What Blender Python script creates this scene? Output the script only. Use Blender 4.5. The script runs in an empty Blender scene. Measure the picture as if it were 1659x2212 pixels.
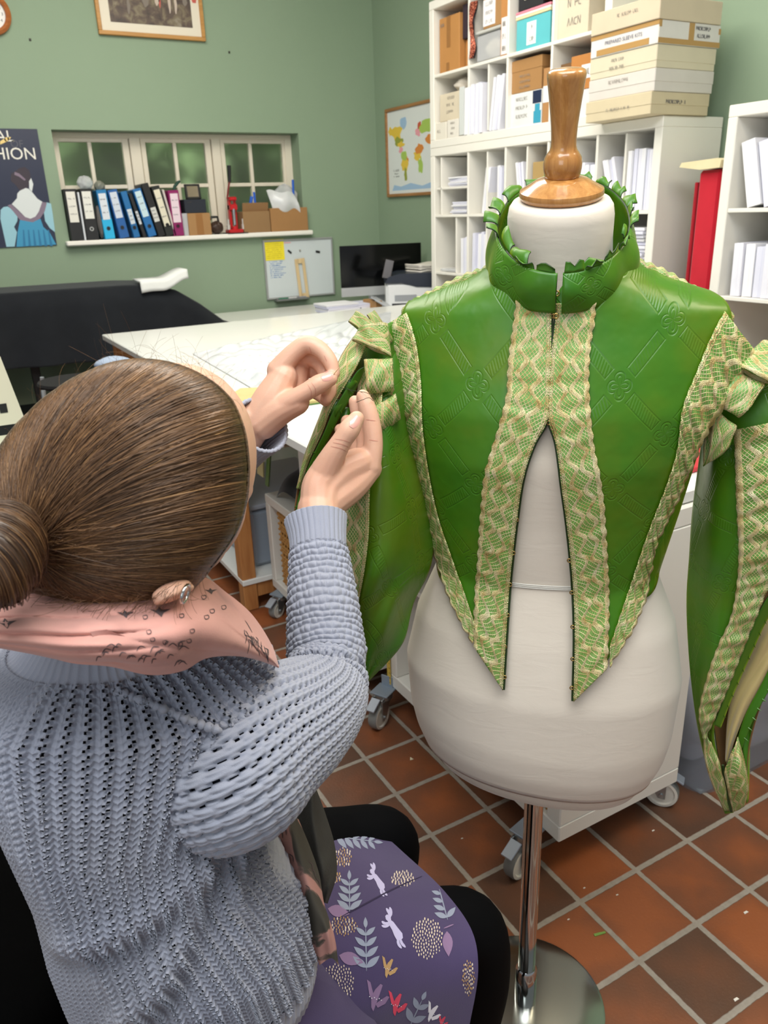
import bpy, math, random
import numpy as np
from mathutils import Vector, Matrix
from mathutils.bvhtree import BVHTree
random.seed(7); rng = np.random.default_rng(7)
SC = bpy.context.scene; COL = SC.collection; PI = math.pi
sin, cos = np.sin, np.cos
def A(*v): return np.array(v, float)

# ------------------------------------------------------------------ camera
FPX, PPX, PPY, CAMZ = 1700.0, 829.5, 1106.0, 1.475
def cam_axes(yaw, pitch, roll):
    cy, sy, cp, sp = cos(yaw), sin(yaw), cos(pitch), sin(pitch)
    f = A(sy*cp, cy*cp, -sp); r = A(cy, -sy, 0); d = np.cross(f, r)
    return cos(roll)*r + sin(roll)*d, -sin(roll)*r + cos(roll)*d, f
CR, CD, CF = cam_axes(*np.radians([29.15, 21.02, 1.98]))
CAM = A(0, 0, CAMZ)
cam = bpy.data.cameras.new('camera'); co = bpy.data.objects.new('camera', cam); COL.objects.link(co)
cam.sensor_fit = 'HORIZONTAL'; cam.sensor_width = 36; cam.lens = FPX/1659*36
cam.clip_start = 0.02
M = Matrix([[CR[i], -CD[i], -CF[i], CAM[i]] for i in range(3)] + [[0, 0, 0, 1]])
co.matrix_world = M; SC.camera = co
cam.dof.use_dof = True; cam.dof.focus_distance = 0.97; cam.dof.aperture_fstop = 16
# a point of the place, from where it shows in the photograph and one known coordinate
def ray(x, y): return CR*((x-PPX)/FPX) + CD*((y-PPY)/FPX) + CF
def at_d(x, y, d): return CAM + ray(x, y)*d
def at_x(x, y, X): r = ray(x, y); return CAM + r*(X/r[0])
def at_y(x, y, Y): r = ray(x, y); return CAM + r*(Y/r[1])
def at_z(x, y, Z): r = ray(x, y); return CAM + r*((Z-CAMZ)/r[2])

# ------------------------------------------------------------------ light
SC.view_settings.view_transform = 'Standard'; SC.view_settings.look = 'None'
SC.view_settings.exposure = 0.18; SC.view_settings.gamma = 1.0
W = bpy.data.worlds.new('daylight'); SC.world = W; W.use_nodes = True
wn = W.node_tree.nodes; bg = wn['Background']
bg.inputs[0].default_value = (0.86, 0.93, 1.0, 1); bg.inputs[1].default_value = 0.26
def area(name, loc, target, sx, sy, power, col, spread=PI):
    l = bpy.data.lights.new(name, 'AREA'); l.shape = 'RECTANGLE'; l.size = sx; l.size_y = sy
    l.energy = power; l.color = col; l.spread = spread
    o = bpy.data.objects.new(name, l); COL.objects.link(o); o.location = loc
    o.rotation_euler = (Vector(target)-Vector(loc)).to_track_quat('-Z', 'Y').to_euler(); return o
area('skylight', (0.1, 0.1, 3.4), (0.5, 0.9, 0.9), 2.4, 1.6, 92, (0.95, 0.98, 1.0))
area('ceiling_strip_light', (1.2, 3.4, 3.5), (1.4, 3.6, 0), 2.6, 1.6, 100, (1.0, 0.95, 0.86))
area('ceiling_lamp', (1.9, 0.2, 2.9), (0.9, 0.9, 1.0), 0.6, 0.6, 17, (1.0, 0.84, 0.62))
area('window_light', (-1.6, -1.0, 2.0), (0.4, 0.9, 1.0), 1.3, 1.3, 14, (0.86, 0.94, 1.0))

area('yard_fill', (1.8, 6.6, 4.4), (1.8, 7.0, 1.6), 3.0, .7, 420, (0.95, 1.0, 0.98))  # extra area lamp added outside to brighten the hedge behind the panes

# ------------------------------------------------------------------ materials
def srgb(r, g, b):
    f = lambda c: (c/255/12.92 if c/255 <= .04045 else ((c/255+.055)/1.055)**2.4)
    return (f(r), f(g), f(b), 1)
class Mat:
    """small wrapper round a node material"""
    def __init__(s, name, col=(200, 200, 200), rough=.6, metal=0, **kw):
        s.m = bpy.data.materials.new(name); s.m.use_nodes = True; s.t = s.m.node_tree
        s.b = s.t.nodes['Principled BSDF']; s.out = s.t.nodes['Material Output']
        s.b.inputs['Base Color'].default_value = srgb(*col); s.b.inputs['Roughness'].default_value = rough
        s.b.inputs['Metallic'].default_value = metal
        for k, v in kw.items(): s.b.inputs[k.replace('_', ' ')].default_value = v
    def n(s, typ, **kw):
        nd = s.t.nodes.new('ShaderNode'+typ)
        for k, v in kw.items(): setattr(nd, k, v)
        return nd
    def l(s, a, b): s.t.links.new(a, b)
    def math(s, op, a, b=None, c=None, clamp=False):
        nd = s.n('Math', operation=op, use_clamp=clamp)
        for i, v in enumerate((a, b, c)):
            if v is None: continue
            if isinstance(v, (int, float)): nd.inputs[i].default_value = v
            else: s.l(v, nd.inputs[i])
        return nd.outputs[0]
    def coord(s, which='Object'): return s.n('TexCoord').outputs[which]
    def mapping(s, vec, scale=(1, 1, 1), rot=(0, 0, 0), loc=(0, 0, 0)):
        nd = s.n('Mapping'); s.l(vec, nd.inputs[0]); nd.inputs[1].default_value = loc
        nd.inputs[2].default_value = rot; nd.inputs[3].default_value = scale; return nd.outputs[0]
    def noise(s, vec, scale, detail=3, rough=.55, dist=0):
        nd = s.n('TexNoise'); s.l(vec, nd.inputs['Vector']); nd.inputs['Scale'].default_value = scale
        nd.inputs['Detail'].default_value = detail; nd.inputs['Roughness'].default_value = rough
        nd.inputs['Distortion'].default_value = dist; return nd.outputs[0]
    def ramp(s, fac, stops):
        nd = s.n('ValToRGB'); s.l(fac, nd.inputs[0]); e = nd.color_ramp.elements
        while len(e) < len(stops): e.new(.5)
        for i, (p, c) in enumerate(stops): e[i].position = p; e[i].color = srgb(*c)
        return nd.outputs[0]
    def mix(s, fac, a, b):
        nd = s.n('MixRGB')
        for i, v in enumerate((fac, a, b)):
            if isinstance(v, tuple): nd.inputs[i].default_value = srgb(*v)
            elif isinstance(v, (int, float)): nd.inputs[i].default_value = v
            else: s.l(v, nd.inputs[i])
        return nd.outputs[0]
    def color(s, sock): s.l(sock, s.b.inputs['Base Color'])
    def bump(s, h, strength=.3, dist=.001, chain=None):
        nd = s.n('Bump'); nd.inputs['Strength'].default_value = strength; nd.inputs['Distance'].default_value = dist
        s.l(h, nd.inputs['Height'])
        if chain is not None: s.l(chain, nd.inputs['Normal'])
        s.l(nd.outputs[0], s.b.inputs['Normal']); return nd.outputs[0]
_plain = {}
def plain(col, rough=.6, metal=0, **kw):
    k = (tuple(col), rough, metal, tuple(sorted(kw.items())))
    if k not in _plain: _plain[k] = Mat('surface_%d_%d_%d' % tuple(col), col, rough, metal, **kw).m
    return _plain[k]
def mottled(name, a, b, scale=6, rough=.6, bump=0, bscale=60, **kw):
    m = Mat(name, a, rough, **kw); c = m.coord(); m.color(m.mix(m.noise(c, scale, 5), a, b))
    if bump: m.bump(m.noise(c, bscale, 4), bump, .002)
    return m.m
def fabric(name, a, b, scale=900, rough=.85, sheen=.2, bump=.25):
    m = Mat(name, a, rough, Sheen_Weight=sheen, Specular_IOR_Level=.2); c = m.coord()
    m.color(m.mix(m.noise(c, 14, 4), a, b)); m.bump(m.noise(c, scale, 2), bump, .0006); return m.m
def wood(name, a, b, axis=2, scale=9, rough=.45, coat=0):
    m = Mat(name, a, rough, Coat_Weight=coat, Coat_Roughness=.12); s = [scale*7]*3; s[axis] = scale*.55
    v = m.mapping(m.coord(), tuple(s)); f = m.noise(v, 1, 6, .6, .4)
    m.color(m.ramp(f, [(.3, a), (.7, b)])); m.bump(f, .06, .001); return m.m

# ------------------------------------------------------------------ mesh helpers
class MB:
    """collects shapes into one mesh"""
    def __init__(s): s.v = []; s.f = []; s.m = []; s.uv = []; s.k = 0
    def add(s, V, F, mat=0, uv=None):
        V = np.asarray(V, float).reshape(-1, 3); s.v.append(V)
        s.uv.append(np.zeros((len(V), 2)) if uv is None else np.asarray(uv, float))
        k = s.k; s.f += [tuple(int(i)+k for i in f) for f in F]
        s.m += [mat]*len(F) if isinstance(mat, int) else list(mat); s.k += len(V); return s
    def box(s, c, d, mat=0, bev=.0, rot=None):
        c = A(*c); h = np.array(d, float)/2; b = min(bev, *(h*.45))
        if b <= 0:
            V = [(x*h[0], y*h[1], z*h[2]) for x in (-1, 1) for y in (-1, 1) for z in (-1, 1)]
            F = [(0, 1, 3, 2), (4, 6, 7, 5), (0, 4, 5, 1), (2, 3, 7, 6), (0, 2, 6, 4), (1, 5, 7, 3)]
        else:
            V = []; idx = {}
            for x in (-1, 1):
                for y in (-1, 1):
                    for z in (-1, 1):
                        for a in range(3):
                            p = [x*(h[0]-b), y*(h[1]-b), z*(h[2]-b)]; p[a] += (x, y, z)[a]*b
                            idx[(x, y, z, a)] = len(V); V.append(p)
            F = []
            for a in range(3):
                u, w = [(1, 2), (2, 0), (0, 1)][a]
                for sg in (-1, 1):
                    q = []
                    for su, sw in ((-1, -1), (1, -1), (1, 1), (-1, 1)):
                        k = [0, 0, 0]; k[a] = sg; k[u] = su; k[w] = sw; q.append(idx[(*k, a)])
                    F.append(tuple(q if sg > 0 else q[::-1]))
            for a in range(3):
                u, w = [(1, 2), (2, 0), (0, 1)][a]
                for su in (-1, 1):
                    for sw in (-1, 1):
                        def K(e, ax):
                            k = [0, 0, 0]; k[a] = e; k[u] = su; k[w] = sw; return idx[(*k, ax)]
                        q = (K(-1, u), K(1, u), K(1, w), K(-1, w)); F.append(q if su*sw < 0 else q[::-1])
            for x in (-1, 1):
                for y in (-1, 1):
                    for z in (-1, 1):
                        q = tuple(idx[(x, y, z, a)] for a in range(3)); F.append(q if x*y*z > 0 else q[::-1])
        V = np.array(V, float)
        if rot is not None: V = V @ np.array(rot, float).T
        return s.add(V+c, F, mat)
    def b2(s, lo, hi, mat=0, bev=0):
        lo = A(*lo); hi = A(*hi); return s.box((lo+hi)/2, np.abs(hi-lo), mat, bev)
    def grid(s, P, mat=0, uv=None, flip=False):
        P = np.asarray(P, float); n, m = P.shape[:2]
        i = np.arange(n*m).reshape(n, m)
        q = np.stack([i[:-1, :-1], i[1:, :-1], i[1:, 1:], i[:-1, 1:]], -1).reshape(-1, 4)
        if flip: q = q[:, ::-1]
        if uv is None:
            g = np.stack(np.meshgrid(np.linspace(0, 1, n), np.linspace(0, 1, m), indexing='ij'), -1)
        else: g = np.asarray(uv, float)
        return s.add(P.reshape(-1, 3), q, mat, g.reshape(-1, 2))
    def lathe(s, prof, seg=32, c=(0, 0, 0), mat=0, rot=None):
        prof = np.array(prof, float); t = np.linspace(0, 2*PI, seg+1)
        P = np.stack([prof[:, None, 0]*cos(t), prof[:, None, 0]*sin(t), np.repeat(prof[:, 1:2], seg+1, 1)], -1)
        if rot is not None: P = P @ np.array(rot, float).T
        return s.grid(P+A(*c), mat, flip=True)
    def tube(s, pts, r, seg=10, mat=0, cap=True, flat=None, up=None):
        P = np.array(pts, float); n = len(P); r = np.broadcast_to(np.array(r, float), (n,))
        T = np.gradient(P, axis=0); T /= np.linalg.norm(T, axis=1)[:, None]+1e-12
        u = A(0, 0, 1) if up is None else A(*up)
        if abs(T[0] @ u) > .95: u = A(1, 0, 0)
        N = []
        for k in range(n):
            x = u-T[k]*(u @ T[k]); x /= np.linalg.norm(x)+1e-12; N.append(x); u = x
        N = np.array(N); B = np.cross(T, N); a = np.linspace(0, 2*PI, seg+1)
        fl = 1.0 if flat is None else flat
        G = P[:, None] + r[:, None, None]*(cos(a)[None, :, None]*N[:, None]*fl + sin(a)[None, :, None]*B[:, None])
        s.grid(G, mat)
        if cap:
            for e, fl2 in ((0, 0), (n-1, 1)):
                q = list(range(s.k, s.k+seg)); s.add(G[e, :seg], [tuple(range(seg))[::1 if fl2 else -1]], mat)
        return s
    def prism(s, poly, o, ux, uy, un, h, mat=0, cap=True):
        """outline poly (2-D, counter-clockwise in ux,uy) from o, thickness h along un"""
        poly = np.array(poly, float); n = len(poly); o = A(*o)
        b = o+poly[:, :1]*A(*ux)+poly[:, 1:2]*A(*uy); t = b+A(*un)*h
        F = [(i, (i+1) % n, n+(i+1) % n, n+i) for i in range(n)]
        F.append(tuple(range(n, 2*n)))
        if cap: F.append(tuple(range(n))[::-1])
        return s.add(np.vstack([b, t]), F, mat)
def build(name, mb, mats, parent=None, smooth=False, world=False, sub=0):
    if not isinstance(mats, (list, tuple)): mats = [mats]
    V = np.vstack(mb.v)
    if parent is not None and world: V = V-np.array(parent.location)
    me = bpy.data.meshes.new(name); me.from_pydata(V.tolist(), [], mb.f)
    for m in mats: me.materials.append(m.m if isinstance(m, Mat) else m)
    me.polygons.foreach_set('material_index', np.array(mb.m, np.int32))
    UV = np.vstack(mb.uv); lay = me.uv_layers.new(name='UVMap')
    li = np.empty(len(me.loops), np.int32); me.loops.foreach_get('vertex_index', li)
    lay.data.foreach_set('uv', UV[li].ravel().astype(np.float32))
    if smooth is True: me.polygons.foreach_set('use_smooth', np.ones(len(me.polygons), bool))
    elif smooth:
        me.polygons.foreach_set('use_smooth', np.ones(len(me.polygons), bool)); me.set_sharp_from_angle(angle=math.radians(smooth))
    me.update()
    o = bpy.data.objects.new(name, me); COL.objects.link(o)
    if parent is not None: o.parent = parent
    if sub:
        md = o.modifiers.new('smooth', 'SUBSURF'); md.levels = sub; md.render_levels = sub
    return o
def tag(o, label, cat, group=None, kind=None):
    o['label'] = label; o['category'] = cat
    if group: o['group'] = group
    if kind: o['kind'] = kind
    return o
def thing(name, label, cat, loc=(0, 0, 0), rz=0, group=None):
    o = bpy.data.objects.new(name, None); COL.objects.link(o); o.empty_display_size = .05
    o.location = tuple(loc); o.rotation_euler = (0, 0, rz); return tag(o, label, cat, group)
def structure(o): o['kind'] = 'structure'; return o
def copy_tree(src, loc=None, rot=None, label=None, group=None):
    def cp(o, par):
        c = o.copy(); COL.objects.link(c)
        if par is not None: c.parent = par
        for ch in list(o.children): cp(ch, c)
        return c
    c = cp(src, None)
    if loc is not None: c.location = tuple(loc)
    if rot is not None: c.rotation_euler = rot
    if label: c['label'] = label
    if group: c['group'] = group
    return c
_txt = {}
def text_shape(s, size=1.0, align='CENTER'):
    k = (s, align)
    if k not in _txt:
        cu = bpy.data.curves.new('t', 'FONT'); cu.body = s; cu.size = 1; cu.align_x = align; cu.align_y = 'CENTER'; cu.resolution_u = 3
        o = bpy.data.objects.new('t', cu); COL.objects.link(o)
        me = bpy.data.meshes.new_from_object(o.evaluated_get(bpy.context.evaluated_depsgraph_get()))
        _txt[k] = (np.array([v.co[:2] for v in me.vertices]).reshape(-1, 2), [tuple(p.vertices) for p in me.polygons])
        bpy.data.objects.remove(o); bpy.data.curves.remove(cu); bpy.data.meshes.remove(me)
    V, F = _txt[k]; return V*size, F
def put_text(mb, s, o, ux, uy, un, size, mat=0, sx=1.0, lift=.0008, align='CENTER'):
    V, F = text_shape(s, size, align); P = A(*o)+V[:, :1]*sx*A(*ux)+V[:, 1:2]*A(*uy)+A(*un)*lift
    mb.add(P, F, mat)
def scrawl(mb, o, ux, uy, un, w, h, mat=0, n=None, t=.0012, lift=.0008, seed=0):
    """one line of handwriting too small to read: linked pen strokes w wide, h tall, from o"""
    r = random.Random(seed); n = n or max(4, int(w/h*1.6)); x = 0; ux, uy, un, o = A(*ux), A(*uy), A(*un), A(*o)
    for i in range(n):
        if r.random() < .14: continue
        x0 = w*i/n; cw = w/n*.72; k = r.randrange(5)
        strokes = [[(0, 0), (0, 1), (1, .5), (0, .45)], [(0, 0), (.5, 1), (1, 0)], [(1, .9), (0, .8), (0, .1), (1, 0)],
                   [(0, 1), (0, 0), (1, 0)], [(0, 0), (0, 1), (1, 0), (1, 1)]][k]
        for (a, b), (c, d) in zip(strokes, strokes[1:]):
            p, q = A(x0+a*cw, b*h), A(x0+c*cw, d*h); e = q-p; L = np.hypot(*e)+1e-9; nn = A(-e[1], e[0])/L*t/2
            V = [o+un*lift+ux*z[0]+uy*z[1] for z in (p+nn, p-nn, q-nn, q+nn)]; mb.add(V, [(0, 1, 2, 3)], mat)
X, Y, Z = A(1, 0, 0), A(0, 1, 0), A(0, 0, 1)
def spline(pts, n):
    """smooth curve through points"""
    P = np.array(pts, float); k = len(P)
    d = np.r_[0, np.cumsum(np.maximum(np.linalg.norm(np.diff(P[:, :min(3, P.shape[1])], axis=0), axis=1), 1e-9)**.5)]
    t = np.linspace(0, d[-1], n); T = np.empty_like(P)
    for j in range(k):
        if j == 0: T[j] = (P[1]-P[0])/(d[1]-d[0])
        elif j == k-1: T[j] = (P[-1]-P[-2])/(d[-1]-d[-2])
        else:
            a, b = (P[j]-P[j-1])/(d[j]-d[j-1]), (P[j+1]-P[j])/(d[j+1]-d[j]); w = (d[j]-d[j-1])/(d[j+1]-d[j-1]); T[j] = a*(1-w)+b*w
    i = np.clip(np.searchsorted(d, t, 'right')-1, 0, k-2); h = (d[i+1]-d[i])[:, None]; s = ((t-d[i])[:, None])/h
    return (2*s**3-3*s**2+1)*P[i]+(s**3-2*s**2+s)*h*T[i]+(-2*s**3+3*s**2)*P[i+1]+(s**3-s**2)*h*T[i+1]
def smoothstep(a, b, x): t = np.clip((x-a)/(b-a), 0, 1); return t*t*(3-2*t)
# ------------------------------------------------------------------ the room
wallm = Mat('sage_wall_paint', (122, 144, 118), .75)
_c = wallm.coord(); wallm.color(wallm.mix(wallm.noise(_c, 1.3, 4), (133, 154, 128), (141, 160, 136)))
wallm.bump(wallm.noise(_c, 90, 3), .12, .002)
YB, XW = 5.90, 3.335                       # back wall and right wall
WX0, WX1, WZ0, WZ1 = .946, 2.674, 1.345, 2.022
mb = MB()
for lo, hi in (((-3, YB, 0), (WX0, YB+.3, 4.2)), ((WX1, YB, 0), (XW+.3, YB+.3, 4.2)), ((WX0, YB, 0), (WX1, YB+.3, WZ0)), ((WX0, YB, WZ1), (WX1, YB+.3, 4.2))):
    mb.b2(lo, hi)
for x, z in ((65, 86), (495, 113)):        # two small dark nail holes
    p = at_y(x, z, YB); mb.box((p[0], YB-.002, p[2]), (.012, .006, .014), 1, .003)
structure(build('wall_back', mb, [wallm, plain((40, 34, 28))]))
structure(build('wall_right', MB().b2((XW, -1.5, 0), (XW+.3, YB, 4.2)), wallm))

# terracotta quarry tiles with pale grout, square to the walls
tm = Mat('quarry_tile', (150, 82, 52), .42); PT = .1745
co_ = tm.coord(); xyz = tm.n('SeparateXYZ'); tm.l(co_, xyz.inputs[0])
u = tm.math('DIVIDE', tm.math('ADD', xyz.outputs[0], -1.013+PT*40), PT); v = tm.math('DIVIDE', tm.math('ADD', xyz.outputs[1], -.968+PT*40), PT)
fu, fv = tm.math('FRACT', u), tm.math('FRACT', v)
wob = tm.math('MULTIPLY', tm.math('SUBTRACT', tm.noise(co_, 55, 2), .5), .02)
du = tm.math('ADD', tm.math('ABSOLUTE', tm.math('SUBTRACT', fu, .5)), wob); dv = tm.math('ADD', tm.math('ABSOLUTE', tm.math('SUBTRACT', fv, .5)), wob)
edge = tm.math('MAXIMUM', du, dv)
grout = tm.math('MULTIPLY_ADD', edge, 90, -90*.458, clamp=True)
cell = tm.n('CombineXYZ'); tm.l(tm.math('FLOOR', u), cell.inputs[0]); tm.l(tm.math('FLOOR', v), cell.inputs[1])
wnz = tm.n('TexWhiteNoise'); tm.l(cell.outputs[0], wnz.inputs[0])
blot = tm.noise(tm.mapping(co_, (1, 1, 1)), 9, 3, .5)
tone = tm.math('ADD', tm.math('MULTIPLY', wnz.outputs[0], .55), tm.math('MULTIPLY', blot, .5))
core = tm.math('SUBTRACT', 1.15, tm.math('MULTIPLY', edge, 1.7))
tone = tm.math('ADD', tone, tm.math('MULTIPLY', core, .30))
tilec = tm.ramp(tone, [(.42, (90, 62, 46)), (.62, (106, 68, 47)), (.82, (126, 74, 46)), (1.0, (150, 84, 46))])
speck = tm.math('GREATER_THAN', tm.noise(co_, 420, 2), .70)
tilec = tm.mix(tm.math('MULTIPLY', speck, .35), tilec, (176, 140, 112))
gc = tm.mix(tm.noise(co_, 60, 4), (132, 122, 110), (172, 162, 148))
tm.color(tm.mix(grout, tilec, gc))
rg = tm.math('ADD', tm.math('MULTIPLY', grout, .4), tm.math('MULTIPLY_ADD', tm.noise(co_, 30, 3), .3, .28)); tm.l(rg, tm.b.inputs['Roughness'])
tm.bump(tm.math('ADD', tm.math('MULTIPLY', grout, -1), tm.math('MULTIPLY', tm.noise(co_, 160, 3), .25)), .6, .003)
structure(build('floor', MB().b2((-3, -1.5, -.1), (XW, YB, 0)), tm))
structure(build('ceiling', MB().b2((-3, -1.5, 3.7), (XW+.3, YB+.3, 3.8)), plain((222, 218, 206), .8)))

# ------------------------------------------------------------------ window with frosted panes
cream = plain((222, 214, 196), .45); white = plain((238, 235, 226), .42)
FY = 6.065
g = Mat('frosted_pane', (210, 220, 208), .32, Transmission_Weight=.96, IOR=1.25)
g.bump(g.noise(g.coord(), 120, 2), .25, .002)
wf = MB(); gl = MB()
def wx(p): return at_y(100+p*.3617, 270+.3617*200, FY)[0]
def wz(p): return at_y(100+800*.3617, 270+p*.3617, FY)[2]
zt, zg, zb = WZ1, wz(108), WZ0
wf.b2((WX0, FY-.03, wz(85)), (WX1, FY+.06, zt), 0, .006)
wf.b2((WX0, FY-.03, zb-.0), (WX1, FY+.06, zb+.05), 0, .006)
for a, b in ((WX0-0.02, WX0+.02), (wx(503), wx(566)), (wx(988), wx(1038)), (WX1-.055, WX1)):
    wf.b2((max(a, WX0), FY-.028, zb+.046), (b, FY+.058, wz(85)+.006), 0, .004)
sash = [(WX0+.02, wx(500), wx(268)), (wx(570), wx(985), wx(772)), (wx(1040), wx(1440), wx(1220))]
for a, b, m_ in sash:
    for q0, q1 in ((a, a+.035), (b-.045, b)): wf.b2((q0, FY-.015, zb+.042), (q1, FY+.04, wz(80)+.004), 0, .004)
    wf.b2((a+.004, FY-.0135, zg), (b-.004, FY+.037, wz(80)-.001), 0, .004)
    wf.b2((m_-.013, FY-.01, zb+.045), (m_+.013, FY+.034, zg+.004), 0, .003)
    wf.b2((a+.006, FY-.008, wz(375)), (b-.006, FY+.031, wz(352)), 0, .003)
    gl.b2((a+.03, FY+.008, zb+.05), (b-.03, FY+.013, zg))
w1 = structure(build('window_1', wf, cream)); build('glass', gl, g, w1)
sill = structure(build('sill', MB().b2((WX0-.03, YB-.065, WZ0-.032), (WX1+.045, FY-.02, WZ0), 0, .008), white))
# clipped hedge and pale yard seen through the panes
hm = mottled('hedge_leaves', (104, 128, 70), (160, 170, 140), 1.6, .8)
n = 60; gx, gz = np.meshgrid(np.linspace(-.5, 4.5, n*2), np.linspace(0, 4.4, n), indexing='ij')
hb = MB().grid(np.stack([gx, 7.2+.12*rng.standard_normal(gx.shape)+.15*sin(gx*5)*cos(gz*4), gz], -1))
o = build('exterior_hedge', hb, hm); o['kind'] = 'structure'
structure(build('exterior_yard', MB().b2((-1, 6.21, -.1), (5, 7.6, 0)), plain((150, 146, 138), .9)))

# ------------------------------------------------------------------ things on the back wall
fw = wood('honey_oak_frame', (168, 118, 58), (196, 146, 80), 0)
# framed painting print: generic dark field with figures in red and white
L0, L1, L2 = at_y(212.5, 75, YB), at_y(442.5, 88.5, YB), at_y(200, 0, YB)
pc = thing('framed_picture', 'framed print with cream mount and thin oak frame high on the green back wall', 'picture', (L0[0], YB, L0[2]))
pw, ph, t = L1[0]-L0[0], .62, .024
m1 = MB()
for lo, hi in (((0, -.028, 0), (pw, -.001, t)), ((0, -.028, ph-t), (pw, -.001, ph)), ((0, -.028, t), (t, -.001, ph-t)), ((pw-t, -.028, t), (pw, -.001, ph-t))): m1.b2(lo, hi, 0, .003)
build('frame', m1, fw, pc)
build('mount', MB().b2((t, -.014, t), (pw-t, -.004, ph-t)), plain((226, 218, 200), .8), pc)
pm = Mat('print_ink', (70, 60, 54), .5); c_ = pm.coord()
pm.color(pm.ramp(pm.noise(c_, 16, 5, .6, .6), [(.25, (52, 44, 44)), (.48, (92, 76, 66)), (.6, (122, 110, 88)), (.75, (150, 142, 128))]))
pr = MB().b2((.085, -.0155, .075), (pw-.08, -.0145, ph-.08))
for x, z, w, h, m_ in ((.16, .20, .03, .09, 1), (.30, .17, .05, .1, 3), (.385, .18, .03, .12, 2), (.41, .17, .012, .13, 1), (.47, .15, .018, .1, 2), (.51, .15, .018, .1, 2), (.50, .23, .07, .07, 4), (.57, .19, .03, .1, 3), (.625, .21, .045, .1, 1), (.2, .13, .02, .08, 3)):
    pts = [(x+w*(.5+.5*math.cos(a)*(1+.25*math.sin(3*a+x*40))), z+h*(.5+.5*math.sin(a)*(1+.2*math.cos(2*a+z*30)))) for a in np.linspace(0, 2*PI, 13)[:-1]]
    pr.prism(pts, (0, -.0156, 0), X, Z, -Y, .0006, m_)
build('print', pr, [pm, plain((196, 92, 82), .6), plain((196, 180, 166), .6), plain((128, 118, 108), .6), plain((92, 60, 52), .6)], pc)
# round wall clock, only its lower right edge in view
cc = at_y(-22, 30, YB); R_ = .115
ck = thing('wall_clock', 'round wooden wall clock with white face at the top edge of the back wall', 'clock', (cc[0], YB, cc[2]))
ry = np.array([[1, 0, 0], [0, 0, -1], [0, 1, 0]], float)
build('case', MB().lathe([(R_*.72, .012), (R_*.74, .03), (R_*.86, .038), (R_, .026), (R_, .001), (0, .001)], 48, rot=ry), wood('clock_wood', (150, 84, 40), (184, 112, 58), 0), ck, 40)
fcm = MB().lathe([(0, .014), (R_*.73, .014)], 48, rot=ry)
for h in range(12):
    a = PI/2-h*PI/6; put_text(fcm, str(h or 12), A(cos(a), 0, sin(a))*R_*.58+A(0, -.0145, 0), X, Z, -Y, .022, 1)
build('face', fcm, [plain((230, 230, 226), .5), plain((50, 50, 50))], ck)
hd = MB().box((.02, -.017, .012), (.05, .002, .006)).box((-.01, -.018, .025), (.006, .002, .07)); build('hands', hd, plain((40, 40, 42)), ck)
# exhibition poster
q0, q1 = at_y(80, 279, YB), at_y(122.5, 529.5, YB); PX1, PZ0, PZ1 = (q0[0]+q1[0])/2, q1[2], q0[2]; PWd = .5
po = thing('poster', 'dark blue exhibition poster with white lettering and a woman in a blue dress from behind', 'poster', (PX1-PWd, YB, PZ0)); H_ = PZ1-PZ0
pb = MB().b2((0, -.008, 0), (PWd, -.001, H_))
def pp(x, y):                                # poster zoom pixel -> poster plane
    P = at_y(x*140/1106, 270+y*280/2212, YB-.008); return (P[0]-(PX1-PWd), P[2]-PZ0)
def shape(pts, m_, lift=0): pb.prism([pp(*q) for q in pts][::-1], (0, -.0082-lift, 0), X, Z, -Y, .0004, m_)
shape([(330, 735), (420, 715), (500, 780), (525, 880), (500, 980), (470, 1080), (340, 1120), (255, 1010), (185, 960), (190, 830), (250, 800)], 3, .0002)
shape([(250, 800), (330, 830), (440, 930), (420, 950), (320, 880), (245, 850)], 7, .0006)
shape([(340, 1120), (440, 1075), (490, 1090), (560, 1160), (640, 1260), (740, 1320), (660, 1480), (600, 1570), (520, 1600), (430, 1570), (310, 1450), (200, 1350), (290, 1250), (295, 1170)], 2, .0003)
shape([(495, 960), (530, 905), (568, 1010), (545, 1140), (500, 1090)], 2, .0004)
shape([(10, 1450), (60, 1400), (130, 1390), (220, 1450), (300, 1540), (295, 1640), (240, 1740), (290, 1830), (250, 2075), (110, 2080), (40, 1760), (5, 1600)], 4, .0004)
shape([(790, 1320), (870, 1340), (900, 1520), (940, 1830), (850, 1760), (770, 1640), (750, 1500)], 4, .0004)
shape([(130, 1370), (190, 1350), (330, 1480), (430, 1570), (520, 1600), (610, 1560), (660, 1480), (720, 1310), (800, 1330), (760, 1480), (680, 1600), (560, 1660), (340, 1620), (230, 1480)], 7, .0007)
shape([(340, 1620), (560, 1655), (690, 1600), (740, 1740), (850, 1840), (960, 2040), (280, 2080), (300, 1830)], 5, .0005)
for i in range(6): shape([(390+i*85, 1790), (410+i*85, 1790), (440+i*92, 2065), (395+i*92, 2068)], 6, .001)
shape([(0, 280), (100, 210), (190, 205), (150, 265), (60, 310), (0, 335)], 8, .001)
def ptext(s, x, y, x1, size, m_=1):
    a, b = pp(x, y); put_text(pb, s, (a, -.0092, b), X, Z, -Y, size, m_, 1.0, .0004, 'RIGHT')
ptext('FASHION', 622, 500, 0, .098); ptext('REGAL', 232, 200, 0, .09); ptext('OF', 400, 330, 0, .06, 9)
build('sheet', pb, [plain((44, 50, 72), .3), plain((232, 230, 220), .5), plain((214, 220, 220), .5), plain((52, 42, 54), .5), plain((150, 196, 210), .5), plain((58, 146, 186), .5), plain((38, 116, 160), .5), plain((128, 112, 130), .5), plain((232, 204, 130), .5), plain((84, 86, 96), .5)], po)
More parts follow.
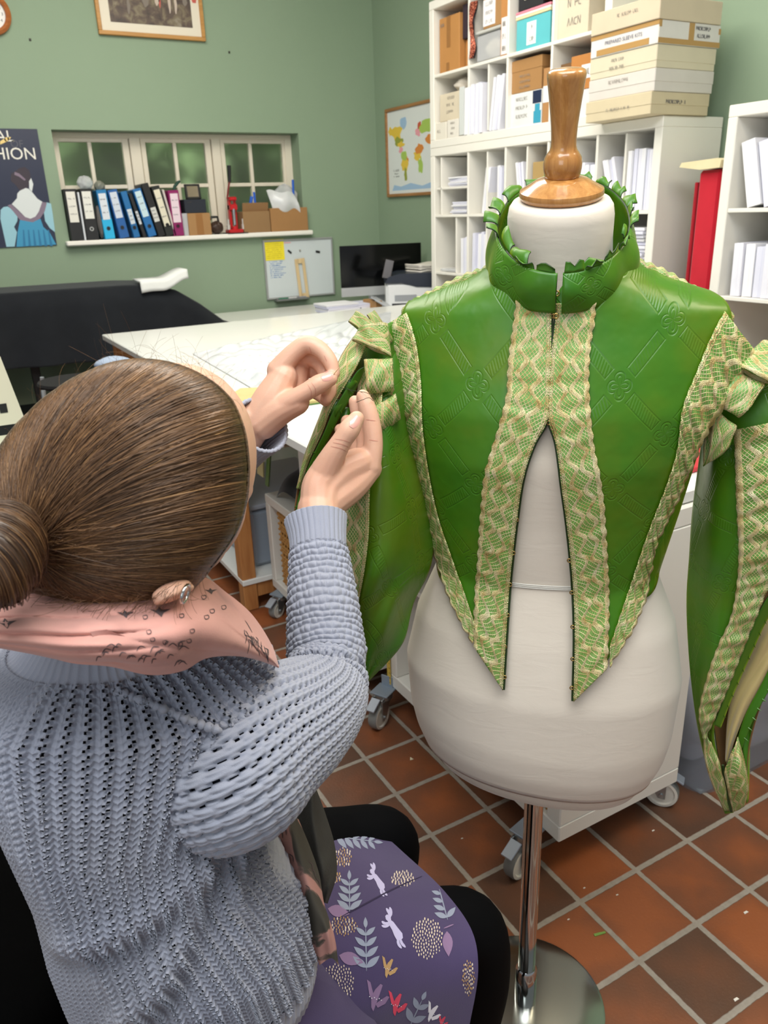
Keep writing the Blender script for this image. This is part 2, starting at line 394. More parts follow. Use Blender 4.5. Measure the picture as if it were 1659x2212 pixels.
# whiteboard
b0, b1 = at_y(578, 648, YB), at_y(715, 516, YB); bw, bh = .585, .437
wb = thing('whiteboard', 'small whiteboard in a grey frame on the green wall under the window sill', 'whiteboard', (b0[0]-.008, YB, b0[2]))
mm = MB()
for lo, hi in (((0, -.02, 0), (bw, -.001, .014)), ((0, -.02, bh-.014), (bw, -.001, bh)), ((0, -.02, .014), (.014, -.001, bh-.014)), ((bw-.014, -.02, .014), (bw, -.001, bh-.014))): mm.b2(lo, hi, 0, .003)
build('frame', mm, plain((176, 178, 178), .35, .4), wb)
pn = MB().b2((.013, -.011, .013), (bw-.013, -.004, bh-.013))
for r_ in range(9): scrawl(pn, (.045, -.0112, .275-r_*.0145), X, Z, -Y, .13-.02*(r_ % 3), .008, 1, 14, .0018, .0006, r_)
pn.b2((.13, -.0125, bh-.03), (.23, -.0112, bh-.022), 2)
build('panel', pn, [plain((206, 214, 216), .25), plain((96, 140, 196)), plain((226, 170, 172))], wb)
build('tray', MB().b2((.06, -.06, -.012), (.33, -.004, -.004), 0, .003).b2((.06, -.062, -.012), (.33, -.056, .003), 0, .002), plain((110, 114, 112), .4), wb)
def on_board(x, y, dy=.012): p = at_y(540+x*.2532, 480+y*.2532, YB-dy); return p
p = on_board(207, 236); yn = thing('sticky_note', 'yellow paper note covered in writing stuck at the top corner of the whiteboard', 'note', (p[0], YB-.012, p[2]))
nm = MB().b2((-.081, -.002, -.075), (.081, 0, .075))
for r_ in range(9): scrawl(nm, (-.068, -.002, .055-r_*.0145), X, Z, -Y, .13, .006, 1, 16, .0012, .0005, 40+r_)
build('sheet', nm, [plain((238, 220, 46), .7), plain((170, 150, 40))], yn)
for i, (x, y, w, h, a, lab) in enumerate(((338, 252, .036, .014, -.7, 'black bar magnet beside the yellow note on the whiteboard'), (426, 242, .014, .014, 0, 'tiny grey round magnet between two black magnets on the whiteboard'), (578, 252, .036, .016, -.2, 'black bar magnet at the far right of the whiteboard'))):
    p = on_board(x, y, .013); q = Matrix.Rotation(a, 3, 'Y'); q = np.array(Matrix.Rotation(-a, 3, 'Y'))
    tag(build('magnet', MB().box((p[0], YB-.015, p[2]), (w, .008, h), 0, .004, q), plain((26, 26, 28) if i != 1 else (150, 150, 146))), lab, 'magnet', 'magnets on the whiteboard')
p0, p1 = on_board(415, 310), on_board(460, 648); rl = thing('wooden_ruler', 'wide slotted wooden ruler standing on the whiteboard tray', 'ruler', (p1[0], YB-.02, p1[2]))
dx = p0[0]-p1[0]; Hh = p0[2]-p1[2]; ang = math.atan2(dx, Hh); Rr = np.array(Matrix.Rotation(ang, 3, 'Y')); L_ = math.hypot(dx, Hh)
rb = MB()
for cx, cz, w, h in ((-.028, L_/2, .026, L_), (.03, L_/2, .024, L_), (0, .02, .04, .04), (0, L_-.018, .04, .036)):
    rb.box(Rr @ A(cx, -.004, cz), (w, .006, h), 0, .002, Rr)
build('blade', rb, wood('ruler_wood', (206, 178, 132), (222, 198, 154), 2), rl)
for i, (x, col, lab) in enumerate(((.12, (40, 120, 90), 'green marker pen lying on the whiteboard tray'), (.2, (214, 214, 214), 'white marker pen lying on the whiteboard tray'), (.27, (150, 150, 160), 'grey marker pen lying on the whiteboard tray'))):
    tag(build('marker_pen', MB().tube([(b0[0]+x-.04, YB-.035, b0[2]+.003), (b0[0]+x+.04, YB-.035, b0[2]+.003)], .006), plain(col, .4), None, 40), lab, 'marker', 'marker pens on the whiteboard tray')
# world map on the right wall
m0, m1_, m2 = at_x(836, 237, XW), at_x(847, 426, XW), at_x(930, 219, XW)
MZ0, MZ1, MY1 = m1_[2], m0[2], m0[1]; MWd = .98
mp = thing('wall_map', 'framed world map in pale colours on the right wall beside the shelves', 'map', (XW, MY1, MZ0)); mh = MZ1-MZ0
mf = MB(); t = .022
for (y0, y1, z0, z1) in ((0, MWd, 0, t), (0, MWd, mh-t, mh), (0, t, t, mh-t), (MWd-t, MWd, t, mh-t)): mf.b2((-.024, -y1, z0), (-.001, -y0, z1), 0, .003)
build('frame', mf, wood('map_frame_wood', (140, 96, 54), (172, 124, 76), 1), mp)
ms = MB().b2((-.012, -MWd+t, t), (-.004, -t, mh-t))
cm = [(222, 226, 224), (226, 192, 70), (148, 156, 60), (206, 208, 198), (214, 134, 60), (166, 196, 92), (232, 160, 170), (160, 190, 220), (196, 88, 60)]
def land(cy, cz, sy, sz, m_, seed):
    r = random.Random(seed); k = 14; ph = [r.uniform(.65, 1.2) for _ in range(k)]
    ms.prism([(cy+sy*ph[i]*math.cos(2*PI*i/k), cz+sz*ph[i]*math.sin(2*PI*i/k)) for i in range(k)], (-.0122, 0, 0), -Y, Z, -X, .0005+.00006*(seed % 23), m_)
for a in ((.15, .44, .09, .05, 1, 1), (.18, .38, .06, .035, 2, 2), (.21, .36, .05, .02, 1, 22), (.06, .46, .03, .03, 1, 3), (.26, .50, .05, .05, 7, 4), (.21, .32, .03, .02, 6, 5), (.26, .22, .05, .05, 1, 6), (.25, .28, .045, .035, 5, 61), (.27, .15, .022, .06, 2, 7), (.29, .25, .03, .02, 4, 71), (.44, .27, .05, .04, 1, 8), (.47, .31, .06, .035, 4, 81), (.48, .2, .035, .06, 5, 9), (.45, .42, .04, .025, 6, 10), (.47, .46, .03, .025, 8, 101), (.58, .45, .12, .05, 5, 11), (.62, .37, .07, .04, 4, 12), (.72, .40, .08, .04, 1, 13), (.78, .2, .06, .04, 8, 14)): land(*a)
ms.prism([(.07, .045), (.9, .045), (.9, .07), (.8, .062), (.62, .085), (.5, .066), (.34, .09), (.2, .07), (.1, .085)], (-.0121, 0, 0), -Y, Z, -X, .0005, 7)
for r_ in range(3): scrawl(ms, (-.0122, -.1, .18-.02*r_), -Y, Z, -X, .08, .012 if r_ == 0 else .006, 9, 6, .003, .0006, r_)
build('sheet', ms, [plain(c, .5) for c in cm]+[plain((70, 70, 70))], mp)

# ------------------------------------------------------------------ window sill: binders and odds and ends
def sz(p): return at_y(100+600*.3617, 270+p*.3617, YB-.05)[2]
def sx(x, y): return at_y(100+x*.3617, 270+y*.3617, YB-.05)[0]
SZ = WZ0
def binder(x, lean, w, h, cols, labelcol, hole, lab, lz=(.42, .95), d=.2):
    t = thing('lever_arch_binder', lab, 'binder', (x, YB-.055, SZ+abs(math.sin(lean))*w*.5+.001), 0, 'binders on the window sill'); t.rotation_euler = (0, lean, 0)
    b = MB().b2((-w/2, 0, 0), (w/2, d, h), 0, .003)
    if len(cols) > 1: b.b2((-w/2-.0004, -.0006, 0), (w/2+.0004, d*.98, h*.42), 1, .003)
    build('cover', b, [plain(c, .45) for c in cols], t)
    if labelcol:
        s = MB().b2((-w*.36, -.0022, h*lz[0]), (w*.36, -.0005, h*lz[1]))
        for k in range(3): scrawl(s, (-w*.27, -.0022, h*(lz[0]+(lz[1]-lz[0])*(.25+.25*k))), X, Z, -Y, w*.55, .008, 1, 5, .0015, .0005, k+int(x*100))
        build('spine_label', s, [plain(labelcol, .6), plain((90, 90, 100))], t)
    if hole:
        r3 = np.array([[1, 0, 0], [0, 0, -1], [0, 1, 0]], float)
        build('finger_hole', MB().lathe([(.008, .004), (.013, .004), (.013, 0)], 20, c=(0, 0, h*.22), rot=r3).lathe([(0, .0025), (.009, .0025)], 20, c=(0, 0, h*.22), mat=1, rot=r3), [plain(hole, .3, .3), plain((14, 14, 16))], t)
    return t
BL = (24, 25, 28)
binder(sx(185, 672), 0, .078, .32, [BL], (226, 224, 214), None, 'black lever arch binder with white label first from the poster on the sill', (.36, .95))
binder(sx(232, 672), 0, .012, .3, [(216, 220, 226)], None, None, 'thin white folder squeezed between the two upright black binders')
binder(sx(278, 668), 0, .08, .32, [BL], (226, 226, 218), (196, 198, 198), 'black lever arch binder with white label and round metal finger ring')
binder(sx(382, 672), -.05, .066, .31, [(28, 120, 176), (34, 176, 226)], (214, 220, 228), (60, 66, 72), 'bright cyan and blue binder leaning by the second black binder', (.40, .93))
binder(sx(468, 664), -.13, .064, .31, [(30, 92, 160)], (204, 212, 226), (60, 66, 72), 'mid blue binder with long pale label next to the cyan one')
binder(sx(543, 670), -.17, .042, .30, [(22, 104, 164)], (206, 214, 220), (50, 60, 72), 'slim teal blue binder leaning with its small label low', (.3, .62))
binder(sx(588, 655), -.22, .024, .29, [BL], (200, 204, 208), None, 'slim black binder hidden between two blue binders', (.3, .6))
binder(sx(634, 652), -.22, .058, .315, [(26, 104, 168)], (196, 220, 228), (50, 60, 72), 'blue binder tilted most of the row with blue white label')
binder(sx(690, 650), -.22, .05, .35, [(22, 22, 24)], (206, 206, 200), None, 'tall black box file leaning behind the cream binder', (.28, .55))
binder(sx(740, 648), -.20, .058, .33, [(28, 32, 30)], (222, 216, 194), (30, 30, 30), 'cream spined binder with dark green bands', (.2, .93))
binder(sx(772, 650), -.17, .014, .31, [(206, 196, 190)], None, None, 'thin pale folder leaning on the magenta binder')
binder(sx(792, 652), -.02, .075, .3, [(136, 22, 92)], (226, 206, 216), (90, 20, 60), 'magenta lever arch binder at the end of the row', (.30, .93))
def crumple(c, r, seed, n=14, amp=.35, sq=(1, 1, 1)):
    rr = np.random.default_rng(seed); u, v = np.meshgrid(np.linspace(0, PI, n), np.linspace(0, 2*PI, 2*n), indexing='ij')
    k = rr.uniform(-1, 1, (6, 3))*4; f = sum(np.abs(sin(u*a+v*round(b)+cc*3)) for a, b, cc in k)/6
    R = r*(1-amp+2*amp*f*.8); return np.stack([c[0]+sq[0]*R*sin(u)*cos(v), c[1]+sq[1]*R*sin(u)*sin(v), c[2]+sq[2]*R*cos(u)], -1)
film = Mat('clear_plastic_film', (236, 238, 240), .18, Transmission_Weight=.55, IOR=1.2).m
def crumpled(name, label, cat, c, r, m_, seed, sq=(1, 1, 1), amp=.3):
    return tag(build(name, MB().grid(crumple(c, r, seed, 18, amp, sq)), m_, None, 60), label, cat)
p = at_y(100+225*.3617, 270+318*.3617, YB+.07)
crumpled('plastic_bag', 'crumpled clear plastic bag with pink inside on top of the black binders', 'bag', (p[0], YB+.06, SZ+.32+.04), .05, film, 3, (1, .8, .85))
p = at_y(100+320*.3617, 270+345*.3617, YB+.07)
crumpled('plastic_bag', 'small grey plastic bag tucked above the cyan binder', 'bag', (p[0], YB+.1, SZ+.34), .035, plain((130, 132, 120), .3), 8)
crumpled('fabric_bundle', 'narrow grey bundle hanging between black and cyan binders', 'bundle', (sx(322, 560), YB-.02, SZ+.115), .05, plain((96, 94, 92), .7), 5, (.42, .5, 2.0), .2)
tag(build('fabric_strap', MB().tube([(sx(765, 365), YB-.03, SZ+.302), (sx(768, 340), YB-.03, SZ+.325), (sx(785, 312), YB-.03, SZ+.35), (sx(800, 300), YB-.03, SZ+.36)], [.011, .011, .011, .007], 8), plain((24, 62, 50), .7), None, 50), 'dark green strap end poking up above the magenta binder', 'strap')
def carton(name, label, cat, lo, hi, col, group=None, lid=None, labels=(), tape=None, face='x', rough=.7, extra=None, seed=0):
    """cardboard or card box between two corners; its visible face looks along -x or -y"""
    lo, hi = A(*lo), A(*hi); c = (lo+hi)/2; d = hi-lo
    t = thing(name, label, cat, (c[0], c[1], lo[2]), 0, group); h = d[2]; hx, hy = d[0]/2, d[1]/2
    ux, un, hw, ho = ((-Y, -X, hy, hx) if face == 'x' else (X, -Y, hx, hy))
    m_ = Mat('card_'+'_'.join(map(str, col)), col, rough) if ('card', col) not in _plain else None
    if m_: m_.color(m_.mix(m_.noise(m_.coord(), 7, 5), col, tuple(int(k*.92) for k in col))); _plain[('card', col)] = m_.m
    cm_ = _plain[('card', col)]
    if lid:
        build('body', MB().b2((-hx+.002, -hy+.002, 0), (hx-.002, hy-.002, h-.001), 0, .002), cm_, t)
        build('lid', MB().b2((-hx, -hy, h-lid[0]), (hx, hy, h), 0, .0025), cm_ if lid[1] is None else plain(lid[1], rough), t)
    else:
        b = MB().b2((-hx, -hy, 0), (hx, hy, h), 0, .0025); build('body', b, cm_, t)
    if tape:
        tb = MB()
        for (a0, a1, z0, z1) in tape: 
            tb.prism([(a0*hw, z0*h), (a1*hw, z0*h), (a1*hw, z1*h), (a0*hw, z1*h)], un*ho+A(0, 0, 0), ux, Z, un, .0012)
        build('packing_tape', tb, plain((150, 104, 56), .35), t)
    for k, (a0, a1, z0, z1, lc, rows) in enumerate(labels):
        lb = MB(); pen = 1
        if lc: lb.prism([(a0*hw, z0*h), (a1*hw, z0*h), (a1*hw, z1*h), (a0*hw, z1*h)], un*ho, ux, Z, un, .0014)
        for r_ in range(rows):
            z = (z1-(z1-z0)*(r_+.72)/rows)*h; hh = (z1-z0)*h/rows*.42
            if not lc: lb = MB()
            scrawl(lb, un*(ho+.0014)+ux*(a0*.8+a1*.2)*hw+Z*z, ux, Z, un, (a1-a0)*.62*hw, hh, 1, None, max(.0014, hh*.10), .0006, seed+k*7+r_)
            if not lc and r_ < rows-1: build('handwriting', lb, [plain((90, 90, 90), .7), plain((136, 130, 122) if col[0] > 150 else (70, 62, 56), .7)], t)
        if lb.v: build('paper_label' if lc else 'handwriting', lb, [plain(lc or (90, 90, 90), .7), plain((136, 130, 122) if col[0] > 150 else (70, 62, 56), .7)], t)
    if extra: extra(t, hx, hy, h)
    return t
KR = (170, 128, 80); KD = (150, 110, 70)
xa, xb = sx(850, 600), sx(985, 600)
carton('cardboard_box', 'brown cardboard box with printed middle strip standing on the sill under a dark box', 'box', (xa, YB-.05, SZ), (xb, YB+.09, SZ+.148), KR, face='y', tape=[(-.3, .3, .02, .98)], seed=5)
carton('gift_box', 'dark navy box with small white print on top of a brown box on the sill', 'box', (xa-.012, YB-.045, SZ+.149), (xb-.02, YB+.09, SZ+.24), (30, 36, 48), face='y', labels=[(-.8, -.2, .7, .9, None, 1)], seed=6)
def holder():
    x = sx(885, 370); t = thing('tape_dispenser', 'black framed mirror tilted on top of the navy box on the sill', 'mirror', (x, YB, SZ+.242)); t.name = 'tabletop_mirror'
    b = MB(); r = np.array(Matrix.Rotation(-.15, 3, 'X'))
    for lo, hi in (((-.055, -.008, 0), (-.04, .008, .1)), ((.04, -.008, 0), (.055, .008, .1)), ((-.055, -.008, .088), (.055, .008, .1)), ((-.055, -.008, 0), (.055, .008, .014))): 
        c = (A(*lo)+A(*hi))/2; b.box(r @ c, A(*hi)-A(*lo), 0, .002, r)
    build('frame', b, plain((20, 22, 22), .4), t); build('glass', MB().box(r @ A(0, 0, .05), (.085, .004, .078), 0, 0, r), plain((190, 170, 150), .12, .7), t)
    build('stand', MB().b2((-.03, .0, 0), (.03, .05, .01), 0, .002), plain((20, 22, 22), .4), t)
holder()
tag(build('clear_cup', MB().lathe([(.03, 0), (.036, .15), (.034, .15), (.028, .004), (0, .004)], 20, c=(sx(835, 560), YB-.01, SZ)), film, None, 50), 'clear plastic cup between magenta binder and brown box', 'cup')
crumpled('leather_bag', 'small dark brown bag on the sill between brown box and red press', 'bag', (sx(1025, 610), YB-.02, SZ+.045), .05, plain((58, 40, 30), .5), 12, (1, .8, .85))
tag(build('pliers_handle', MB().tube([(sx(990, 560), YB, SZ+.10), (sx(1000, 545), YB, SZ+.118), (sx(1035, 545), YB, SZ+.118), (sx(1040, 570), YB, SZ+.085)], .009, 8), plain((24, 24, 26), .4), None, 50), 'black carrying handle above the brown bag', 'handle')
# red hand press
px_ = sx(1135, 615); pr_ = thing('hand_press', 'red eyelet hand press with long black lever on the window sill', 'press', (px_, YB-.01, SZ)); RD = plain((186, 24, 32), .3)
build('base', MB().b2((-.055, -.045, 0), (.055, .05, .03), 0, .008).lathe([(.022, .03), (.022, .05), (0, .05)], 16, c=(0, -.015, 0)), RD, pr_, 40)
build('base_plate', MB().b2((-.075, -.055, 0), (.085, .06, .006), 0, .002), plain((40, 36, 34)), pr_)
build('body', MB().b2((-.026, .0, .03), (-.008, .045, .24), 0, .004).b2((.012, .0, .03), (.03, .045, .24), 0, .004).b2((-.026, -.025, .16), (.03, .045, .2), 0, .005).b2((-.026, -.025, .225), (.03, .045, .25), 0, .006), RD, pr_)
build('ram', MB().tube([(0, -.015, .06), (0, -.015, .17)], .012), plain((190, 192, 196), .25, .9), pr_, 40)
for s_ in (-.05, .062): build('die_post', MB().lathe([(.013, .028), (.013, .06), (.008, .064), (.008, .1), (0, .1)], 14, c=(s_, -.02, 0)), plain((214, 208, 200), .3, .5), pr_, 40)
build('lever', MB().tube([(-.03, .01, .24), (-.02, 0, .3), (-.005, -.005, .36)], .007).tube([(-.005, -.005, .35), (0, -.008, .46)], [.012, .015], 10, 1), [plain((120, 40, 40), .3), plain((22, 22, 24), .4)], pr_, 40)
x0, x1, x2 = sx(1208, 560), sx(1338, 560), sx(1562, 560)
def flap(t, hx, hy, h): build('flap', MB().box((0, -hy+.01, h+.028), (hx*2-.01, .005, .062), 0, .001, np.array(Matrix.Rotation(.25, 3, 'X'))), plain((140, 104, 66), .7), t)
carton('cardboard_box', 'brown box with raised flap beside the red press on the sill', 'box', (x0-.04, YB-.045, SZ), (x1, YB+.1, SZ+.148), (150, 116, 76), face='y', extra=flap)
carton('cardboard_box', 'wide brown box stuffed with packing plastic at the end of the sill', 'box', (x1+.004, YB-.05, SZ), (x2, YB+.11, SZ+.165), (166, 122, 74), face='y')
e = at_y(100+1400*.3617, 270+420*.3617, YB-.01)
g_ = np.stack(np.meshgrid(np.linspace(0, 1, 14), np.linspace(0, 1, 12), indexing='ij'), -1); U_, V_ = g_[..., 0], g_[..., 1]
Pm = np.stack([e[0]-.12+.21*U_+.05*V_, YB-.03-.035*sin(PI*V_)*(.4+U_)+.012*sin(7*U_+3*V_), SZ+.29-.165*V_-.02*U_+.008*sin(9*U_)], -1)
tag(build('plastic_mailer', MB().grid(Pm), Mat('white_polythene', (222, 224, 226), .25, Transmission_Weight=.15).m, None, True), 'white plastic mailer hanging over the front of the wide brown box', 'bag')
crumpled('plastic_bag', 'clear plastic sheeting standing up out of the wide brown box', 'bag', (e[0]+.06, YB+.05, SZ+.24), .09, film, 21, (1.1, .4, .95))
for x, y, dx, h, lab in ((1262, 400, -.004, .12, 'pair of bright blue scissor handles beside the plastic mailer'), (1492, 370, .006, .2, 'thin bright blue tool handle at the end of the wide brown box')):
    bx = sx(x, 450); b_ = MB().tube([(bx, YB, SZ+.15), (bx+dx, YB, SZ+.16+h)], .009, 8)
    if h < .15: b_.tube([(bx-.03, YB+.01, SZ+.15), (bx-.035, YB+.01, SZ+.20), (bx-.02, YB+.01, SZ+.25)], .012, 8)
    tag(build('tool_handle', b_, plain((28, 92, 196), .4), None, 50), lab, 'tool')
# ------------------------------------------------------------------ white cube shelving along the right wall
SW = mottled('white_shelf_laminate', (233, 230, 220), (226, 223, 214), 3, .4)
XS = 2.93; DEP = .385
def cube_unit(name, label, y0, ny, z0, nz, inner=.35, out=.045, halves=(), inserts=(), pit=.345):
    """cube shelving; columns counted from the far (window) end towards the camera"""
    Wd = ny*inner+2*out-.016+.016; Hh = nz*pit+2*out
    t = thing(name, label, 'shelving', (XS, y0, z0)); x1 = DEP
    f = MB()
    f.b2((0, -Wd, 0), (x1, 0, out), 0, .003); f.b2((0, -Wd, Hh-out), (x1, 0, Hh), 0, .003)
    f.b2((0, -out, out), (x1, 0, Hh-out), 0, .003); f.b2((0, -Wd, out), (x1, -Wd+out, Hh-out), 0, .003)
    f.b2((x1-.006, -Wd+.01, .01), (x1-.001, -.01, Hh-.01))
    build('frame', f, SW, t)
    for k in range(1, nz): build('shelf', MB().b2((.004, -Wd+out, out+k*pit-.008), (x1-.006, -out, out+k*pit+.008), 0, .002), SW, t)
    for j in range(1, ny):
        for k in range(nz): build('divider', MB().b2((.004, -out-j*inner-.008, out+k*pit+(.008 if k else 0)), (x1-.006, -out-j*inner+.008, out+(k+1)*pit-(.008 if k < nz-1 else 0)), 0, .002), SW, t)
    for (j, k, fr) in halves:
        y = -out-(j+fr)*inner; build('insert_divider', MB().b2((.012, y-.006, out+k*pit+.008), (x1-.006, y+.006, out+(k+1)*pit-.008), 0, .002), SW, t)
    for (j, k, fr) in inserts:
        zc = out+(k+fr)*pit; build('insert_shelf', MB().b2((.012, -out-(j+1)*inner+.008, zc-.006), (x1-.006, -out-j*inner-.008, zc+.006), 0, .002), SW, t)
    return t
YL = 4.505
lower = cube_unit('cube_shelving', 'tall white cube shelving full of paper packets under the boxes by the world map', YL, 5, .0, 5, halves=[(1, 4, .5), (2, 4, .5), (3, 4, .5), (4, 4, .5), (0, 3, .62), (1, 3, .5), (0, 4, .16)], inserts=[(0, 4, .46), (4, 3, .35)])
LT = 5*.345+.09
upper = cube_unit('cube_shelving', 'white cube shelving of labelled boxes standing on top of the taller shelving', YL, 4, LT+.001, 2, halves=[(1, 0, .5)])
def cy(j, fr=0): return YL-.045-(j+fr)*.35           # cell side, counted from the window end
def lz(k): return .045+k*.345+.008
def uz(k): return LT+.001+.045+k*.345+(.008 if k else 0)
right = cube_unit('cube_shelving', 'white cube shelving nearest the red bolt, cut by the right edge of the photo', 2.335, 2, .0, 5, halves=[(0, 3, .72)])
# paper packets
PK = [plain((226, 226, 236), .6), plain((216, 217, 232), .6), plain((232, 232, 236), .6)]
_pk = {}
def packet(y, z, th, h, lean, label, group, d=.24, x=XS+.02, k=0):
    """a white paper packet standing on a shelf, its edge to the room"""
    key = k % 3
    if key not in _pk:
        m_ = MB().b2((0, -.5, 0), (1, .5, 1)); m_.b2((.02, -.32, 1), (.98, -.1, 1.004)); m_.b2((.02, .12, 1), (.98, .3, 1.006)); m_.b2((-.004, -.12, .02), (0, .04, .98))
        _pk[key] = build('pattern_packet', m_, PK[key]); c = _pk[key]
    else: c = _pk[key].copy(); COL.objects.link(c)
    c.name = 'pattern_packet'; c.location = (x, y, z+abs(math.sin(lean))*th*.5+.001); c.scale = (d, th, h); c.rotation_euler = (lean, 0, 0)
    return tag(c, label, 'packet', group)
def row(y0, y1, z, n, h, lean, label, group, dx=.0):
    w = (y1-y0)/n
    for i in range(n): packet(y0+w*(i+.5), z, w*.86, h*random.uniform(.93, 1.0), lean*random.uniform(.9, 1.05), label, group, x=XS+.015+dx+random.uniform(0, .02), k=i)
def stack(y0, y1, z, n, label, group, tt=.009):
    for i in range(n):
        c = MB().b2((-.11, -(y1-y0)/2, 0), (.11, (y1-y0)/2, tt*.85), 0, .001); o = build('booklet', c, PK[i % 3])
        o.location = (XS+.14+random.uniform(-.012, .012), (y0+y1)/2+random.uniform(-.008, .008), z+i*tt); o.rotation_euler = (0, 0, random.uniform(-.05, .05))
        tag(o, label, 'booklet', group)
# lower unit, top row
z4, z3 = lz(4), lz(3)
stack(cy(0, .93), cy(0, .34), z4+.345*.46, 6, 'white booklet in the upper small stack beside the map', 'upper booklet stack')
stack(cy(0, .93), cy(0, .42), z4, 8, 'white booklet in the lower small stack beside the map', 'lower booklet stack')
row(cy(1, .47), cy(1, .28), z4, 3, .25, .16, 'white packet leaning in the second compartment of the top row', 'packets in the second compartment')
row(cy(1, .96), cy(1, .72), z4, 3, .255, 0, 'white packet upright beyond the thin divider of the second compartment', 'upright packets in the second compartment')
row(cy(2, .46), cy(2, .30), z4, 3, .26, -.16, 'white packet leaning in the third compartment beside the ochre card', 'packets in the third compartment')
carton('patterned_card_box', 'ochre patterned card box in the third compartment behind the wooden finial', 'box', (XS+.03, cy(2, .93), z4), (XS+.2, cy(2, .58), z4+.25), (176, 146, 92), labels=[(-.7, .2, .1, .6, (214, 204, 180), 2)])
row(cy(3, .48), cy(3, .26), z4, 3, .26, 0, 'white packet behind the finial in the fourth compartment', 'packets hidden behind the finial')
row(cy(3, .97), cy(3, .57), z4, 5, .225, 0, 'short white packet just beyond the finial in the fourth compartment', 'short packets in the fourth compartment')
row(cy(4, .47), cy(4, .24), z4, 4, .245, -.3, 'white packet leaning hard in the end compartment under the box stack', 'leaning packets in the end compartment')
row(cy(4, .96), cy(4, .54), z4, 6, .265, 0, 'tall white packet upright in the end compartment under the box stack', 'upright packets in the end compartment')
# lower unit, second row
row(cy(0, .96), cy(0, .74), z3, 3, .22, 0, 'white packet upright in the lowest visible corner compartment', 'packets in the corner compartment')
tag(build('clear_folder', MB().box((XS+.12, cy(0, .32), z3+.012), (.2, .17, .018), 0, .004), film), 'flat clear plastic folder lying in the corner compartment', 'folder')
row(cy(1, .48), cy(1, .08), z3, 5, .245, .03, 'white packet in the compartment left of the green collar', 'packets by the collar')
row(cy(1, .93), cy(1, .56), z3, 4, .24, 0, 'white packet half hidden by the green collar', 'packets behind the collar')
stack(cy(4, .9), cy(4, .2), z3+.345*.35+.007, 9, 'white booklet in the flat pile right of the collar', 'booklet pile beyond the collar', .016)
row(cy(2, .9), cy(2, .1), z3, 6, .24, 0, 'white packet in the compartment behind the cream neck', 'packets behind the neck')
# unit by the edge of the photo
ry_ = lambda fr: 2.335-.045-fr*.35
row(ry_(.80), ry_(.2), lz(4), 3, .25, -.26, 'thick white packet leaning in the end shelving above the upright ones', 'leaning packets in the end shelving')
row(ry_(.68), ry_(.12), lz(3), 4, .21, -.03, 'pale blue white packet upright in the end shelving', 'upright packets in the end shelving')
carton('orange_box', 'small orange box on a lower shelf just above the gold sleeve bow', 'box', (XS+.004, 1.86, lz(2)+.001), (XS+.2, 2.05, lz(2)+.06), (222, 92, 44))
# red bolt and cream pad between the two units
bolt = thing('fabric_bolt', 'tall red fabric bolt standing between the two shelving units', 'fabric bolt', (XS+.03, 2.43, 0))
build('roll', MB().b2((0, -.065, 0), (.16, .045, 1.585), 0, .012), fabric('red_felt', (196, 30, 48), (176, 22, 40), 700), bolt)
build('board', MB().b2((.005, .05, 0), (.15, .066, 1.54), 0, .004), fabric('dark_red_felt', (160, 18, 34), (140, 14, 30), 700), bolt)
cp = MB(); prof = [(-.01, 0), (.03, .03), (.16, .035), (.22, .03), (.23, 0), (.2, -.018), (.05, -.02)]
cp.prism([(a, b) for a, b in [(-.13, -.005), (-.12, .012), (.06, .02), (.08, .012), (.075, -.016), (-.02, -.02), (-.08, -.012)]], (XS+.0, 2.425, 1.607), -Y, Z, X, .19, 0)
tag(build('sleeve_board', cp, fabric('cream_cotton', (226, 214, 176), (206, 192, 150), 500), None, 50), 'cream padded pressing board laid across the top of the red bolt', 'board')

# boxes in the upper unit
def ux_(zx, X_=XS+.03): return at_x(920+zx*.2411, 100, X_)[1]
R0, R1 = uz(0), uz(1); F_ = XS+.03
BE = (214, 202, 178)
carton('cardboard_box', 'tall brown taped cardboard box in the top corner compartment', 'box', (F_, ux_(300), R1), (F_+.25, ux_(122), R1+.285), (186, 132, 72), tape=[(-.25, .12, .45, 1), (-.3, 0, .02, .18)], labels=[(-.95, -.4, .8, .95, None, 1)], seed=11)
carton('cardboard_box', 'narrow brown box beside the tall taped box in the top corner compartment', 'box', (F_+.04, cy(0, .97), R1), (F_+.28, ux_(306), R1+.15), (190, 134, 72))
carton('dark_box', 'dark plum box with white end label in the top corner compartment', 'box', (F_+.02, cy(0, .97), R1+.151), (F_+.25, ux_(302), R1+.32), (48, 34, 46), labels=[(.2, .9, .35, .75, (228, 226, 220), 0)])
tub = thing('storage_tub', 'clear plastic tub of white trimmings in the second top compartment', 'tub', (F_+.1, (ux_(450)+ux_(665))/2, R1)); hw = (ux_(450)-ux_(665))/2
build('body', MB().b2((-.1, -hw, 0), (.1, hw, .14), 0, .012), film, tub); build('lid', MB().b2((-.107, -hw-.008, .14), (.107, hw+.008, .155), 0, .005), plain((206, 206, 200), .3, Alpha=.85), tub)
build('contents', MB().grid(crumple((0, 0, .066), .064, 31, 18, .2, (1.2, 1.3, .95))), fabric('white_trimming', (222, 214, 196), (196, 186, 164)), tub, 60)
carton('cardboard_box', 'brown box with large white label on the clear tub', 'box', (F_, ux_(690), R1+.157), (F_+.2, ux_(512), R1+.315), KR, labels=[(-1, .2, .08, .86, (226, 224, 226), 3)], seed=21)
carton('cardboard_box', 'tall thin brown box with white label against the divider', 'box', (F_-.02, cy(1, .97), R1), (F_+.2, ux_(694), R1+.32), (190, 132, 74), labels=[(-.7, .9, .02, .55, (228, 224, 222), 3)], seed=22)
pq = MB(); n_ = 16
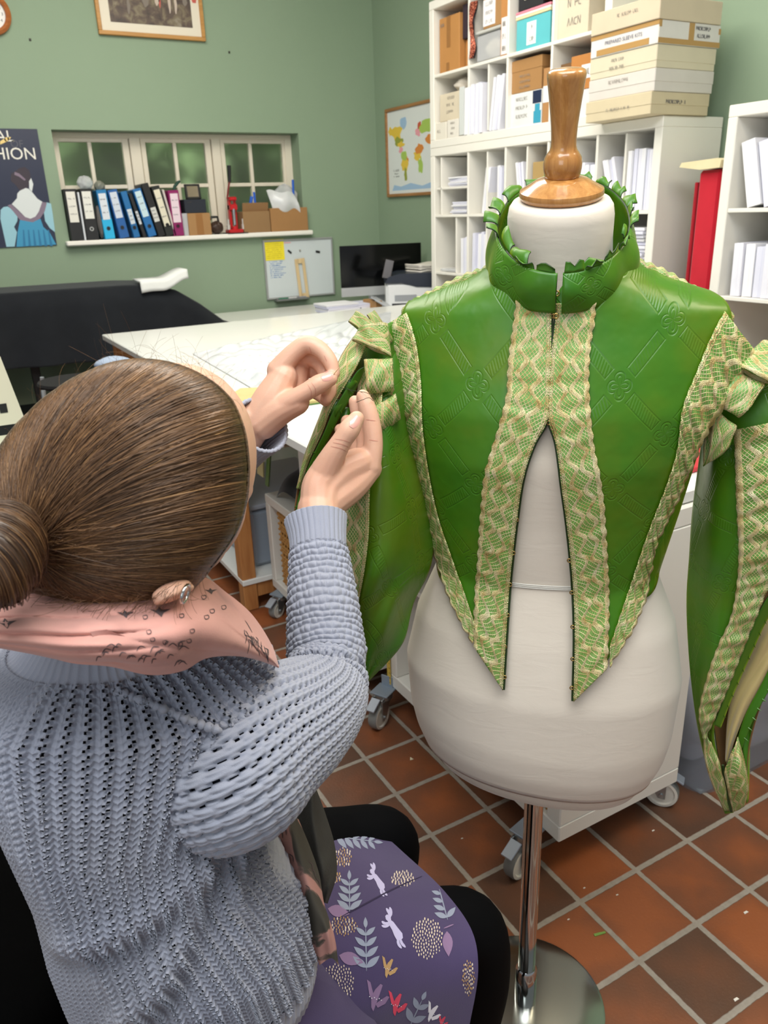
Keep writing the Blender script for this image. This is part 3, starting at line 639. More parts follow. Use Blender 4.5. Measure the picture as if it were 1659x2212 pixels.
for k in range(2):
    P_ = []
    for i in range(n_):
        t_ = i/(n_-1); z_ = R1+.30-.27*t_; y_ = ux_(448)+.012*math.sin(t_*6)+.02*t_; w_ = .034*(1-.45*math.sin(t_*2.6))+.004*math.sin(t_*17)
        P_.append([(F_-.012-.01*k+.006*math.sin(t_*9+k), y_-w_, z_), (F_-.026-.008*k, y_, z_), (F_-.012-.01*k, y_+w_, z_)])
    pq.grid(np.array(P_), k)
sq = Mat('copper_sequins', (150, 62, 40), .3, .5); sq.color(sq.ramp(sq.noise(sq.coord(), 160, 2), [(.4, (40, 26, 28)), (.5, (170, 70, 44)), (.62, (222, 150, 120))]))
tag(build('sequin_fabric', pq, [plain((32, 24, 28), .5), sq], None, 40), 'strip of copper sequin fabric hanging over the edge of the top shelf', 'fabric')
carton('hat_box', 'turquoise box with striped lids under the black box', 'box', (F_, ux_(1105), R1), (F_+.2, ux_(808), R1+.145), (92, 186, 194), labels=[(-.35, .2, .15, .85, (226, 232, 228), 2)], seed=31,
       extra=lambda t, hx, hy, h: [build('lid', MB().b2((-hx-.004, -hy-.004, h+i*.012), (hx+.004, hy+.004, h+i*.012+.0115), 0, .002), plain(c, .6), t) for i, c in enumerate(((222, 206, 160), (228, 226, 214), (222, 132, 150)))])
carton('storage_box', 'black lidded box with white label on top of the turquoise box', 'box', (F_, ux_(1032), R1+.183), (F_+.2, ux_(815), R1+.325), (30, 30, 34), lid=(.035, None), labels=[(-.45, .7, .3, .62, (226, 218, 196), 1)], seed=32)
carton('cardboard_box', 'small brown box with white label beside the black lidded box', 'box', (F_+.005, cy(2, .97), R1+.20), (F_+.2, ux_(1037), R1+.325), (150, 112, 70), labels=[(-1, 1, .3, .98, (226, 222, 216), 0)])
carton('storage_box', 'beige box with large handwriting in the last top compartment', 'box', (F_, ux_(1440), R1), (F_+.26, ux_(1152), R1+.31), BE, labels=[(-.5, .85, .1, .85, None, 3)], seed=33)
carton('cardboard_box', 'small brown box beneath the white fabric by the beige corner box', 'box', (F_+.03, ux_(118), R0), (F_+.25, ux_(78), R0+.19), (166, 122, 72))
carton('small_white_box', 'small white label box at the front corner of the lower boxes', 'box', (F_-.02, ux_(205), R0), (F_+.09, ux_(82), R0+.093), (228, 222, 208), labels=[(-.5, .4, .3, .7, None, 1)], seed=41)
carton('small_white_box', 'small white box with three lines of writing beside the corner one', 'box', (F_-.02, ux_(318), R0), (F_+.09, ux_(214), R0+.097), (228, 223, 212), labels=[(-.6, .6, .1, .95, None, 3)], seed=42)
carton('storage_box', 'beige box with handwriting above two small white boxes', 'box', (F_, ux_(330), R0+.098), (F_+.22, ux_(122), R0+.245), (216, 204, 180), labels=[(-.6, .5, .2, .95, None, 3)], seed=43)
cl = crumple((F_+.1, ux_(255), R0+.285), .055, 51, 18, .25, (1.4, 1.5, .72)); tag(build('folded_fabric', MB().grid(cl), fabric('white_calico', (222, 214, 202), (202, 194, 180)), None, 60), 'bundle of white fabric on the beige corner box', 'fabric')
tag(build('clear_sleeve', MB().box((F_-.02, ux_(352), R0+.13), (.01, .045, .25), 0, .002), plain((206, 210, 208), .3)), 'clear plastic document sleeve standing beside the small white boxes', 'sleeve')
row(ux_(556), ux_(385), R0, 6, .255, .02, 'white packet in the open file left of the thin divider', 'packets beside the clear sleeve', -.02)
row(ux_(706), ux_(608), R0, 4, .27, .16, 'white packet leaning to the thin divider on the boxes shelf', 'packets leaning on the thin divider', -.02)
def print_(t, hx, hy, h):
    for a0, a1, z0, z1, k in ((.48, .98, .62, .98, 0), (.55, .98, .05, .4, 1), (.62, .9, .4, .6, 1), (-.99, -.9, .02, .5, 1)): build('printed_panel', MB().prism([(a0*hy, z0*h), (a1*hy, z0*h), (a1*hy, z1*h), (a0*hy, z1*h)], (-hx, 0, 0), -Y, Z, -X, .001), plain(((26, 40, 70), (54, 150, 178))[k], .5), t)
carton('printed_box', 'white box with navy and teal print under the brown lidded box', 'box', (F_, ux_(1055), R0), (F_+.24, ux_(752), R0+.163), (222, 224, 222), labels=[(-.75, .4, .2, .95, None, 3)], extra=print_, seed=51)
carton('cardboard_box', 'brown lidded box with handwriting on the white printed box', 'box', (F_, ux_(1045), R0+.164), (F_+.22, ux_(748), R0+.318), (168, 124, 74), lid=(.055, None), labels=[(-.5, .55, .08, .58, None, 3)], seed=52)
carton('cardboard_box', 'tall narrow brown box with white label just left of the finial', 'box', (F_, cy(2, .97), R0), (F_+.2, ux_(1062), R0+.25), (178, 130, 80), labels=[(-.9, .9, .38, .68, (228, 226, 222), 0)])
carton('white_box', 'flat white box half hidden behind the finial', 'box', (F_, ux_(1535), R0), (F_+.22, ux_(1160), R0+.12), (222, 222, 224))
carton('cardboard_box', 'orange brown box with white label half hidden by the finial', 'box', (F_, ux_(1532), R0+.121), (F_+.18, ux_(1308), R0+.27), (190, 126, 62), labels=[(-.1, .75, .3, .7, (228, 226, 224), 1)], seed=53)
carton('cardboard_box', 'dark brown box just above the top of the finial', 'box', (F_+.03, ux_(1302), R0+.121), (F_+.2, ux_(1155), R0+.255), (122, 88, 52))
UT = LT+.001+2*.345+.09
carton('cardboard_box', 'brown box on the very top of the shelving beside the wall', 'box', (F_, 4.1, UT), (F_+.25, 4.47, UT+.2), (178, 124, 62))
# five flat archive boxes stacked at the end
bx0, by0, by1 = 2.838, 2.645, 3.025; zs = LT+.001; hh_ = .0865
def stackbox(i, label, col, x0, dy, **k):
    return carton('garment_box', label, 'box', (bx0+x0, by0+dy, zs+i*hh_), (bx0+x0+.36+(.012 if i > 2 else 0), by1+dy+.01, zs+(i+1)*hh_-.001), col, 'flat boxes stacked at the end of the shelving', seed=70+i, **k)
def side_label(t, hx, hy, h, rows=1, z0=.3, z1=.8, a0=-.4, a1=.3, paper=None, m=None):
    b = MB()
    if paper: b.prism([(a0*hx, z0*h), (a1*hx, z0*h), (a1*hx, z1*h), (a0*hx, z1*h)], (0, -hy, 0), X, Z, -Y, .0012)
    for r_ in range(rows): scrawl(b, (a0*.85*hx+.15*a1*hx*0, -hy-.0013, (z1-(z1-z0)*(r_+.75)/rows)*h), X, Z, -Y, (a1-a0)*hx*.75, (z1-z0)*h/rows*.5, 1, None, .0022, .0005, 90+r_)
    build('side_label', b, [plain(paper or BE, .7), plain((96, 94, 98), .7)], t)
stackbox(0, 'cream box at the bottom of the flat box stack, pencilled on both faces', (206, 192, 160), -.008, .004, lid=(.05, None), labels=[(-.55, .6, .3, .62, None, 1)], extra=lambda t, hx, hy, h: side_label(t, hx, hy, h, 1, .4, .75, -.6, .3))
stackbox(1, 'pale grey box second from the bottom of the flat box stack', (212, 206, 198), 0, 0, lid=(.05, None), labels=[(-.55, .4, .55, .95, None, 1)])
stackbox(2, 'cream box in the middle of the flat box stack with two written lines', (214, 204, 178), 0, 0, lid=(.06, None), labels=[(-.5, .2, .2, .9, None, 2)])
def taped(t, hx, hy, h):
    b = MB()
    for a0, a1, z0, z1 in ((-1, 1, .8, .99), (-.8, .75, .05, .32)): b.prism([(a0*hy, z0*h), (a1*hy, z0*h), (a1*hy, z1*h), (a0*hy, z1*h)], (-hx, 0, 0), -Y, Z, -X, .0014)
    for a0, a1, z0, z1 in ((-1, 1, .02, .25), (-.05, .12, .25, .98), (-1, -.92, .7, .99), (.93, 1, .6, .85)): b.prism([(a0*hx, z0*h), (a1*hx, z0*h), (a1*hx, z1*h), (a0*hx, z1*h)], (0, -hy, 0), X, Z, -Y, .0014)
    build('packing_tape', b, plain((176, 138, 84), .35), t)
    b = MB(); put_text(b, 'PREPARED SLEEVE KITS', (-hx-.0016, .0, h*.55), -Y, Z, -X, .021, 0); build('handwriting', b, plain((84, 86, 110), .7), t)
    side_label(t, hx, hy, h, 2, .3, .95, .2, .85, None)
stackbox(3, 'white box bound with brown tape, second from the top of the flat box stack', (222, 218, 212), -.004, -.004, extra=taped)
stackbox(4, 'large plain cream box on top of the flat box stack', (210, 194, 168), -.012, -.008, labels=[(-.4, .6, .45, .8, None, 1)])

# ------------------------------------------------------------------ cutting table, trolleys and what is under them
TW = mottled('white_melamine', (232, 232, 226), (224, 225, 220), 2, .22)
pine = wood('pine_leg', (164, 104, 56), (192, 134, 78), 2, 8, .5)
TX0, TX1, TY0, TY1, TZ = .80, 2.72, 1.05, 4.46, .90
tbl = thing('cutting_table', 'long white topped cutting table with pine legs behind the tailor’s dummy', 'table', (TX0, TY0, 0)); tbl['label'] = 'long white topped cutting table with pine legs behind the dress form'
tl, tw_ = TX1-TX0, TY1-TY0
build('tabletop', MB().b2((0, 0, TZ-.03), (tl, tw_, TZ), 0, .004), TW, tbl)
for x, y in ((.035, tw_-.11), (tl-.11, tw_-.11), (.064, 1.652), (tl-.11, 1.652)):
    build('leg', MB().b2((x, y, 0), (x+.058, y+.058, TZ-.031), 0, .004), pine, tbl)
build('rail', MB().b2((.04, 1.70, TZ-.13), (.075, tw_-.115, TZ-.031), 0, .003).b2((.1, tw_-.09, TZ-.13), (tl-.11, tw_-.05, TZ-.031), 0, .003), pine, tbl)
build('lower_rail', MB().b2((.123, 1.66, .05), (tl-.12, 1.695, .113), 0, .003), pine, tbl)
build('lower_shelf', MB().b2((.062, 1.645, .115), (1.2, tw_-.12, .138), 0, .003), TW, tbl)
build('panel_leg', MB().b2((.07, .93, 0), (.10, 1.02, TZ-.031), 0, .003), TW, tbl)
gb = thing('storage_crate', 'grey plastic crate on the lower table shelf beside the pine leg', 'crate', (1.14, 3.02, .139))
build('body', MB().b2((-.2, -.24, 0), (.22, .26, .25), 0, .02), plain((150, 160, 172), .35), gb); build('lid', MB().b2((-.21, -.25, .25), (.23, .27, .27), 0, .008), plain((170, 176, 184), .35), gb)
def castor(x, y, zt, ang, par, sc=1.0):
    """swivel castor: its wheel touches the floor, its plate sits at zt under the trolley"""
    r = .036*sc; ca, sa = math.cos(ang), math.sin(ang); Q = np.array([[ca, -sa, 0], [sa, ca, 0], [0, 0, 1]])
    loc = A(x, y, 0)-np.array(par.location); rx = np.array([[1, 0, 0], [0, 0, -1], [0, 1, 0]], float)
    def P(m): m.v = [v @ Q.T+loc for v in m.v]; return m
    c = build('castor', P(MB().lathe([(0, zt-.006), (.03, zt-.006), (.03, zt-.022), (.022, zt-.03), (0, zt-.03)], 18, c=(.028, 0, 0)).b2((-.01, -.02, zt-.032), (.045, -.015, zt-.012), 0, .001).b2((-.01, .015, zt-.032), (.045, .02, zt-.012), 0, .001)
        .prism([(-.01, zt-.02), (.04, zt-.02), (.008, r-.01), (-.01, r-.01)], (0, -.021, 0), X, Z, Y, .004).prism([(-.01, zt-.02), (.04, zt-.02), (.008, r-.01), (-.01, r-.01)], (0, .017, 0), X, Z, Y, .004)), plain((176, 180, 180), .28, .9), par, 40)
    rz_ = rx
    build('wheel', P(MB().lathe([(.004, -.013), (r*.72, -.011), (r*.8, -.015), (r*.97, -.014), (r, -.008), (r, .008), (r*.97, .014), (r*.8, .015), (r*.72, .011), (.004, .013)], 28, c=(0, 0, r), rot=rz_).lathe([(r*.97, -.0142), (r+.001, -.009), (r+.001, .009), (r*.97, .0142)], 28, c=(0, 0, r), mat=1, rot=rz_)
        .lathe([(0, -.024), (.006, -.024), (.006, .024), (0, .024)], 12, c=(0, 0, r), mat=2, rot=rz_)), [plain((226, 220, 206), .45), plain((128, 128, 124), .6), plain((190, 194, 196), .25, .9)], c, 40)
    build('brake', P(MB().box((-.03, 0, zt-.02), (.045, .03, .006), 0, .002, np.array(Matrix.Rotation(-.5, 3, 'Y')))), plain((168, 176, 188), .3, .6), c)
    build('mount_plate', P(MB().b2((.0, -.03, zt-.006), (.06, .03, zt-.0005), 0, .002).b2((.052, -.02, zt-.006), (.056, .02, zt+.035), 0, .001)), plain((160, 172, 184), .35, .5), c)
# trolley nearest the dress form
t1 = thing('shelf_trolley', 'white cube trolley on castors with plain end panel behind the dress form', 'trolley', (1.005, 1.04, 0))
o_ = .045; zb_, zt_ = .115, .868; d1, l1 = .388, .765
b = MB(); b.b2((0, 0, zb_), (d1, l1, zb_+o_), 0, .003).b2((0, 0, zt_-o_), (d1, l1, zt_), 0, .003).b2((0, 0, zb_+o_), (d1, o_, zt_-o_), 0, .003).b2((0, l1-o_, zb_+o_), (d1, l1, zt_-o_), 0, .003).b2((d1-.008, o_, zb_+o_), (d1-.002, l1-o_, zt_-o_))
build('frame', b, SW, t1); build('shelf', MB().b2((.004, o_, .484), (d1-.008, l1-o_, .5), 0, .002), SW, t1); build('divider', MB().b2((.004, l1/2-.008, zb_+o_), (d1-.008, l1/2+.008, .484), 0, .002).b2((.004, l1/2-.008, .5), (d1-.008, l1/2+.008, zt_-o_), 0, .002), SW, t1)
castor(.945, 1.105, zb_, .25, t1, 1.14); castor(.948, 1.775, zb_, .5, t1, 1.14); castor(1.41, 1.095, zb_, 2.2, t1, 1.14); castor(1.40, 1.76, zb_, 2.8, t1, 1.14)
wk = mottled('wicker_weave', (196, 150, 86), (168, 118, 60), 30, .6, .5, 300)
def basket(label, x0, y0, z0, dx, dy, dz):
    """open woven basket of rows of round canes over upright stakes"""
    t = thing('wicker_basket', label, 'basket', (x0+dx/2, y0+dy/2, z0)); hx, hy = dx/2, dy/2
    rect = [(-hx, -hy), (hx, -hy), (hx, hy), (-hx, hy), (-hx, -hy)]
    w = MB(); nr = int(dz/.011)
    w.b2((-hx+.004, -hy+.004, 0), (hx-.004, hy-.004, .006)); ring = []
    for (a, b2), (c, d) in zip(rect, rect[1:]):
        k = max(4, int(math.hypot(c-a, d-b2)/.012)); ring += [(a+(c-a)*i/k, b2+(d-b2)*i/k) for i in range(k)]
    ring.append(ring[0])
    for r_ in range(nr):
        if nr*.3 < r_ < nr*.9 and r_ % 4 == 3: continue
        pts = [(x*(1+.012*(1 if (i+r_) % 2 else -1)), y*(1+.012*(1 if (i+r_) % 2 else -1)), .008+r_*.011) for i, (x, y) in enumerate(ring)]
        w.tube(pts, .0055, 5, 0, False)
    for i in range(0, len(ring)-1, 2): w.tube([(ring[i][0], ring[i][1], 0), (ring[i][0], ring[i][1], dz)], .0035, 4, 0, False)
    build('weave', w, wk, t); build('rim', MB().tube([(x, y, dz) for x, y in rect], .01, 6, 0, False), wk, t)
basket('golden wicker basket low in the trolley behind the chrome pole', 1.02, 1.10, zb_+o_+.001, .30, .28, .2)
t2 = thing('shelf_trolley', 'low white trolley on castors with a wicker basket beside the pine table leg', 'trolley', (.98, 1.915, 0))
l2 = .77; zt2 = .483; zb2 = .093; b = MB()
b.b2((0, 0, zb2), (d1, l2, zb2+.038), 0, .003).b2((0, 0, zt2-.035), (d1, l2, zt2), 0, .003).b2((0, 0, zb2+.038), (d1, .04, zt2-.035), 0, .003).b2((0, l2-.04, zb2+.038), (d1, l2, zt2-.035), 0, .003).b2((d1-.008, .04, zb2+.038), (d1-.002, l2-.04, zt2-.035))
build('frame', b, SW, t2); build('divider', MB().b2((.004, l2/2-.008, zb2+.038), (d1-.008, l2/2+.008, zt2-.035), 0, .002), SW, t2)
castor(.955, 2.60, zb2, .5, t2, .9); castor(.955, 2.03, zb2, .9, t2, .9); castor(1.31, 2.64, zb2, 2.6, t2, .9); castor(1.31, 2.02, zb2, 2.6, t2, .9)
basket('tall golden wicker basket in the low trolley beside the grey sleeve cuff', 1.0, 2.32, zb2+.039, .33, .285, .29)
vel = fabric('black_velvet', (14, 15, 16), (24, 25, 26), 600, .95, .3, .3)
vb = MB(); gx, gy = np.meshgrid(np.linspace(0, 1, 40), np.linspace(0, 1, 40), indexing='ij')
vz = .485+.30*np.clip(1-((gx-.55)/.6)**4-((gy-.5)/.62)**6, 0, 1)*(.7+.3*sin(gx*9+3*sin(gy*5)))
vb.grid(np.stack([1.0+gx*.4-.03*gx*0, 1.94+gy*.68, vz+.012*sin(gx*23+gy*11)], -1))
tag(build('folded_velvet', vb, vel, None, True), 'heap of black velvet on the low trolley under the table', 'fabric')
grn = Mat('green_satin_plain', (66, 116, 30), .35, Sheen_Weight=.2).m
p = at_x(600, 920, .97)
ft = MB(); P_ = spline([at_x(583, 940, .965), at_x(580, 985, .963), at_x(578, 1020, .962), at_x(576, 1050, .966)], 12)
ft.grid(np.stack([P_+Y*.016, P_-Y*.016], 1)); ft.grid(np.stack([P_+X*.004+Y*.016, P_+X*.004-Y*.016], 1), flip=True)
tag(build('fabric_strip', ft, grn, None, True), 'narrow green satin strip hanging over the end of the low trolley', 'fabric')
gp = MB(); P_ = spline([at_x(566, 945, .955), at_x(566, 985, .953), at_x(566, 1030, .955)], 10); gp.grid(np.stack([P_+Y*.05, P_-Y*.012], 1)); gp.grid(np.stack([P_+X*.004+Y*.05, P_+X*.004-Y*.012], 1), flip=True)
tag(build('lining_piece', gp, fabric('pale_gold_lining', (206, 196, 140), (190, 178, 118), 500), None, True), 'pale gold lining piece hanging behind the green strip', 'fabric')
ty = at_x(842, 1440, 1.003)[1]
tp = MB(); tp.b2((.998, ty-.009, .125), (1.0, ty+.009, .62))
for k in range(28): tp.b2((.9975, ty-.009, .13+k*.017), (.998, ty-.009+(.012 if k % 5 == 0 else .007), .1315+k*.017), 1)
tag(build('tape_measure', tp, [plain((222, 190, 80), .5), plain((60, 50, 30))]), 'yellow tape measure hanging down the trolley beside the green sleeve', 'tape measure')
# bin of white fabric by the trolley
bn = thing('storage_bin', 'translucent plastic tub of white fabric on the tiles by the hanging sleeve', 'tub', (1.72, 1.30, 0)); bm = MB(); k = 40
def rr(a, b, z, r=.06):
    P = []
    for cx_, cy_, t0 in ((a-r, b-r, 0), (-a+r, b-r, 1), (-a+r, -b+r, 2), (a-r, -b+r, 3)):
        for i in range(7): t = (t0+i/6)*PI/2; P.append((cx_+r*math.cos(t), cy_+r*math.sin(t), z))
    return P+[P[0]]
bm.grid(np.array([rr(.21, .25, 0), rr(.215, .255, .05), rr(.225, .265, .12), rr(.24, .285, .36), rr(.25, .295, .38), rr(.245, .29, .38), rr(.232, .277, .35), rr(.205, .245, .015)]), flip=True)
bm.b2((-.2, -.24, .004), (.2, .24, .012))
build('body', bm, Mat('translucent_tub', (222, 226, 232), .25, Transmission_Weight=.8, IOR=1.1), bn, 50)
u, v = np.meshgrid(np.linspace(0, PI, 40), np.linspace(0, 2*PI, 60), indexing='ij'); sgn = lambda q, e: np.sign(q)*np.abs(q)**e
fold = 1+.05*sin(4*v+9*cos(u))+.03*sin(11*u+3*v)
build('fabric_filling', MB().grid(np.stack([.205*sgn(sin(u), .6)*sgn(cos(v), .6)*fold, .245*sgn(sin(u), .6)*sgn(sin(v), .6)*fold, .27-.235*-sgn(cos(u), .6)*fold-.02], -1)), fabric('white_lining', (222, 220, 222), (204, 202, 208), 200), bn, True)
rbk = at_y(1499, 1023, 1.12)
tag(build('red_book', MB().b2((rbk[0]-.03, 1.12, TZ+.001), (rbk[0]+.16, 1.34, TZ+.012), 0, .002), plain((186, 40, 50), .5)), 'thin red edged book lying at the near end of the cutting table', 'book')

# ------------------------------------------------------------------ on the table and in the far corner
u, v = np.meshgrid(np.linspace(0, 1, 110), np.linspace(0, 1, 110), indexing='ij')
c00, c10, c01, c11 = at_z(415, 765, TZ), at_z(845, 674, TZ), at_z(560, 850, TZ), at_z(820, 850, TZ)
Pm = (c00*(1-v)[..., None]+c01*v[..., None])*(1-u)[..., None]+(c10*(1-v)[..., None]+c11*v[..., None])*u[..., None]
wr = np.abs(sin(u*17+4*sin(v*6)))*.5+np.abs(sin(v*23+5*sin(u*7+1)))*.4+np.abs(sin((u+v)*31+3*sin(v*11)))*.25
Pm[..., 2] = TZ+.0035+.028*wr*np.clip(np.minimum(np.minimum(u, 1-u), np.minimum(v, 1-v))*9, 0.05, 1)
pf = Mat('white_polythene_sheet', (232, 236, 238), .14, Transmission_Weight=.25, IOR=1.3)
tag(build('plastic_sheet', MB().grid(Pm, flip=True), pf, None, True), 'crinkled white polythene sheet spread over the cutting table', 'plastic sheet')
jp = MB(); base = [at_z(x, y, TZ) for x, y in ((495, 862), (520, 846), (600, 842), (690, 848), (706, 858), (690, 872), (600, 885), (520, 884))]
cen = sum(base)/len(base)
for (s_, z0, z1, m_) in ((1.0, .004, .012, 0), (1.035, .001, .004, 1)):
    n0 = len(base); lo = [cen+(q-cen)*s_ for q in base]; V = [(*q[:2], TZ+z0) for q in lo]+[(*q[:2], TZ+z1) for q in lo]
    jp.add(V, [(i, (i+1) % n0, n0+(i+1) % n0, n0+i) for i in range(n0)]+[tuple(range(n0, 2*n0))], m_)
tag(build('collar_piece', jp, [fabric('gold_cream_lining', (212, 194, 138), (190, 168, 104), 400), grn]), 'cream collar piece edged in green lying on the table beyond the hand', 'fabric')
dsk = thing('desk', 'low white corner desk under the computer and printer', 'desk', (2.2, 4.62, 0))
build('desktop', MB().b2((-.40, 0, .77), (1.12, 1.2, .795), 0, .003), TW, dsk)
for x, y in ((-.38, .03), (1.06, .03), (-.38, 1.12), (1.06, 1.12)): build('leg', MB().b2((x, y, 0), (x+.045, y+.045, .769), 0, .003), SW, dsk)
DZ = .796
# desktop computer
i0, i1 = at_y(741, 527, 5.25), at_y(900, 528, 5.25); im = thing('desktop_computer', 'all-in-one computer with dark screen and silver chin in the far corner', 'computer', ((i0[0]+i1[0])/2-.01, 5.24, DZ), -.24); iw = i1[0]-i0[0]; it = (i0[2]+i1[2])/2-DZ
build('screen', MB().b2((-iw/2, -.012, .155), (iw/2, .0, it), 0, .008), plain((8, 9, 10), .12), im)
build('chin', MB().b2((-iw/2, -.012, .09), (iw/2, .0, .154), 0, .006), plain((196, 198, 200), .3, .4), im)
build('stand', MB().b2((-.09, .03, 0), (.09, .045, .3), 0, .004).b2((-.1, -.09, 0), (.1, .1, .008), 0, .003), plain((190, 192, 194), .3, .6), im)
build('back_shell', MB().b2((-iw/2+.02, .0, .11), (iw/2-.02, .03, it-.02), 0, .02), plain((170, 172, 174), .35, .5), im)
# printer
p0 = at_y(826, 640, 4.75); prn = thing('printer', 'white office printer with navy lid beside the computer', 'printer', (at_y(897, 640, 4.86)[0], 4.86, DZ), -.5)
build('body', MB().b2((-.21, -.17, .0), (.21, .17, .21), 0, .02), plain((222, 224, 224), .4), prn)
lid = [(-.215, .21), (-.19, .25), (-.12, .268), (.215, .272), (.215, .20), (.12, .175), (.0, .18), (-.1, .21)]
build('lid', MB().prism(lid, (0, -.175, 0), X, Z, Y, .345), plain((34, 40, 54), .35), prn)
build('grille', MB().b2((-.15, -.173, .09), (.0, -.169, .13)).b2((.1, -.173, .1), (.2, -.169, .16)), plain((150, 154, 158), .5), prn)
build('paper_slot', MB().b2((-.17, -.175, .035), (.06, -.169, .075)), plain((40, 42, 46), .5), prn)
r_ = np.array(Matrix.Rotation(.55, 3, 'Y')); build('output_tray', MB().box((-.2, -.26, .07), (.2, .2, .012), 0, .004, r_).box((-.27, -.25, .11), (.1, .15, .006), 0, .002, r_), plain((176, 180, 184), .35), prn)
r2_ = np.array(Matrix.Rotation(.25, 3, 'Y')) @ np.array(Matrix.Rotation(-.2, 3, 'X')); q_ = A(-.19, 0, .30)
build('control_panel', MB().box((q_[0], -.15, q_[2]), (.06, .012, .125), 0, .004, r2_).box((q_[0]+.02, -.14, q_[2]-.07), (.03, .02, .06), 0, .003), plain((46, 38, 36), .25), prn)
for i in range(4):
    c_ = MB().grid(np.stack([(np.linspace(-.09, .12, 14)[:, None]+0*np.zeros((1, 8))), np.zeros((14, 1))+np.linspace(-.1, .1, 8)[None], (.2755+i*.014+.006*np.sin(np.linspace(0, 5, 14)+i)[:, None]+0*np.zeros((1, 8)))], -1)+np.array(prn.location)+A(.06, -.02, .001))
    o = build('folded_cloth', c_, plain((222, 216, 206), .8), None, True); o.modifiers.new('t', 'SOLIDIFY').thickness = .011; tag(o, 'folded white cloth in the small pile on the printer', 'cloth', 'cloths on the printer')
def paper_pile(x, y, n, w, d, z, label, group, fan=0, rz=0):
    for i in range(n):
        o = build('paper_document', MB().b2((-w/2, -d/2, 0), (w/2, d/2, .0105), 0, .001), plain(((218, 218, 232), (206, 208, 226), (226, 226, 230))[i % 3], .6))
        o.location = (x+fan*i+random.uniform(-.008, .008), y, z+i*.0115); o.rotation_euler = (0, 0, rz+random.uniform(-.04, .04)); tag(o, label, 'papers', group)
pA = at_y(678, 672, 4.85); paper_pile(pA[0]+.02, 4.85, 3, .22, .16, DZ, 'paper document in the low pile on the desk under the whiteboard', 'low paper pile')
pB = at_y(735, 660, 4.9); paper_pile(pB[0], 4.9, 9, .24, .2, DZ, 'paper document in the tall bluish pile under the whiteboard', 'tall paper pile', -.004)
pC = at_y(790, 665, 4.9); paper_pile(pC[0]+.0, 4.9, 8, .13, .2, DZ, 'paper document in the grey fanned pile next to the printer tray', 'fanned paper pile', -.006)
carton('cardboard_box', 'small brown carton on the desk beneath the printer tray', 'box', (at_y(812, 670, 4.72)[0], 4.72, DZ), (at_y(826, 670, 4.72)[0], 4.9, DZ+.11), KR, face='y')
# black cloth over a rail of work against the back wall
bk = thing('cloth_covered_worktable', 'long worktable draped in black cloth against the back wall under the window', 'table', (.3, 5.1, 0))
nx, ny = 120, 60; top = [(-1.3, 1.075), (.3, 1.09), (1.15, 1.085), (1.3, 1.075), (1.45, 1.03), (1.6, .93), (1.76, .80)]
xs = np.linspace(-1.3, 1.78, nx); zt = np.interp(xs, [q[0] for q in top], [q[1] for q in top]); P = np.zeros((nx, ny, 3))
for j in range(ny):
    t = j/(ny-1); f = 6*sin(xs*9+1)+4*sin(xs*17)
    if t < .3: P[:, j] = np.stack([xs, 5.75-.5*t/.3+0*xs, zt-.004*np.abs(sin(xs*4))*t], 1)
    else:
        s_ = (t-.3)/.7; drop = s_*(.40+.035*sin(xs*2.3)); P[:, j] = np.stack([xs+.01*sin(xs*13)*s_, 5.25-.03*sin(PI*min(1, s_*4)/2)-.05*s_-(.022*sin(xs*21+2*sin(xs*3))+.02*sin(xs*8))*s_, zt-.004-drop], 1)
P[..., 0] -= .3; P[..., 1] -= 5.1
cl = build('cloth', MB().grid(P, flip=True), fabric('black_cloth', (22, 25, 29), (30, 33, 38), 400, .9, .15), bk, True); cl.modifiers.new('t', 'SOLIDIFY').thickness = .004
build('tabletop', MB().b2((-1.55, .16, .99), (1.0, .63, 1.02), 0, .004), plain((40, 40, 42)), bk)
for x in (-1.5, -.05, .2, .92): build('leg', MB().b2((x, .2, 0), (x+.05, .25, .99), 0, .003), plain((18, 18, 20), .4), bk)
build('under_shelf', MB().b2((-1.5, .24, .3), (1.0, .62, .33)), plain((26, 26, 28)), bk)
q0, q1 = at_y(305, 632, 5.22), at_y(405, 596, 5.22)
for i in range(1):
    n0 = 20; t = np.linspace(0, 1, n0); cx_ = q0[0]+(q1[0]-q0[0])*t; cz_ = 1.108+.012*i+.05*smoothstep(.45, 1, t); 
    G = np.stack([np.stack([cx_+.006*i, 5.3-.09*np.ones(n0)-.012*s_-.0*t, cz_-.075*s_*(1-.25*t)+.003*sin(9*t)], 1) if s_ > 0 else np.stack([cx_+.006*i, 5.4+0*t, cz_+.003], 1) for s_ in (0, .02, .35, .7, 1.0)], 1)
    o = build('white_cloth', MB().grid(G, flip=True), fabric('white_cotton', (228, 230, 226), (214, 217, 214), 300), None, True); o.modifiers.new('t', 'SOLIDIFY').thickness = .016
    tag(o, 'folded white cloth lying on top of the black draped table', 'cloth')
pb_ = at_d(243, 775, 3.3); tag(build('grey_cushion', MB().grid(crumple(pb_-Z*.02, .05, 61, 16, .12, (1.5, 1, .6))), plain((150, 164, 184), .7), None, True), 'pale blue grey bundle at the table corner beside her hair', 'cushion')
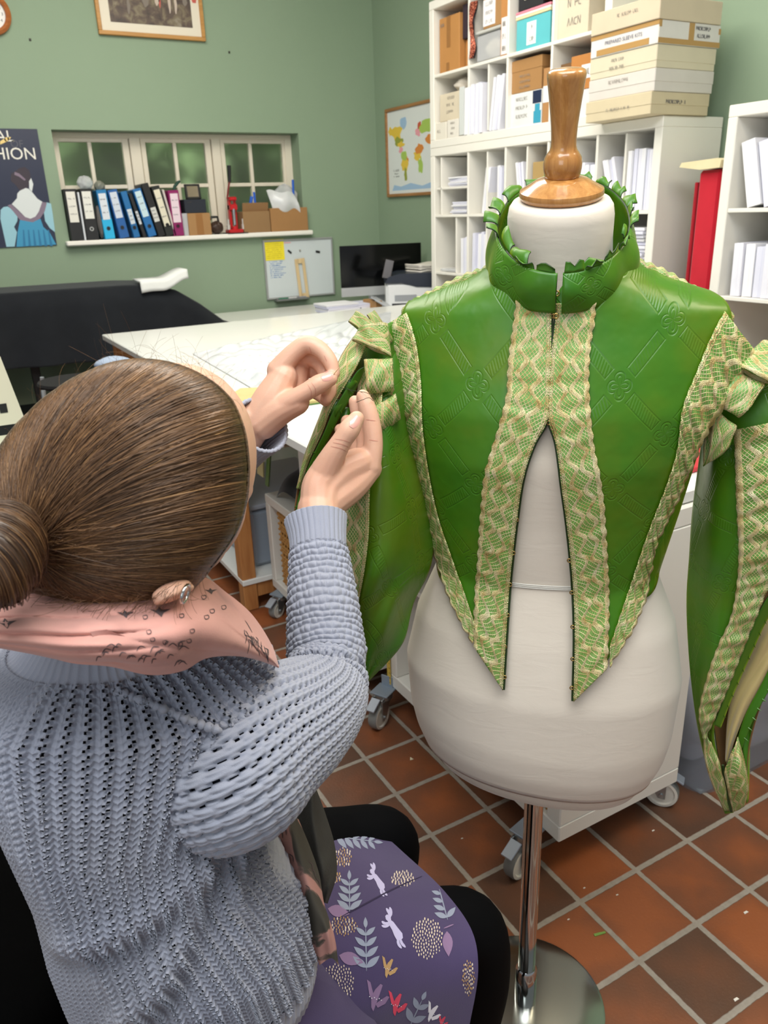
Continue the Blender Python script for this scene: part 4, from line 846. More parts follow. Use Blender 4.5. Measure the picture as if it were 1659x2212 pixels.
# side table and overlocker at the edge of the photo
st = thing('side_table', 'small side table with pale top under the cream sewing machine at the photo edge', 'table', (.05, 2.45, 0)); zS = at_d(5, 950, 2.6)[2]
build('tabletop', MB().b2((-.5, -.35, zS-.03), (.13, .3, zS), 0, .004), plain((196, 218, 208), .4), st)
for x, y in ((-.48, -.33), (.06, -.33), (-.48, .22), (.06, .22)): build('leg', MB().b2((x, y, 0), (x+.05, y+.05, zS-.03), 0, .003), SW, st)
ov = thing('sewing_machine', 'cream sewing machine with a black band cut off by the edge of the photo', 'sewing machine', (.02, 2.5, zS)); CM = plain((222, 216, 190), .35)
xr = at_d(33, 890, 2.6)[0]-.02
zz = lambda y: at_d(20, y, 2.6)[2]-zS
def taper(x1a, x1b, z0, z1, m_): return MB().prism([(-.3, z0), (x1a, z0), (x1b, z1), (-.3, z1)], (0, -.06, 0), X, Z, Y, .16, 0)
build('base', taper(xr, xr, .0, zz(878), 0), CM, ov); build('band', taper(xr-.003, xr-.003, zz(878), zz(858), 0), plain((18, 18, 18), .4), ov)
build('arm', taper(xr-.004, xr-.035, zz(858), zz(725), 0), CM, ov); build('slot', MB().b2((xr-.065, -.062, zz(833)), (xr-.045, -.06, zz(815))), plain((24, 24, 24)), ov)
build('thread_cone', MB().lathe([(.045, zz(775)), (.05, zz(760)), (.02, zz(700)), (0, zz(700))], 20, c=(xr-.08, .03, 0)), plain((206, 214, 220), .6), ov, 40)
hgr = MB().tube([at_d(95, 845, 3.2), at_d(120, 841, 3.2), at_d(150, 836, 3.2)], .008, 8).tube([at_d(83, 852, 3.2), at_d(84, 872, 3.2), at_d(84, 930, 3.2)], .008, 8)
rk = thing('metal_stool_frame', 'dark stool with pale rails in the shadow beyond her head', 'stool', (at_d(84, 930, 3.2)[0], at_d(84, 930, 3.2)[1], 0))
sx_ = np.array(rk.location); zr = at_d(95, 845, 3.2)[2]
build('seat', MB().lathe([(0, zr-.02), (.15, zr-.02), (.155, zr-.01), (.15, zr), (0, zr)], 28, c=(.2, .22, 0)), plain((9, 9, 10), .95), rk, 40)
for x, y in ((0, 0), (.4, .05), (.05, .42), (.38, .4)): build('leg', MB().tube([(x, y, 0), (.2+(x-.2)*.75, .22+(y-.22)*.75, zr)], .009, 8), plain((196, 200, 204), .3, .7), rk, 40)
# ------------------------------------------------------------------ dress form
FO = A(.749, .841, 0); EU = A(.747, -.665, 0); EV = A(-.665, -.747, 0)   # across the form, out of its chest
def fw_(u, v, z): u, v, z = np.broadcast_arrays(*(np.asarray(q, float) for q in (u, v, z))); return FO+u[..., None]*EU+v[..., None]*EV+z[..., None]*Z
def on_v(x, y, v):
    r = ray(x, y); return CAM+r*((v-(CAM-FO) @ EV)/(r @ EV))
cloth_ = Mat('cream_jersey', (222, 211, 194), .62, Sheen_Weight=.25); c_ = cloth_.coord()
cloth_.color(cloth_.mix(cloth_.noise(c_, 5, 5), (226, 215, 199), (212, 199, 180)))
cloth_.bump(cloth_.noise(cloth_.mapping(c_, (14, 14, 46)), 1, 4, .55, 1.2), .12, .004, cloth_.bump(cloth_.noise(c_, 1400, 2), .15, .0004))
form = thing('dress_form', 'cream dress form on a chrome pole wearing the green jacket', 'dress form', FO)
zz_ = [.625, .66, .70, .79, .88, .97, 1.06, 1.15, 1.22, 1.28, 1.32, 1.342, 1.36, 1.38, 1.40, 1.42]
fa = [.190, .203, .211, .2165, .198, .160, .164, .172, .176, .176, .174, .165, .14, .10, .078, .07]
ff = [.135, .146, .150, .148, .132, .112, .118, .128, .120, .098, .078, .07, .068, .068, .066, .064]
fb = [.13, .135, .137, .135, .12, .098, .098, .105, .10, .095, .075, .055, .05, .05, .055, .06]
ja = [.196, .208, .217, .222, .204, .168, .186, .206, .230, .250, .258, .246, .186, .126, .096, .085]
jf = [.145, .154, .158, .156, .140, .120, .127, .137, .130, .112, .098, .092, .090, .088, .086, .084]
jb = [.14, .145, .147, .145, .13, .106, .106, .112, .108, .102, .085, .062, .056, .056, .06, .065]
def body(a, f, b, z, t, kk=.55):
    A_, F_, B_ = (np.interp(z, zz_, q) for q in (a, f, b)); k = kk*smoothstep(1.2, 1.34, z)
    ct = cos(t); d = np.where(ct > 0, F_, B_)
    u = A_*np.sign(sin(t))*np.abs(sin(t))**.92+.008*smoothstep(1.2, 1.3, z); v = d*np.sign(ct)*np.abs(ct)**(.92+k)
    zc = z-.10*u*(1-smoothstep(.63, .9, z)); return fw_(u, v, zc)
zs_ = np.concatenate([np.linspace(.625, 1.3, 70), np.linspace(1.31, 1.365, 14)])
tt, zg_ = np.meshgrid(np.linspace(-PI, PI, 97), zs_)
P = body(fa, ff, fb, zg_, tt)
bot = [body(fa, ff, fb, np.full(97, .625), np.linspace(-PI, PI, 97))]
lip = []
cen = fw_(0, 0, .62)
for k, (s_, dz) in enumerate(((0.0, -.03), (.80, -.03), (.90, -.026), (.93, -.012), (.945, .0), (.96, .001), (.985, .006))):
    q = cen+(bot[0]-cen)*A(s_, s_, 1); q[:, 2] = bot[0][:, 2]+dz; lip.append(q)
G = np.concatenate([np.array(lip), P])
fbm = MB().grid(G); build('body', fbm, cloth_, form, True, True)
Tn = np.array(Matrix.Rotation(math.radians(13), 3, Vector(EU)))      # neck leans out over the chest
def tilt(mb, c): 
    R_ = np.stack([EU, EV, Z], 1)
    mb.v = [((v @ R_.T) @ Tn.T)+c for v in mb.v]; return mb
nc = fw_(.0, .0, 1.482)
k = .069
build('neck', tilt(MB().lathe([(k*1.12, -.13), (k*1.04, -.09), (k, -.05), (k, -.022), (k*.97, -.010), (k*.90, -.003), (k*.6, -.001), (0, -.001)], 64), nc), cloth_, form, True, True)
gw = Mat('varnished_beech', (176, 122, 62), .22, Coat_Weight=.7, Coat_Roughness=.06); v_ = gw.mapping(gw.coord(), (95, 95, 9))
gw.color(gw.ramp(gw.noise(v_, 1, 5, .6, .5), [(.3, (158, 104, 50)), (.55, (184, 130, 70)), (.75, (200, 148, 86))])); gw.t.nodes['Principled BSDF'].inputs['Roughness'].default_value = .25
fin = [(0, -.001), (.0505, -.001), (.0535, .002), (.0545, .006), (.0535, .010), (.048, .013), (.040, .0175), (.033, .022), (.024, .0245), (.021, .025)]
build('neck_cap', tilt(MB().lathe(fin+[(0, .0252)], 64), nc), gw, form, 35, True)
ball = [(.0, .030), (.0205, .030), (.0222, .034), (.0235, .041), (.0238, .047), (.0225, .054), (.0188, .060), (.0165, .063), (.0155, .068), (.0152, .075), (.016, .09), (.0176, .105), (.0197, .122), (.0216, .136), (.0226, .143), (.0228, .147), (.0216, .1505), (.018, .1525), (.01, .1535), (0, .154)]
ball = [(r*1.03, .0245+(z-.030)*1.0) for r, z in ball]
build('finial', tilt(MB().lathe(ball, 56), nc), gw, form, True, True)
chrome = Mat('chrome', (205, 204, 202), .09, 1.0)
pm_ = MB().lathe([(.0165, .02), (.0165, .64)], 40, c=FO); build('pole', pm_, chrome, form, True, True)
build('pole_sleeve', MB().lathe([(.0168, .548), (.0192, .548), (.0196, .551), (.0196, .64)], 40, c=FO), chrome, form, 40, True)
build('base_ferrule', MB().lathe([(.0166, .105), (.0205, .10), (.0205, .012), (.024, .008)], 40, c=FO), chrome, form, 40, True)
bs = MB().lathe([(0, .016), (.03, .016), (.10, .013), (.148, .009), (.153, .006), (.153, 0), (0, 0)], 72, c=FO-EV*.0)
build('base', bs, Mat('brushed_steel_base', (178, 182, 176), .2, 1.0), form, 40, True)
kp = at_d(1107, 1702, 1.335); kd = -EU*.75+EV*.66; kd /= np.linalg.norm(kd)
ks = FO+Z*.575; kn = MB()
c0 = A(*ks[:2], kp[2]); ax = kd; s1_ = np.cross(Z, ax); Q = np.stack([s1_, Z, ax], 1)
def knob(prof, lob=0):
    m = MB(); t = np.linspace(0, 2*PI, 49); prof = np.array(prof); G = np.stack([prof[:, None, 0]*(1+lob*cos(7*t)[None])*cos(t), prof[:, None, 0]*(1+lob*cos(7*t)[None])*sin(t), np.repeat(prof[:, 1:2], 49, 1)], -1)
    return m.grid(G @ Q.T+c0, flip=True)
build('knob_screw', knob([(.006, .018), (.006, .04), (.009, .041)]), chrome, form, 40, True)
build('knob', knob([(.0, .038), (.012, .038), (.0165, .042), (.0165, .052), (.012, .056), (0, .057)], .07), plain((96, 86, 70), .25, .8), form, 40, True)
# elastic waist tape
tt1 = np.linspace(-1.2, 1.2, 60); rows = [body(fa, ff, fb, np.full(60, z), tt1)+EV*.0015 for z in (.970, .9725, .975, .9775)]
el = MB()
for i in range(3): el.grid(np.stack([rows[i]+Z*.0003, rows[i]+EV*.0008+Z*.0012, rows[i]+Z*.0022]))
build('waist_tape', el, plain((226, 222, 210), .6), form, True, True)

# ------------------------------------------------------------------ jacket
jk = thing('green_jacket', 'green satin period jacket with gold lace trim on the dress form', 'jacket', FO)
def satin(name, col, dark):
    m = Mat(name, col, .36, Sheen_Weight=.28, Sheen_Roughness=.35, Specular_IOR_Level=.4); m.b.inputs['Sheen Tint'].default_value = srgb(190, 190, 40)
    L = .086; uv = m.coord('UV'); uvm = m.mapping(uv, (1/L, 1/L, 1)); s = m.n('SeparateXYZ'); m.l(uvm, s.inputs[0])
    fr = lambda q: m.math('SUBTRACT', m.math('FRACT', m.math('ADD', q, 100.5)), .5)
    x, y = fr(s.outputs[0]), fr(s.outputs[1]); ax, ay = m.math('ABSOLUTE', x), m.math('ABSOLUTE', y)
    def bar(p, q, raw):                       # long along q, across p
        side = m.math('SUBTRACT', .082, m.math('ABSOLUTE', p)); end = m.math('SUBTRACT', m.math('ABSOLUTE', q), .22)
        d = m.math('MINIMUM', side, end)       # >0 inside
        line = m.math('SUBTRACT', 1, m.math('MULTIPLY', m.math('ABSOLUTE', d), 70), clamp=True)
        ins = m.math('GREATER_THAN', d, .012)
        hat = m.math('SINE', m.math('ADD', m.math('MULTIPLY', raw, 130), m.math('MULTIPLY', p, 60)))
        return m.math('ADD', m.math('MULTIPLY', line, -.9), m.math('MULTIPLY', m.math('MULTIPLY', ins, hat), .28))
    h = m.math('ADD', bar(x, y, s.outputs[1]), bar(y, x, s.outputs[0]))
    r = m.math('SQRT', m.math('ADD', m.math('MULTIPLY', x, x), m.math('MULTIPLY', y, y)))
    an = m.math('ADD', m.math('ARCTAN2', y, x), PI/4)
    pet = m.math('ABSOLUTE', m.math('COSINE', m.math('MULTIPLY', an, 2)))
    rim = m.math('MULTIPLY_ADD', m.math('POWER', pet, .6), .085, .085)
    fl = m.math('SUBTRACT', 1, m.math('MULTIPLY', m.math('ABSOLUTE', m.math('SUBTRACT', r, rim)), 60), clamp=True)
    rim2 = m.math('MULTIPLY', m.math('POWER', pet, 1.4), .125)
    fl2 = m.math('SUBTRACT', 1, m.math('MULTIPLY', m.math('ABSOLUTE', m.math('SUBTRACT', r, rim2)), 60), clamp=True)
    fl2 = m.math('MULTIPLY', fl2, m.math('LESS_THAN', r, .15))
    h = m.math('SUBTRACT', h, m.math('ADD', fl, fl2))
    o = m.coord('Object'); big = m.noise(o, 9, 3)
    m.color(m.ramp(big, [(.32, (54, 110, 22)), (.5, col), (.68, dark)]))
    nn = m.bump(m.noise(o, 17, 3, .5), .3, .009); m.bump(h, .5, .001, nn); return m
SAT = satin('green_satin', (64, 112, 18), (82, 112, 16))
SATP = Mat('green_satin_edge', (58, 112, 24), .4, Sheen_Weight=.4); SATP.b.inputs['Sheen Tint'].default_value = srgb(170, 190, 40)
DKG = plain((30, 52, 12), .5)
def lace(name, width=.052, per=.034, ground=(104, 150, 66)):
    m = Mat(name, (200, 180, 110), .42); uv = m.coord('UV'); s = m.n('SeparateXYZ'); m.l(uv, s.inputs[0])
    o = m.coord('Object'); jit = m.math('MULTIPLY', m.math('SUBTRACT', m.noise(o, 45, 2), .5), .05)
    x = m.math('ADD', s.outputs[0], jit); y = s.outputs[1]
    w = m.math('SINE', m.math('MULTIPLY', y, 2*PI/per))
    def cord(cx, amp):
        d = m.math('ABSOLUTE', m.math('SUBTRACT', x, m.math('MULTIPLY_ADD', w, amp, cx)))
        return m.math('SUBTRACT', 1, m.math('DIVIDE', d, .062), clamp=True), d
    c1, d1 = cord(.33, .095); c2, d2 = cord(.66, -.095)
    c = m.math('MAXIMUM', c1, c2)
    X_ = m.math('MULTIPLY', x, width); p = .0050
    def net(a, b):
        q = m.math('ADD', m.math('MULTIPLY', X_, a), m.math('MULTIPLY', y, b)); q = m.math('ADD', q, m.math('MULTIPLY', w, .0012))
        return m.math('SUBTRACT', 1, m.math('DIVIDE', m.math('ABSOLUTE', m.math('SUBTRACT', m.math('FRACT', m.math('DIVIDE', q, p)), .5)), .13), clamp=True)
    n_ = m.math('MAXIMUM', net(1.0, .8), net(1.0, -.8))
    e1 = m.math('SUBTRACT', 1, m.math('DIVIDE', m.math('ABSOLUTE', m.math('SUBTRACT', x, .055)), .075), clamp=True)
    e2 = m.math('SUBTRACT', 1, m.math('DIVIDE', m.math('ABSOLUTE', m.math('SUBTRACT', x, .955)), .018), clamp=True)
    e3 = m.math('SUBTRACT', 1, m.math('DIVIDE', m.math('ABSOLUTE', m.math('SUBTRACT', x, .90)), .016), clamp=True)
    lad = m.math('MULTIPLY', m.math('GREATER_THAN', x, .90), m.math('GREATER_THAN', m.math('SINE', m.math('MULTIPLY', y, 2*PI/.0032)), .3))
    ed = m.math('MAXIMUM', m.math('MAXIMUM', e1, e2), e3)
    thr = m.math('MULTIPLY_ADD', m.math('SINE', m.math('MULTIPLY', m.math('MINIMUM', d1, d2), 260)), .35, .65)
    th2 = m.math('MULTIPLY_ADD', m.noise(m.mapping(o, (1, 1, 1)), 900, 2), 1.2, -.1)
    big = m.math('MAXIMUM', c, ed)
    gold = m.math('MAXIMUM', m.math('GREATER_THAN', big, .06), m.math('MAXIMUM', m.math('GREATER_THAN', n_, .25), lad))
    tint = m.math('ADD', m.math('MULTIPLY', m.noise(o, 60, 4), .75), m.math('MULTIPLY', th2, .25))
    gc_ = m.ramp(tint, [(.26, (128, 94, 48)), (.38, (196, 168, 100)), (.5, (226, 208, 148)), (.7, (242, 232, 188))])
    m.color(m.mix(gold, ground, gc_)); m.l(m.math('MULTIPLY', gold, .12), m.b.inputs['Metallic'])
    hgt = m.math('ADD', m.math('MULTIPLY', m.math('POWER', big, .5), m.math('MULTIPLY', m.math('ADD', thr, th2), .8)), m.math('MULTIPLY', n_, .35))
    m.bump(hgt, .9, .0016); return m
LACE = lace('gold_lace')
tt, zg_ = np.meshgrid(np.linspace(-PI, PI, 145), np.concatenate([np.linspace(.64, 1.3, 80), np.linspace(1.308, 1.415, 30)]))
JP = body(ja, jf, jb, zg_, tt)
_t = MB().grid(JP); JV = np.vstack(_t.v)
JB = BVHTree.FromPolygons([Vector(p) for p in JV], _t.f)
def drape(x, y, off=0.0):
    """point of the jacket's outside seen at this place of the photograph, lifted off by off"""
    r = ray(x, y); h = JB.ray_cast(Vector(CAM), Vector(r))
    if h[0] is None:
        d = 1.15
        for _ in range(3):
            q = JB.find_nearest(Vector(CAM+r*d)); d = (np.array(q[0])-CAM) @ CF
        p, n = np.array(CAM+r*d), np.array(q[1])
    else: p, n = np.array(h[0]), np.array(h[1])
    if n @ r > 0: n = -n
    return p+n*off
def curve2(pts, n): return spline(np.array(pts, float), n)
def panel(L, R, n, m, off, wave=0, wl=.02, uvmode=None, bulge=0, seed=0):
    """cloth between two edge lines, laid over the jacket body"""
    a, b = curve2(L, n), curve2(R, n); P = np.zeros((n, m, 3)); rr = np.random.default_rng(seed)
    for i in range(n):
        for j in range(m):
            q = a[i]+(b[i]-a[i])*j/(m-1); o_ = off+bulge*math.sin(PI*j/(m-1))
            P[i, j] = drape(q[0], q[1], o_)
    return P
def uv_along(P):
    d = np.r_[0, np.cumsum(np.linalg.norm(np.diff(P[:, P.shape[1]//2], axis=0), axis=1))]
    return np.stack(np.meshgrid(d, np.linspace(0, 1, P.shape[1]), indexing='ij')[::-1], -1)
def uv_flat(P, anchor, flip=1, ang=PI/4):
    """cloth pattern laid square across the chest"""
    a0 = drape(*anchor); d = P-a0; s_ = (d @ EU)*flip; t_ = d @ (Z*.95+EV*.3)
    return np.stack([s_*math.cos(ang)-t_*math.sin(ang), s_*math.sin(ang)+t_*math.cos(ang)], -1)
def scallop(c, n, amp, per, side):
    q = curve2(c, n); d = np.r_[0, np.cumsum(np.linalg.norm(np.diff(q, axis=0), axis=1))]; q[:, 0] += side*amp*(np.abs(sin(d*PI/per))-.5); return q
OPL = [(1191, 640), (1191, 690), (1190, 800), (1183, 905), (1155, 960), (1132, 1030), (1117, 1130), (1104, 1250), (1096, 1360), (1088, 1488)]
OPR = [(1201, 640), (1200, 690), (1187, 800), (1185, 905), (1200, 955), (1213, 1050), (1226, 1150), (1236, 1260), (1240, 1370), (1237, 1512)]
OUL = [(1120, 640), (1115, 672), (1100, 790), (1097, 850), (1080, 920), (1051, 1020), (1042, 1110), (1037, 1200), (1030, 1300), (1027, 1392)]
OUR = [(1284, 640), (1284, 680), (1272, 770), (1271, 850), (1281, 960), (1299, 1060), (1307, 1180), (1311, 1300), (1308, 1442)]
SLI = [(880, 662), (905, 740), (916, 830), (920, 920), (936, 1030), (956, 1120), (986, 1210), (1012, 1290), (1029, 1345)]
SLO = [(815, 700), (845, 790), (862, 870), (871, 930), (897, 1020), (922, 1110), (946, 1190), (972, 1280), (1001, 1345), (1026, 1388)]
SRI = [(1566, 660), (1533, 720), (1499, 800), (1468, 880), (1455, 970), (1430, 1050), (1399, 1130), (1365, 1230), (1340, 1310), (1313, 1395)]
SRO = [(1632, 745), (1594, 812), (1556, 870), (1510, 945), (1489, 995), (1466, 1050), (1440, 1110), (1415, 1160), (1398, 1230), (1384, 1305), (1350, 1378), (1311, 1438)]
def midc(a, b, n=60): return (curve2(a, n)+curve2(b, n))/2
PL = panel([(1120, 560), *OPL[0:]], [(1000, 600), (880, 660), *midc(SLI, SLO)[6::6].tolist(), (1022, 1378)], 110, 56, .0035)
PR = panel([(1270, 556), *OPR[0:]], [(1420, 590), (1570, 662), *midc(SRI, SRO)[6::6].tolist(), (1311, 1425)], 110, 56, .0035)
fm = MB().grid(PL, uv=uv_flat(PL, (1032, 828), -1), flip=True); fm.grid(PR, uv=uv_flat(PR, (1338, 831), 1))
bod = build('bodice', fm, [SAT, DKG], jk, True, True); sd = bod.modifiers.new('thick', 'SOLIDIFY'); sd.thickness = .0022; sd.offset = -1; sd.material_offset_rim = 1
# sides and back
zz2, t2_ = np.meshgrid(np.concatenate([np.linspace(0, 1, 60), np.linspace(1.02, 1.3, 14)]), np.linspace(.80, 2*PI-.80, 110))
hem = .95+.03*smoothstep(.9, 1.6, np.minimum(t2_, 2*PI-t2_)); zq = hem+(1.305-hem)*np.minimum(zz2, 1)+np.maximum(zz2-1, 0)*.36
ja0 = [.196, .208, .217, .222, .204, .168, .186, .202, .208, .210, .206, .196, .168, .122, .096, .085]; BPn = body(ja0, jf, jb, zq, t2_); bo_ = build('back_panel', MB().grid(BPn, uv=np.stack([t2_*.19*.7-zq*.7, t2_*.19*.7+zq*.7], -1)), SAT, jk, True, True); bo_.modifiers.new('thick', 'SOLIDIFY').thickness = .002
# gold lace bands
for L_, R_, side, wv in ((scallop(OUL, 160, 4, 26, -1), OPL, 0, 0), (scallop(OUR, 160, 4, 26, 1), OPR, 0, 0), (scallop(SLO, 160, 5, 28, -1), SLI, 0, 1), (scallop(SRO, 160, 5, 26, 1), SRI, 0, 1)):
    P = panel(L_[4:] if len(L_) == 160 else L_, curve2(R_, 160)[4:], 150, 12, .0065); a_ = np.arange(150)[:, None]; j_ = np.linspace(0, 1, 12)[None]
    nrm = -CF; P = P+(nrm[None, None]*(.0016*sin(a_*.55+2*sin(a_*.13))*(1-j_)*(1.4 if wv else .6)+.0012*sin(a_*1.2+j_*5)*(1 if wv else .3))[..., None])
    o = build('lace_band', MB().grid(P, uv=uv_along(P), flip=(L_[0][0] < R_[0][0])), LACE, jk, True, True); o.modifiers.new('thick', 'SOLIDIFY').thickness = .0012
# piped edge of the front opening
for c_, s_ in ((OPL, 1), (OPR, -1)):
    q = curve2(c_, 90); pts = [drape(x+s_*1.5, y, .003) for x, y in q]; build('front_edge', MB().tube(pts, .0016, 6), DKG, jk, True, True)
brass = plain((176, 146, 84), .25, .9)
for x, y in ((1117, 1119), (1110, 1191), (1103, 1259), (1098, 1327), (1092, 1395), (1091, 1460), (1229, 1207), (1234, 1277), (1236, 1352), (1236, 1421), (1234, 1483), (1195, 683), (1189, 760), (1186, 912)):
    p = drape(x, y, .005); t = np.linspace(0, 2*PI, 11); build('hook', MB().tube([p+EU*.0026*math.cos(q)+Z*.0026*math.sin(q) for q in t], .0009, 5, 0, False), brass, jk, True, True)
# lace along the shoulder seams
for c_ in ([(1066, 574), (1040, 584), (1000, 598), (950, 622), (905, 645), (868, 668)], [(1362, 562), (1392, 572), (1440, 592), (1490, 620), (1540, 648), (1584, 682)]):
    q = curve2(c_, 70); b0 = np.array([on_v(x, y, .0) for x, y in q]); w_ = .0015*sin(np.arange(70)*.9)[:, None]
    P = np.stack([b0+EV*.006-Z*.008, b0+Z*(.001+w_)+EV*.003, b0-EV*.012+Z*(.003+w_), b0-EV*.03-Z*.002], 1)
    o = build('shoulder_lace', MB().grid(P, uv=uv_along(P), flip=True), LACE, jk, True, True); o.modifiers.new('thick', 'SOLIDIFY').thickness = .0015
# standing collar with snipped seam allowance
cbase = lambda t: fw_(.003+.094*sin(t), .003+.099*cos(t), 1.386-.037*cos(t))
ctop = lambda t: fw_(.003+.083*sin(t), .004+.108*cos(t), 1.452-.056*cos(t)+.0*t)
cl_ = MB(); g_ = .036
for t0, t1 in ((g_, PI), (-g_, -PI)):
    t = np.linspace(t0, t1, 90)[:, None]; s_ = np.linspace(0, 1, 14)[None]
    b_, u_ = cbase(t[:, 0])[:, None], ctop(t[:, 0])[:, None]; P = b_+(u_-b_)*s_[..., None]
    bul = (.006*sin(PI*s_)+.003*sin(5*t+2*s_)*s_*(1-s_)*2+.0025*sin(11*t)*sin(PI*s_))[..., None]; rad = np.stack([sin(t)*EU[0]+cos(t)*EV[0], sin(t)*EU[1]+cos(t)*EV[1], 0*t], -1)
    P = P+rad*bul; uvq = np.stack([(t*.1*.7+s_*.07*.7)+.03, t*.1*.7-s_*.07*.7], -1)
    cl_.grid(P, uv=uvq, flip=t0 > 0)
co_l = build('collar', cl_, [SAT, DKG], jk, True, True); sd = co_l.modifiers.new('thick', 'SOLIDIFY'); sd.thickness = .003; sd.offset = -1; sd.material_offset_rim = 1
rr = random.Random(4)
def tab(t0, t1, h, out, curl, inward=False):
    """one snipped tab of the collar's raw edge, bent outwards or folded in"""
    n, m = 6, 5; P = np.zeros((n, m, 3))
    for i in range(n):
        s_ = i/(n-1)
        for j in range(m):
            t = t0+(t1-t0)*(j/(m-1)*(1-.10*s_)+.05*s_); b_ = ctop(np.array(t)); rad = EU*math.sin(t)+EV*math.cos(t)
            P[i, j] = b_+Z*h*math.sin(s_*curl)/max(curl, .1)+rad*(out*s_*s_+.002)*(-1 if inward else 1)+Z*(.004*math.sin(j*1.6+t*9)*s_)
    o = build('collar_tab', MB().grid(P, uv=np.zeros((n, m, 2))+.03), [SATP, DKG], jk, True, True); sd = o.modifiers.new('thick', 'SOLIDIFY'); sd.thickness = .0015; sd.material_offset_rim = 1
ang = math.radians
for a0, a1, h, out, inn in ((-4, -20, .010, .002, 0), (-22, -40, .009, .004, 0), (-30, -52, .019, .010, 1), (-52, -72, .020, .009, 1), (-72, -84, .013, .014, 0), (-88, -98, .012, .018, 0), (-101, -112, .013, .016, 0), (-118, -138, .013, .010, 0), (-142, -165, .012, .006, 0),
                            (3, 19, .017, .001, 0), (20, 35, .008, .005, 0), (37, 52, .011, .002, 0), (54, 66, .010, .006, 0), (68, 78, .013, .003, 1), (80, 91, .012, .010, 0), (93, 103, .014, .004, 0), (105, 116, .013, .014, 0), (119, 132, .013, .010, 0), (136, 150, .012, .008, 0), (154, 170, .012, .006, 0)):
    tab(ang(a0), ang(a1), h, out, 1.5, inn)
for z_ in (1.345, 1.372):
    p = fw_(.0, .108, z_); build('hook', MB().tube([p+EU*.003*math.cos(q)+Z*.003*math.sin(q) for q in np.linspace(0, 2*PI, 11)], .001, 5, 0, False), brass, jk, True, True)

# ---- free hanging cloth between edge lines given with their distance
def sheet(curves, n, m, noise=0, seed=0, along=None):
    """surface through several lines (x, y, distance), each followed from top to bottom"""
    C_ = np.stack([spline(np.array(c, float), n) for c in curves], 1)        # n, k, 3
    out = np.zeros((n, m, 3))
    for i in range(n): out[i] = spline(C_[i], m) if C_.shape[1] > 2 else C_[i, 0]+(C_[i, 1]-C_[i, 0])*np.linspace(0, 1, m)[:, None]
    if noise:
        u_, v_ = np.meshgrid(np.linspace(0, 1, n), np.linspace(0, 1, m), indexing='ij'); r_ = np.random.default_rng(seed); k = np.zeros((n, m))
        for q in range(5): a, b, c = r_.uniform(2, 9), r_.uniform(2, 8), r_.uniform(0, 6); k += sin(a*u_*2+b*v_*2+c+1.5*sin(u_*a))/5
        out[..., 2] += noise*k*(sin(PI*v_)**.5)
    return CAM+((out[..., 0]-PPX)/FPX)[..., None]*out[..., 2:3]*CR+((out[..., 1]-PPY)/FPX)[..., None]*out[..., 2:3]*CD+out[..., 2:3]*CF
def cloth_part(name, P, mats, uv=None, th=.0018, flip=False, par=None, off=-1, rim=0):
    o = build(name, MB().grid(P, uv=uv, flip=flip), mats, par or jk, True, True)
    if th: sd = o.modifiers.new('thick', 'SOLIDIFY'); sd.thickness = th; sd.offset = off; sd.material_offset_rim = rim
    return o
def uv_m(P, ang=PI/4):
    du = np.linalg.norm(np.diff(P, axis=1), axis=2); dv = np.linalg.norm(np.diff(P, axis=0), axis=2)
    u_ = np.concatenate([np.zeros((P.shape[0], 1)), np.cumsum(du, 1)], 1); v_ = np.r_[0, np.cumsum(dv.mean(1))][:, None]+0*u_
    return np.stack([u_*math.cos(ang)-v_*math.sin(ang), u_*math.sin(ang)+v_*math.cos(ang)], -1)
brown = fabric('brown_sleeve_lining', (138, 98, 50), (112, 78, 40), 500, .6, .2); goldl = Mat('gold_silk_lining', (200, 176, 118), .4, Sheen_Weight=.3)
goldl.bump(goldl.noise(goldl.coord(), 40, 3), .3, .003)
# sleeve she is sewing: back half with its lining, then front half
SLB = [[(760, 735, 1.12), (716, 822, 1.10), (697, 880, 1.09), (676, 935, 1.085), (655, 995, 1.085), (641, 1060, 1.085), (632, 1130, 1.09), (627, 1210, 1.10), (630, 1290, 1.115), (655, 1370, 1.14), (705, 1430, 1.16), (786, 1474, 1.18)],
       [(820, 735, 1.14), (790, 822, 1.14), (775, 880, 1.135), (765, 935, 1.13), (755, 995, 1.13), (748, 1060, 1.135), (742, 1130, 1.15), (738, 1210, 1.18), (735, 1290, 1.225), (742, 1370, 1.22), (760, 1430, 1.20), (786, 1474, 1.185)],
       [(880, 735, 1.18), (900, 822, 1.20), (906, 880, 1.20), (915, 935, 1.205), (925, 995, 1.21), (934, 1060, 1.215), (938, 1130, 1.215), (928, 1210, 1.21), (898, 1290, 1.205), (868, 1385, 1.20), (835, 1430, 1.19), (787, 1475, 1.186)]]
P = sheet(SLB, 70, 30); cloth_part('sleeve_lining', P, brown, th=.001, flip=True)
cloth_part('sleeve_back', P+CF*.004, SAT, uv_m(P), .001, flip=True)
SLF = [[(788, 765, 1.105), (776, 860, 1.09), (765, 930, 1.085), (750, 1000, 1.085), (738, 1070, 1.085), (730, 1150, 1.09), (732, 1230, 1.10), (748, 1300, 1.12), (768, 1370, 1.14), (780, 1430, 1.16), (787, 1476, 1.18)],
       [(838, 760, 1.085), (838, 860, 1.055), (838, 930, 1.05), (838, 1000, 1.05), (838, 1070, 1.055), (832, 1150, 1.065), (826, 1230, 1.08), (815, 1300, 1.10), (808, 1370, 1.125), (800, 1430, 1.155), (788, 1477, 1.18)],
       [(892, 755, 1.135), (902, 860, 1.12), (900, 930, 1.13), (920, 1000, 1.155), (935, 1070, 1.165), (939, 1150, 1.17), (926, 1230, 1.175), (893, 1300, 1.175), (870, 1385, 1.175), (833, 1432, 1.175), (789, 1478, 1.18)]]
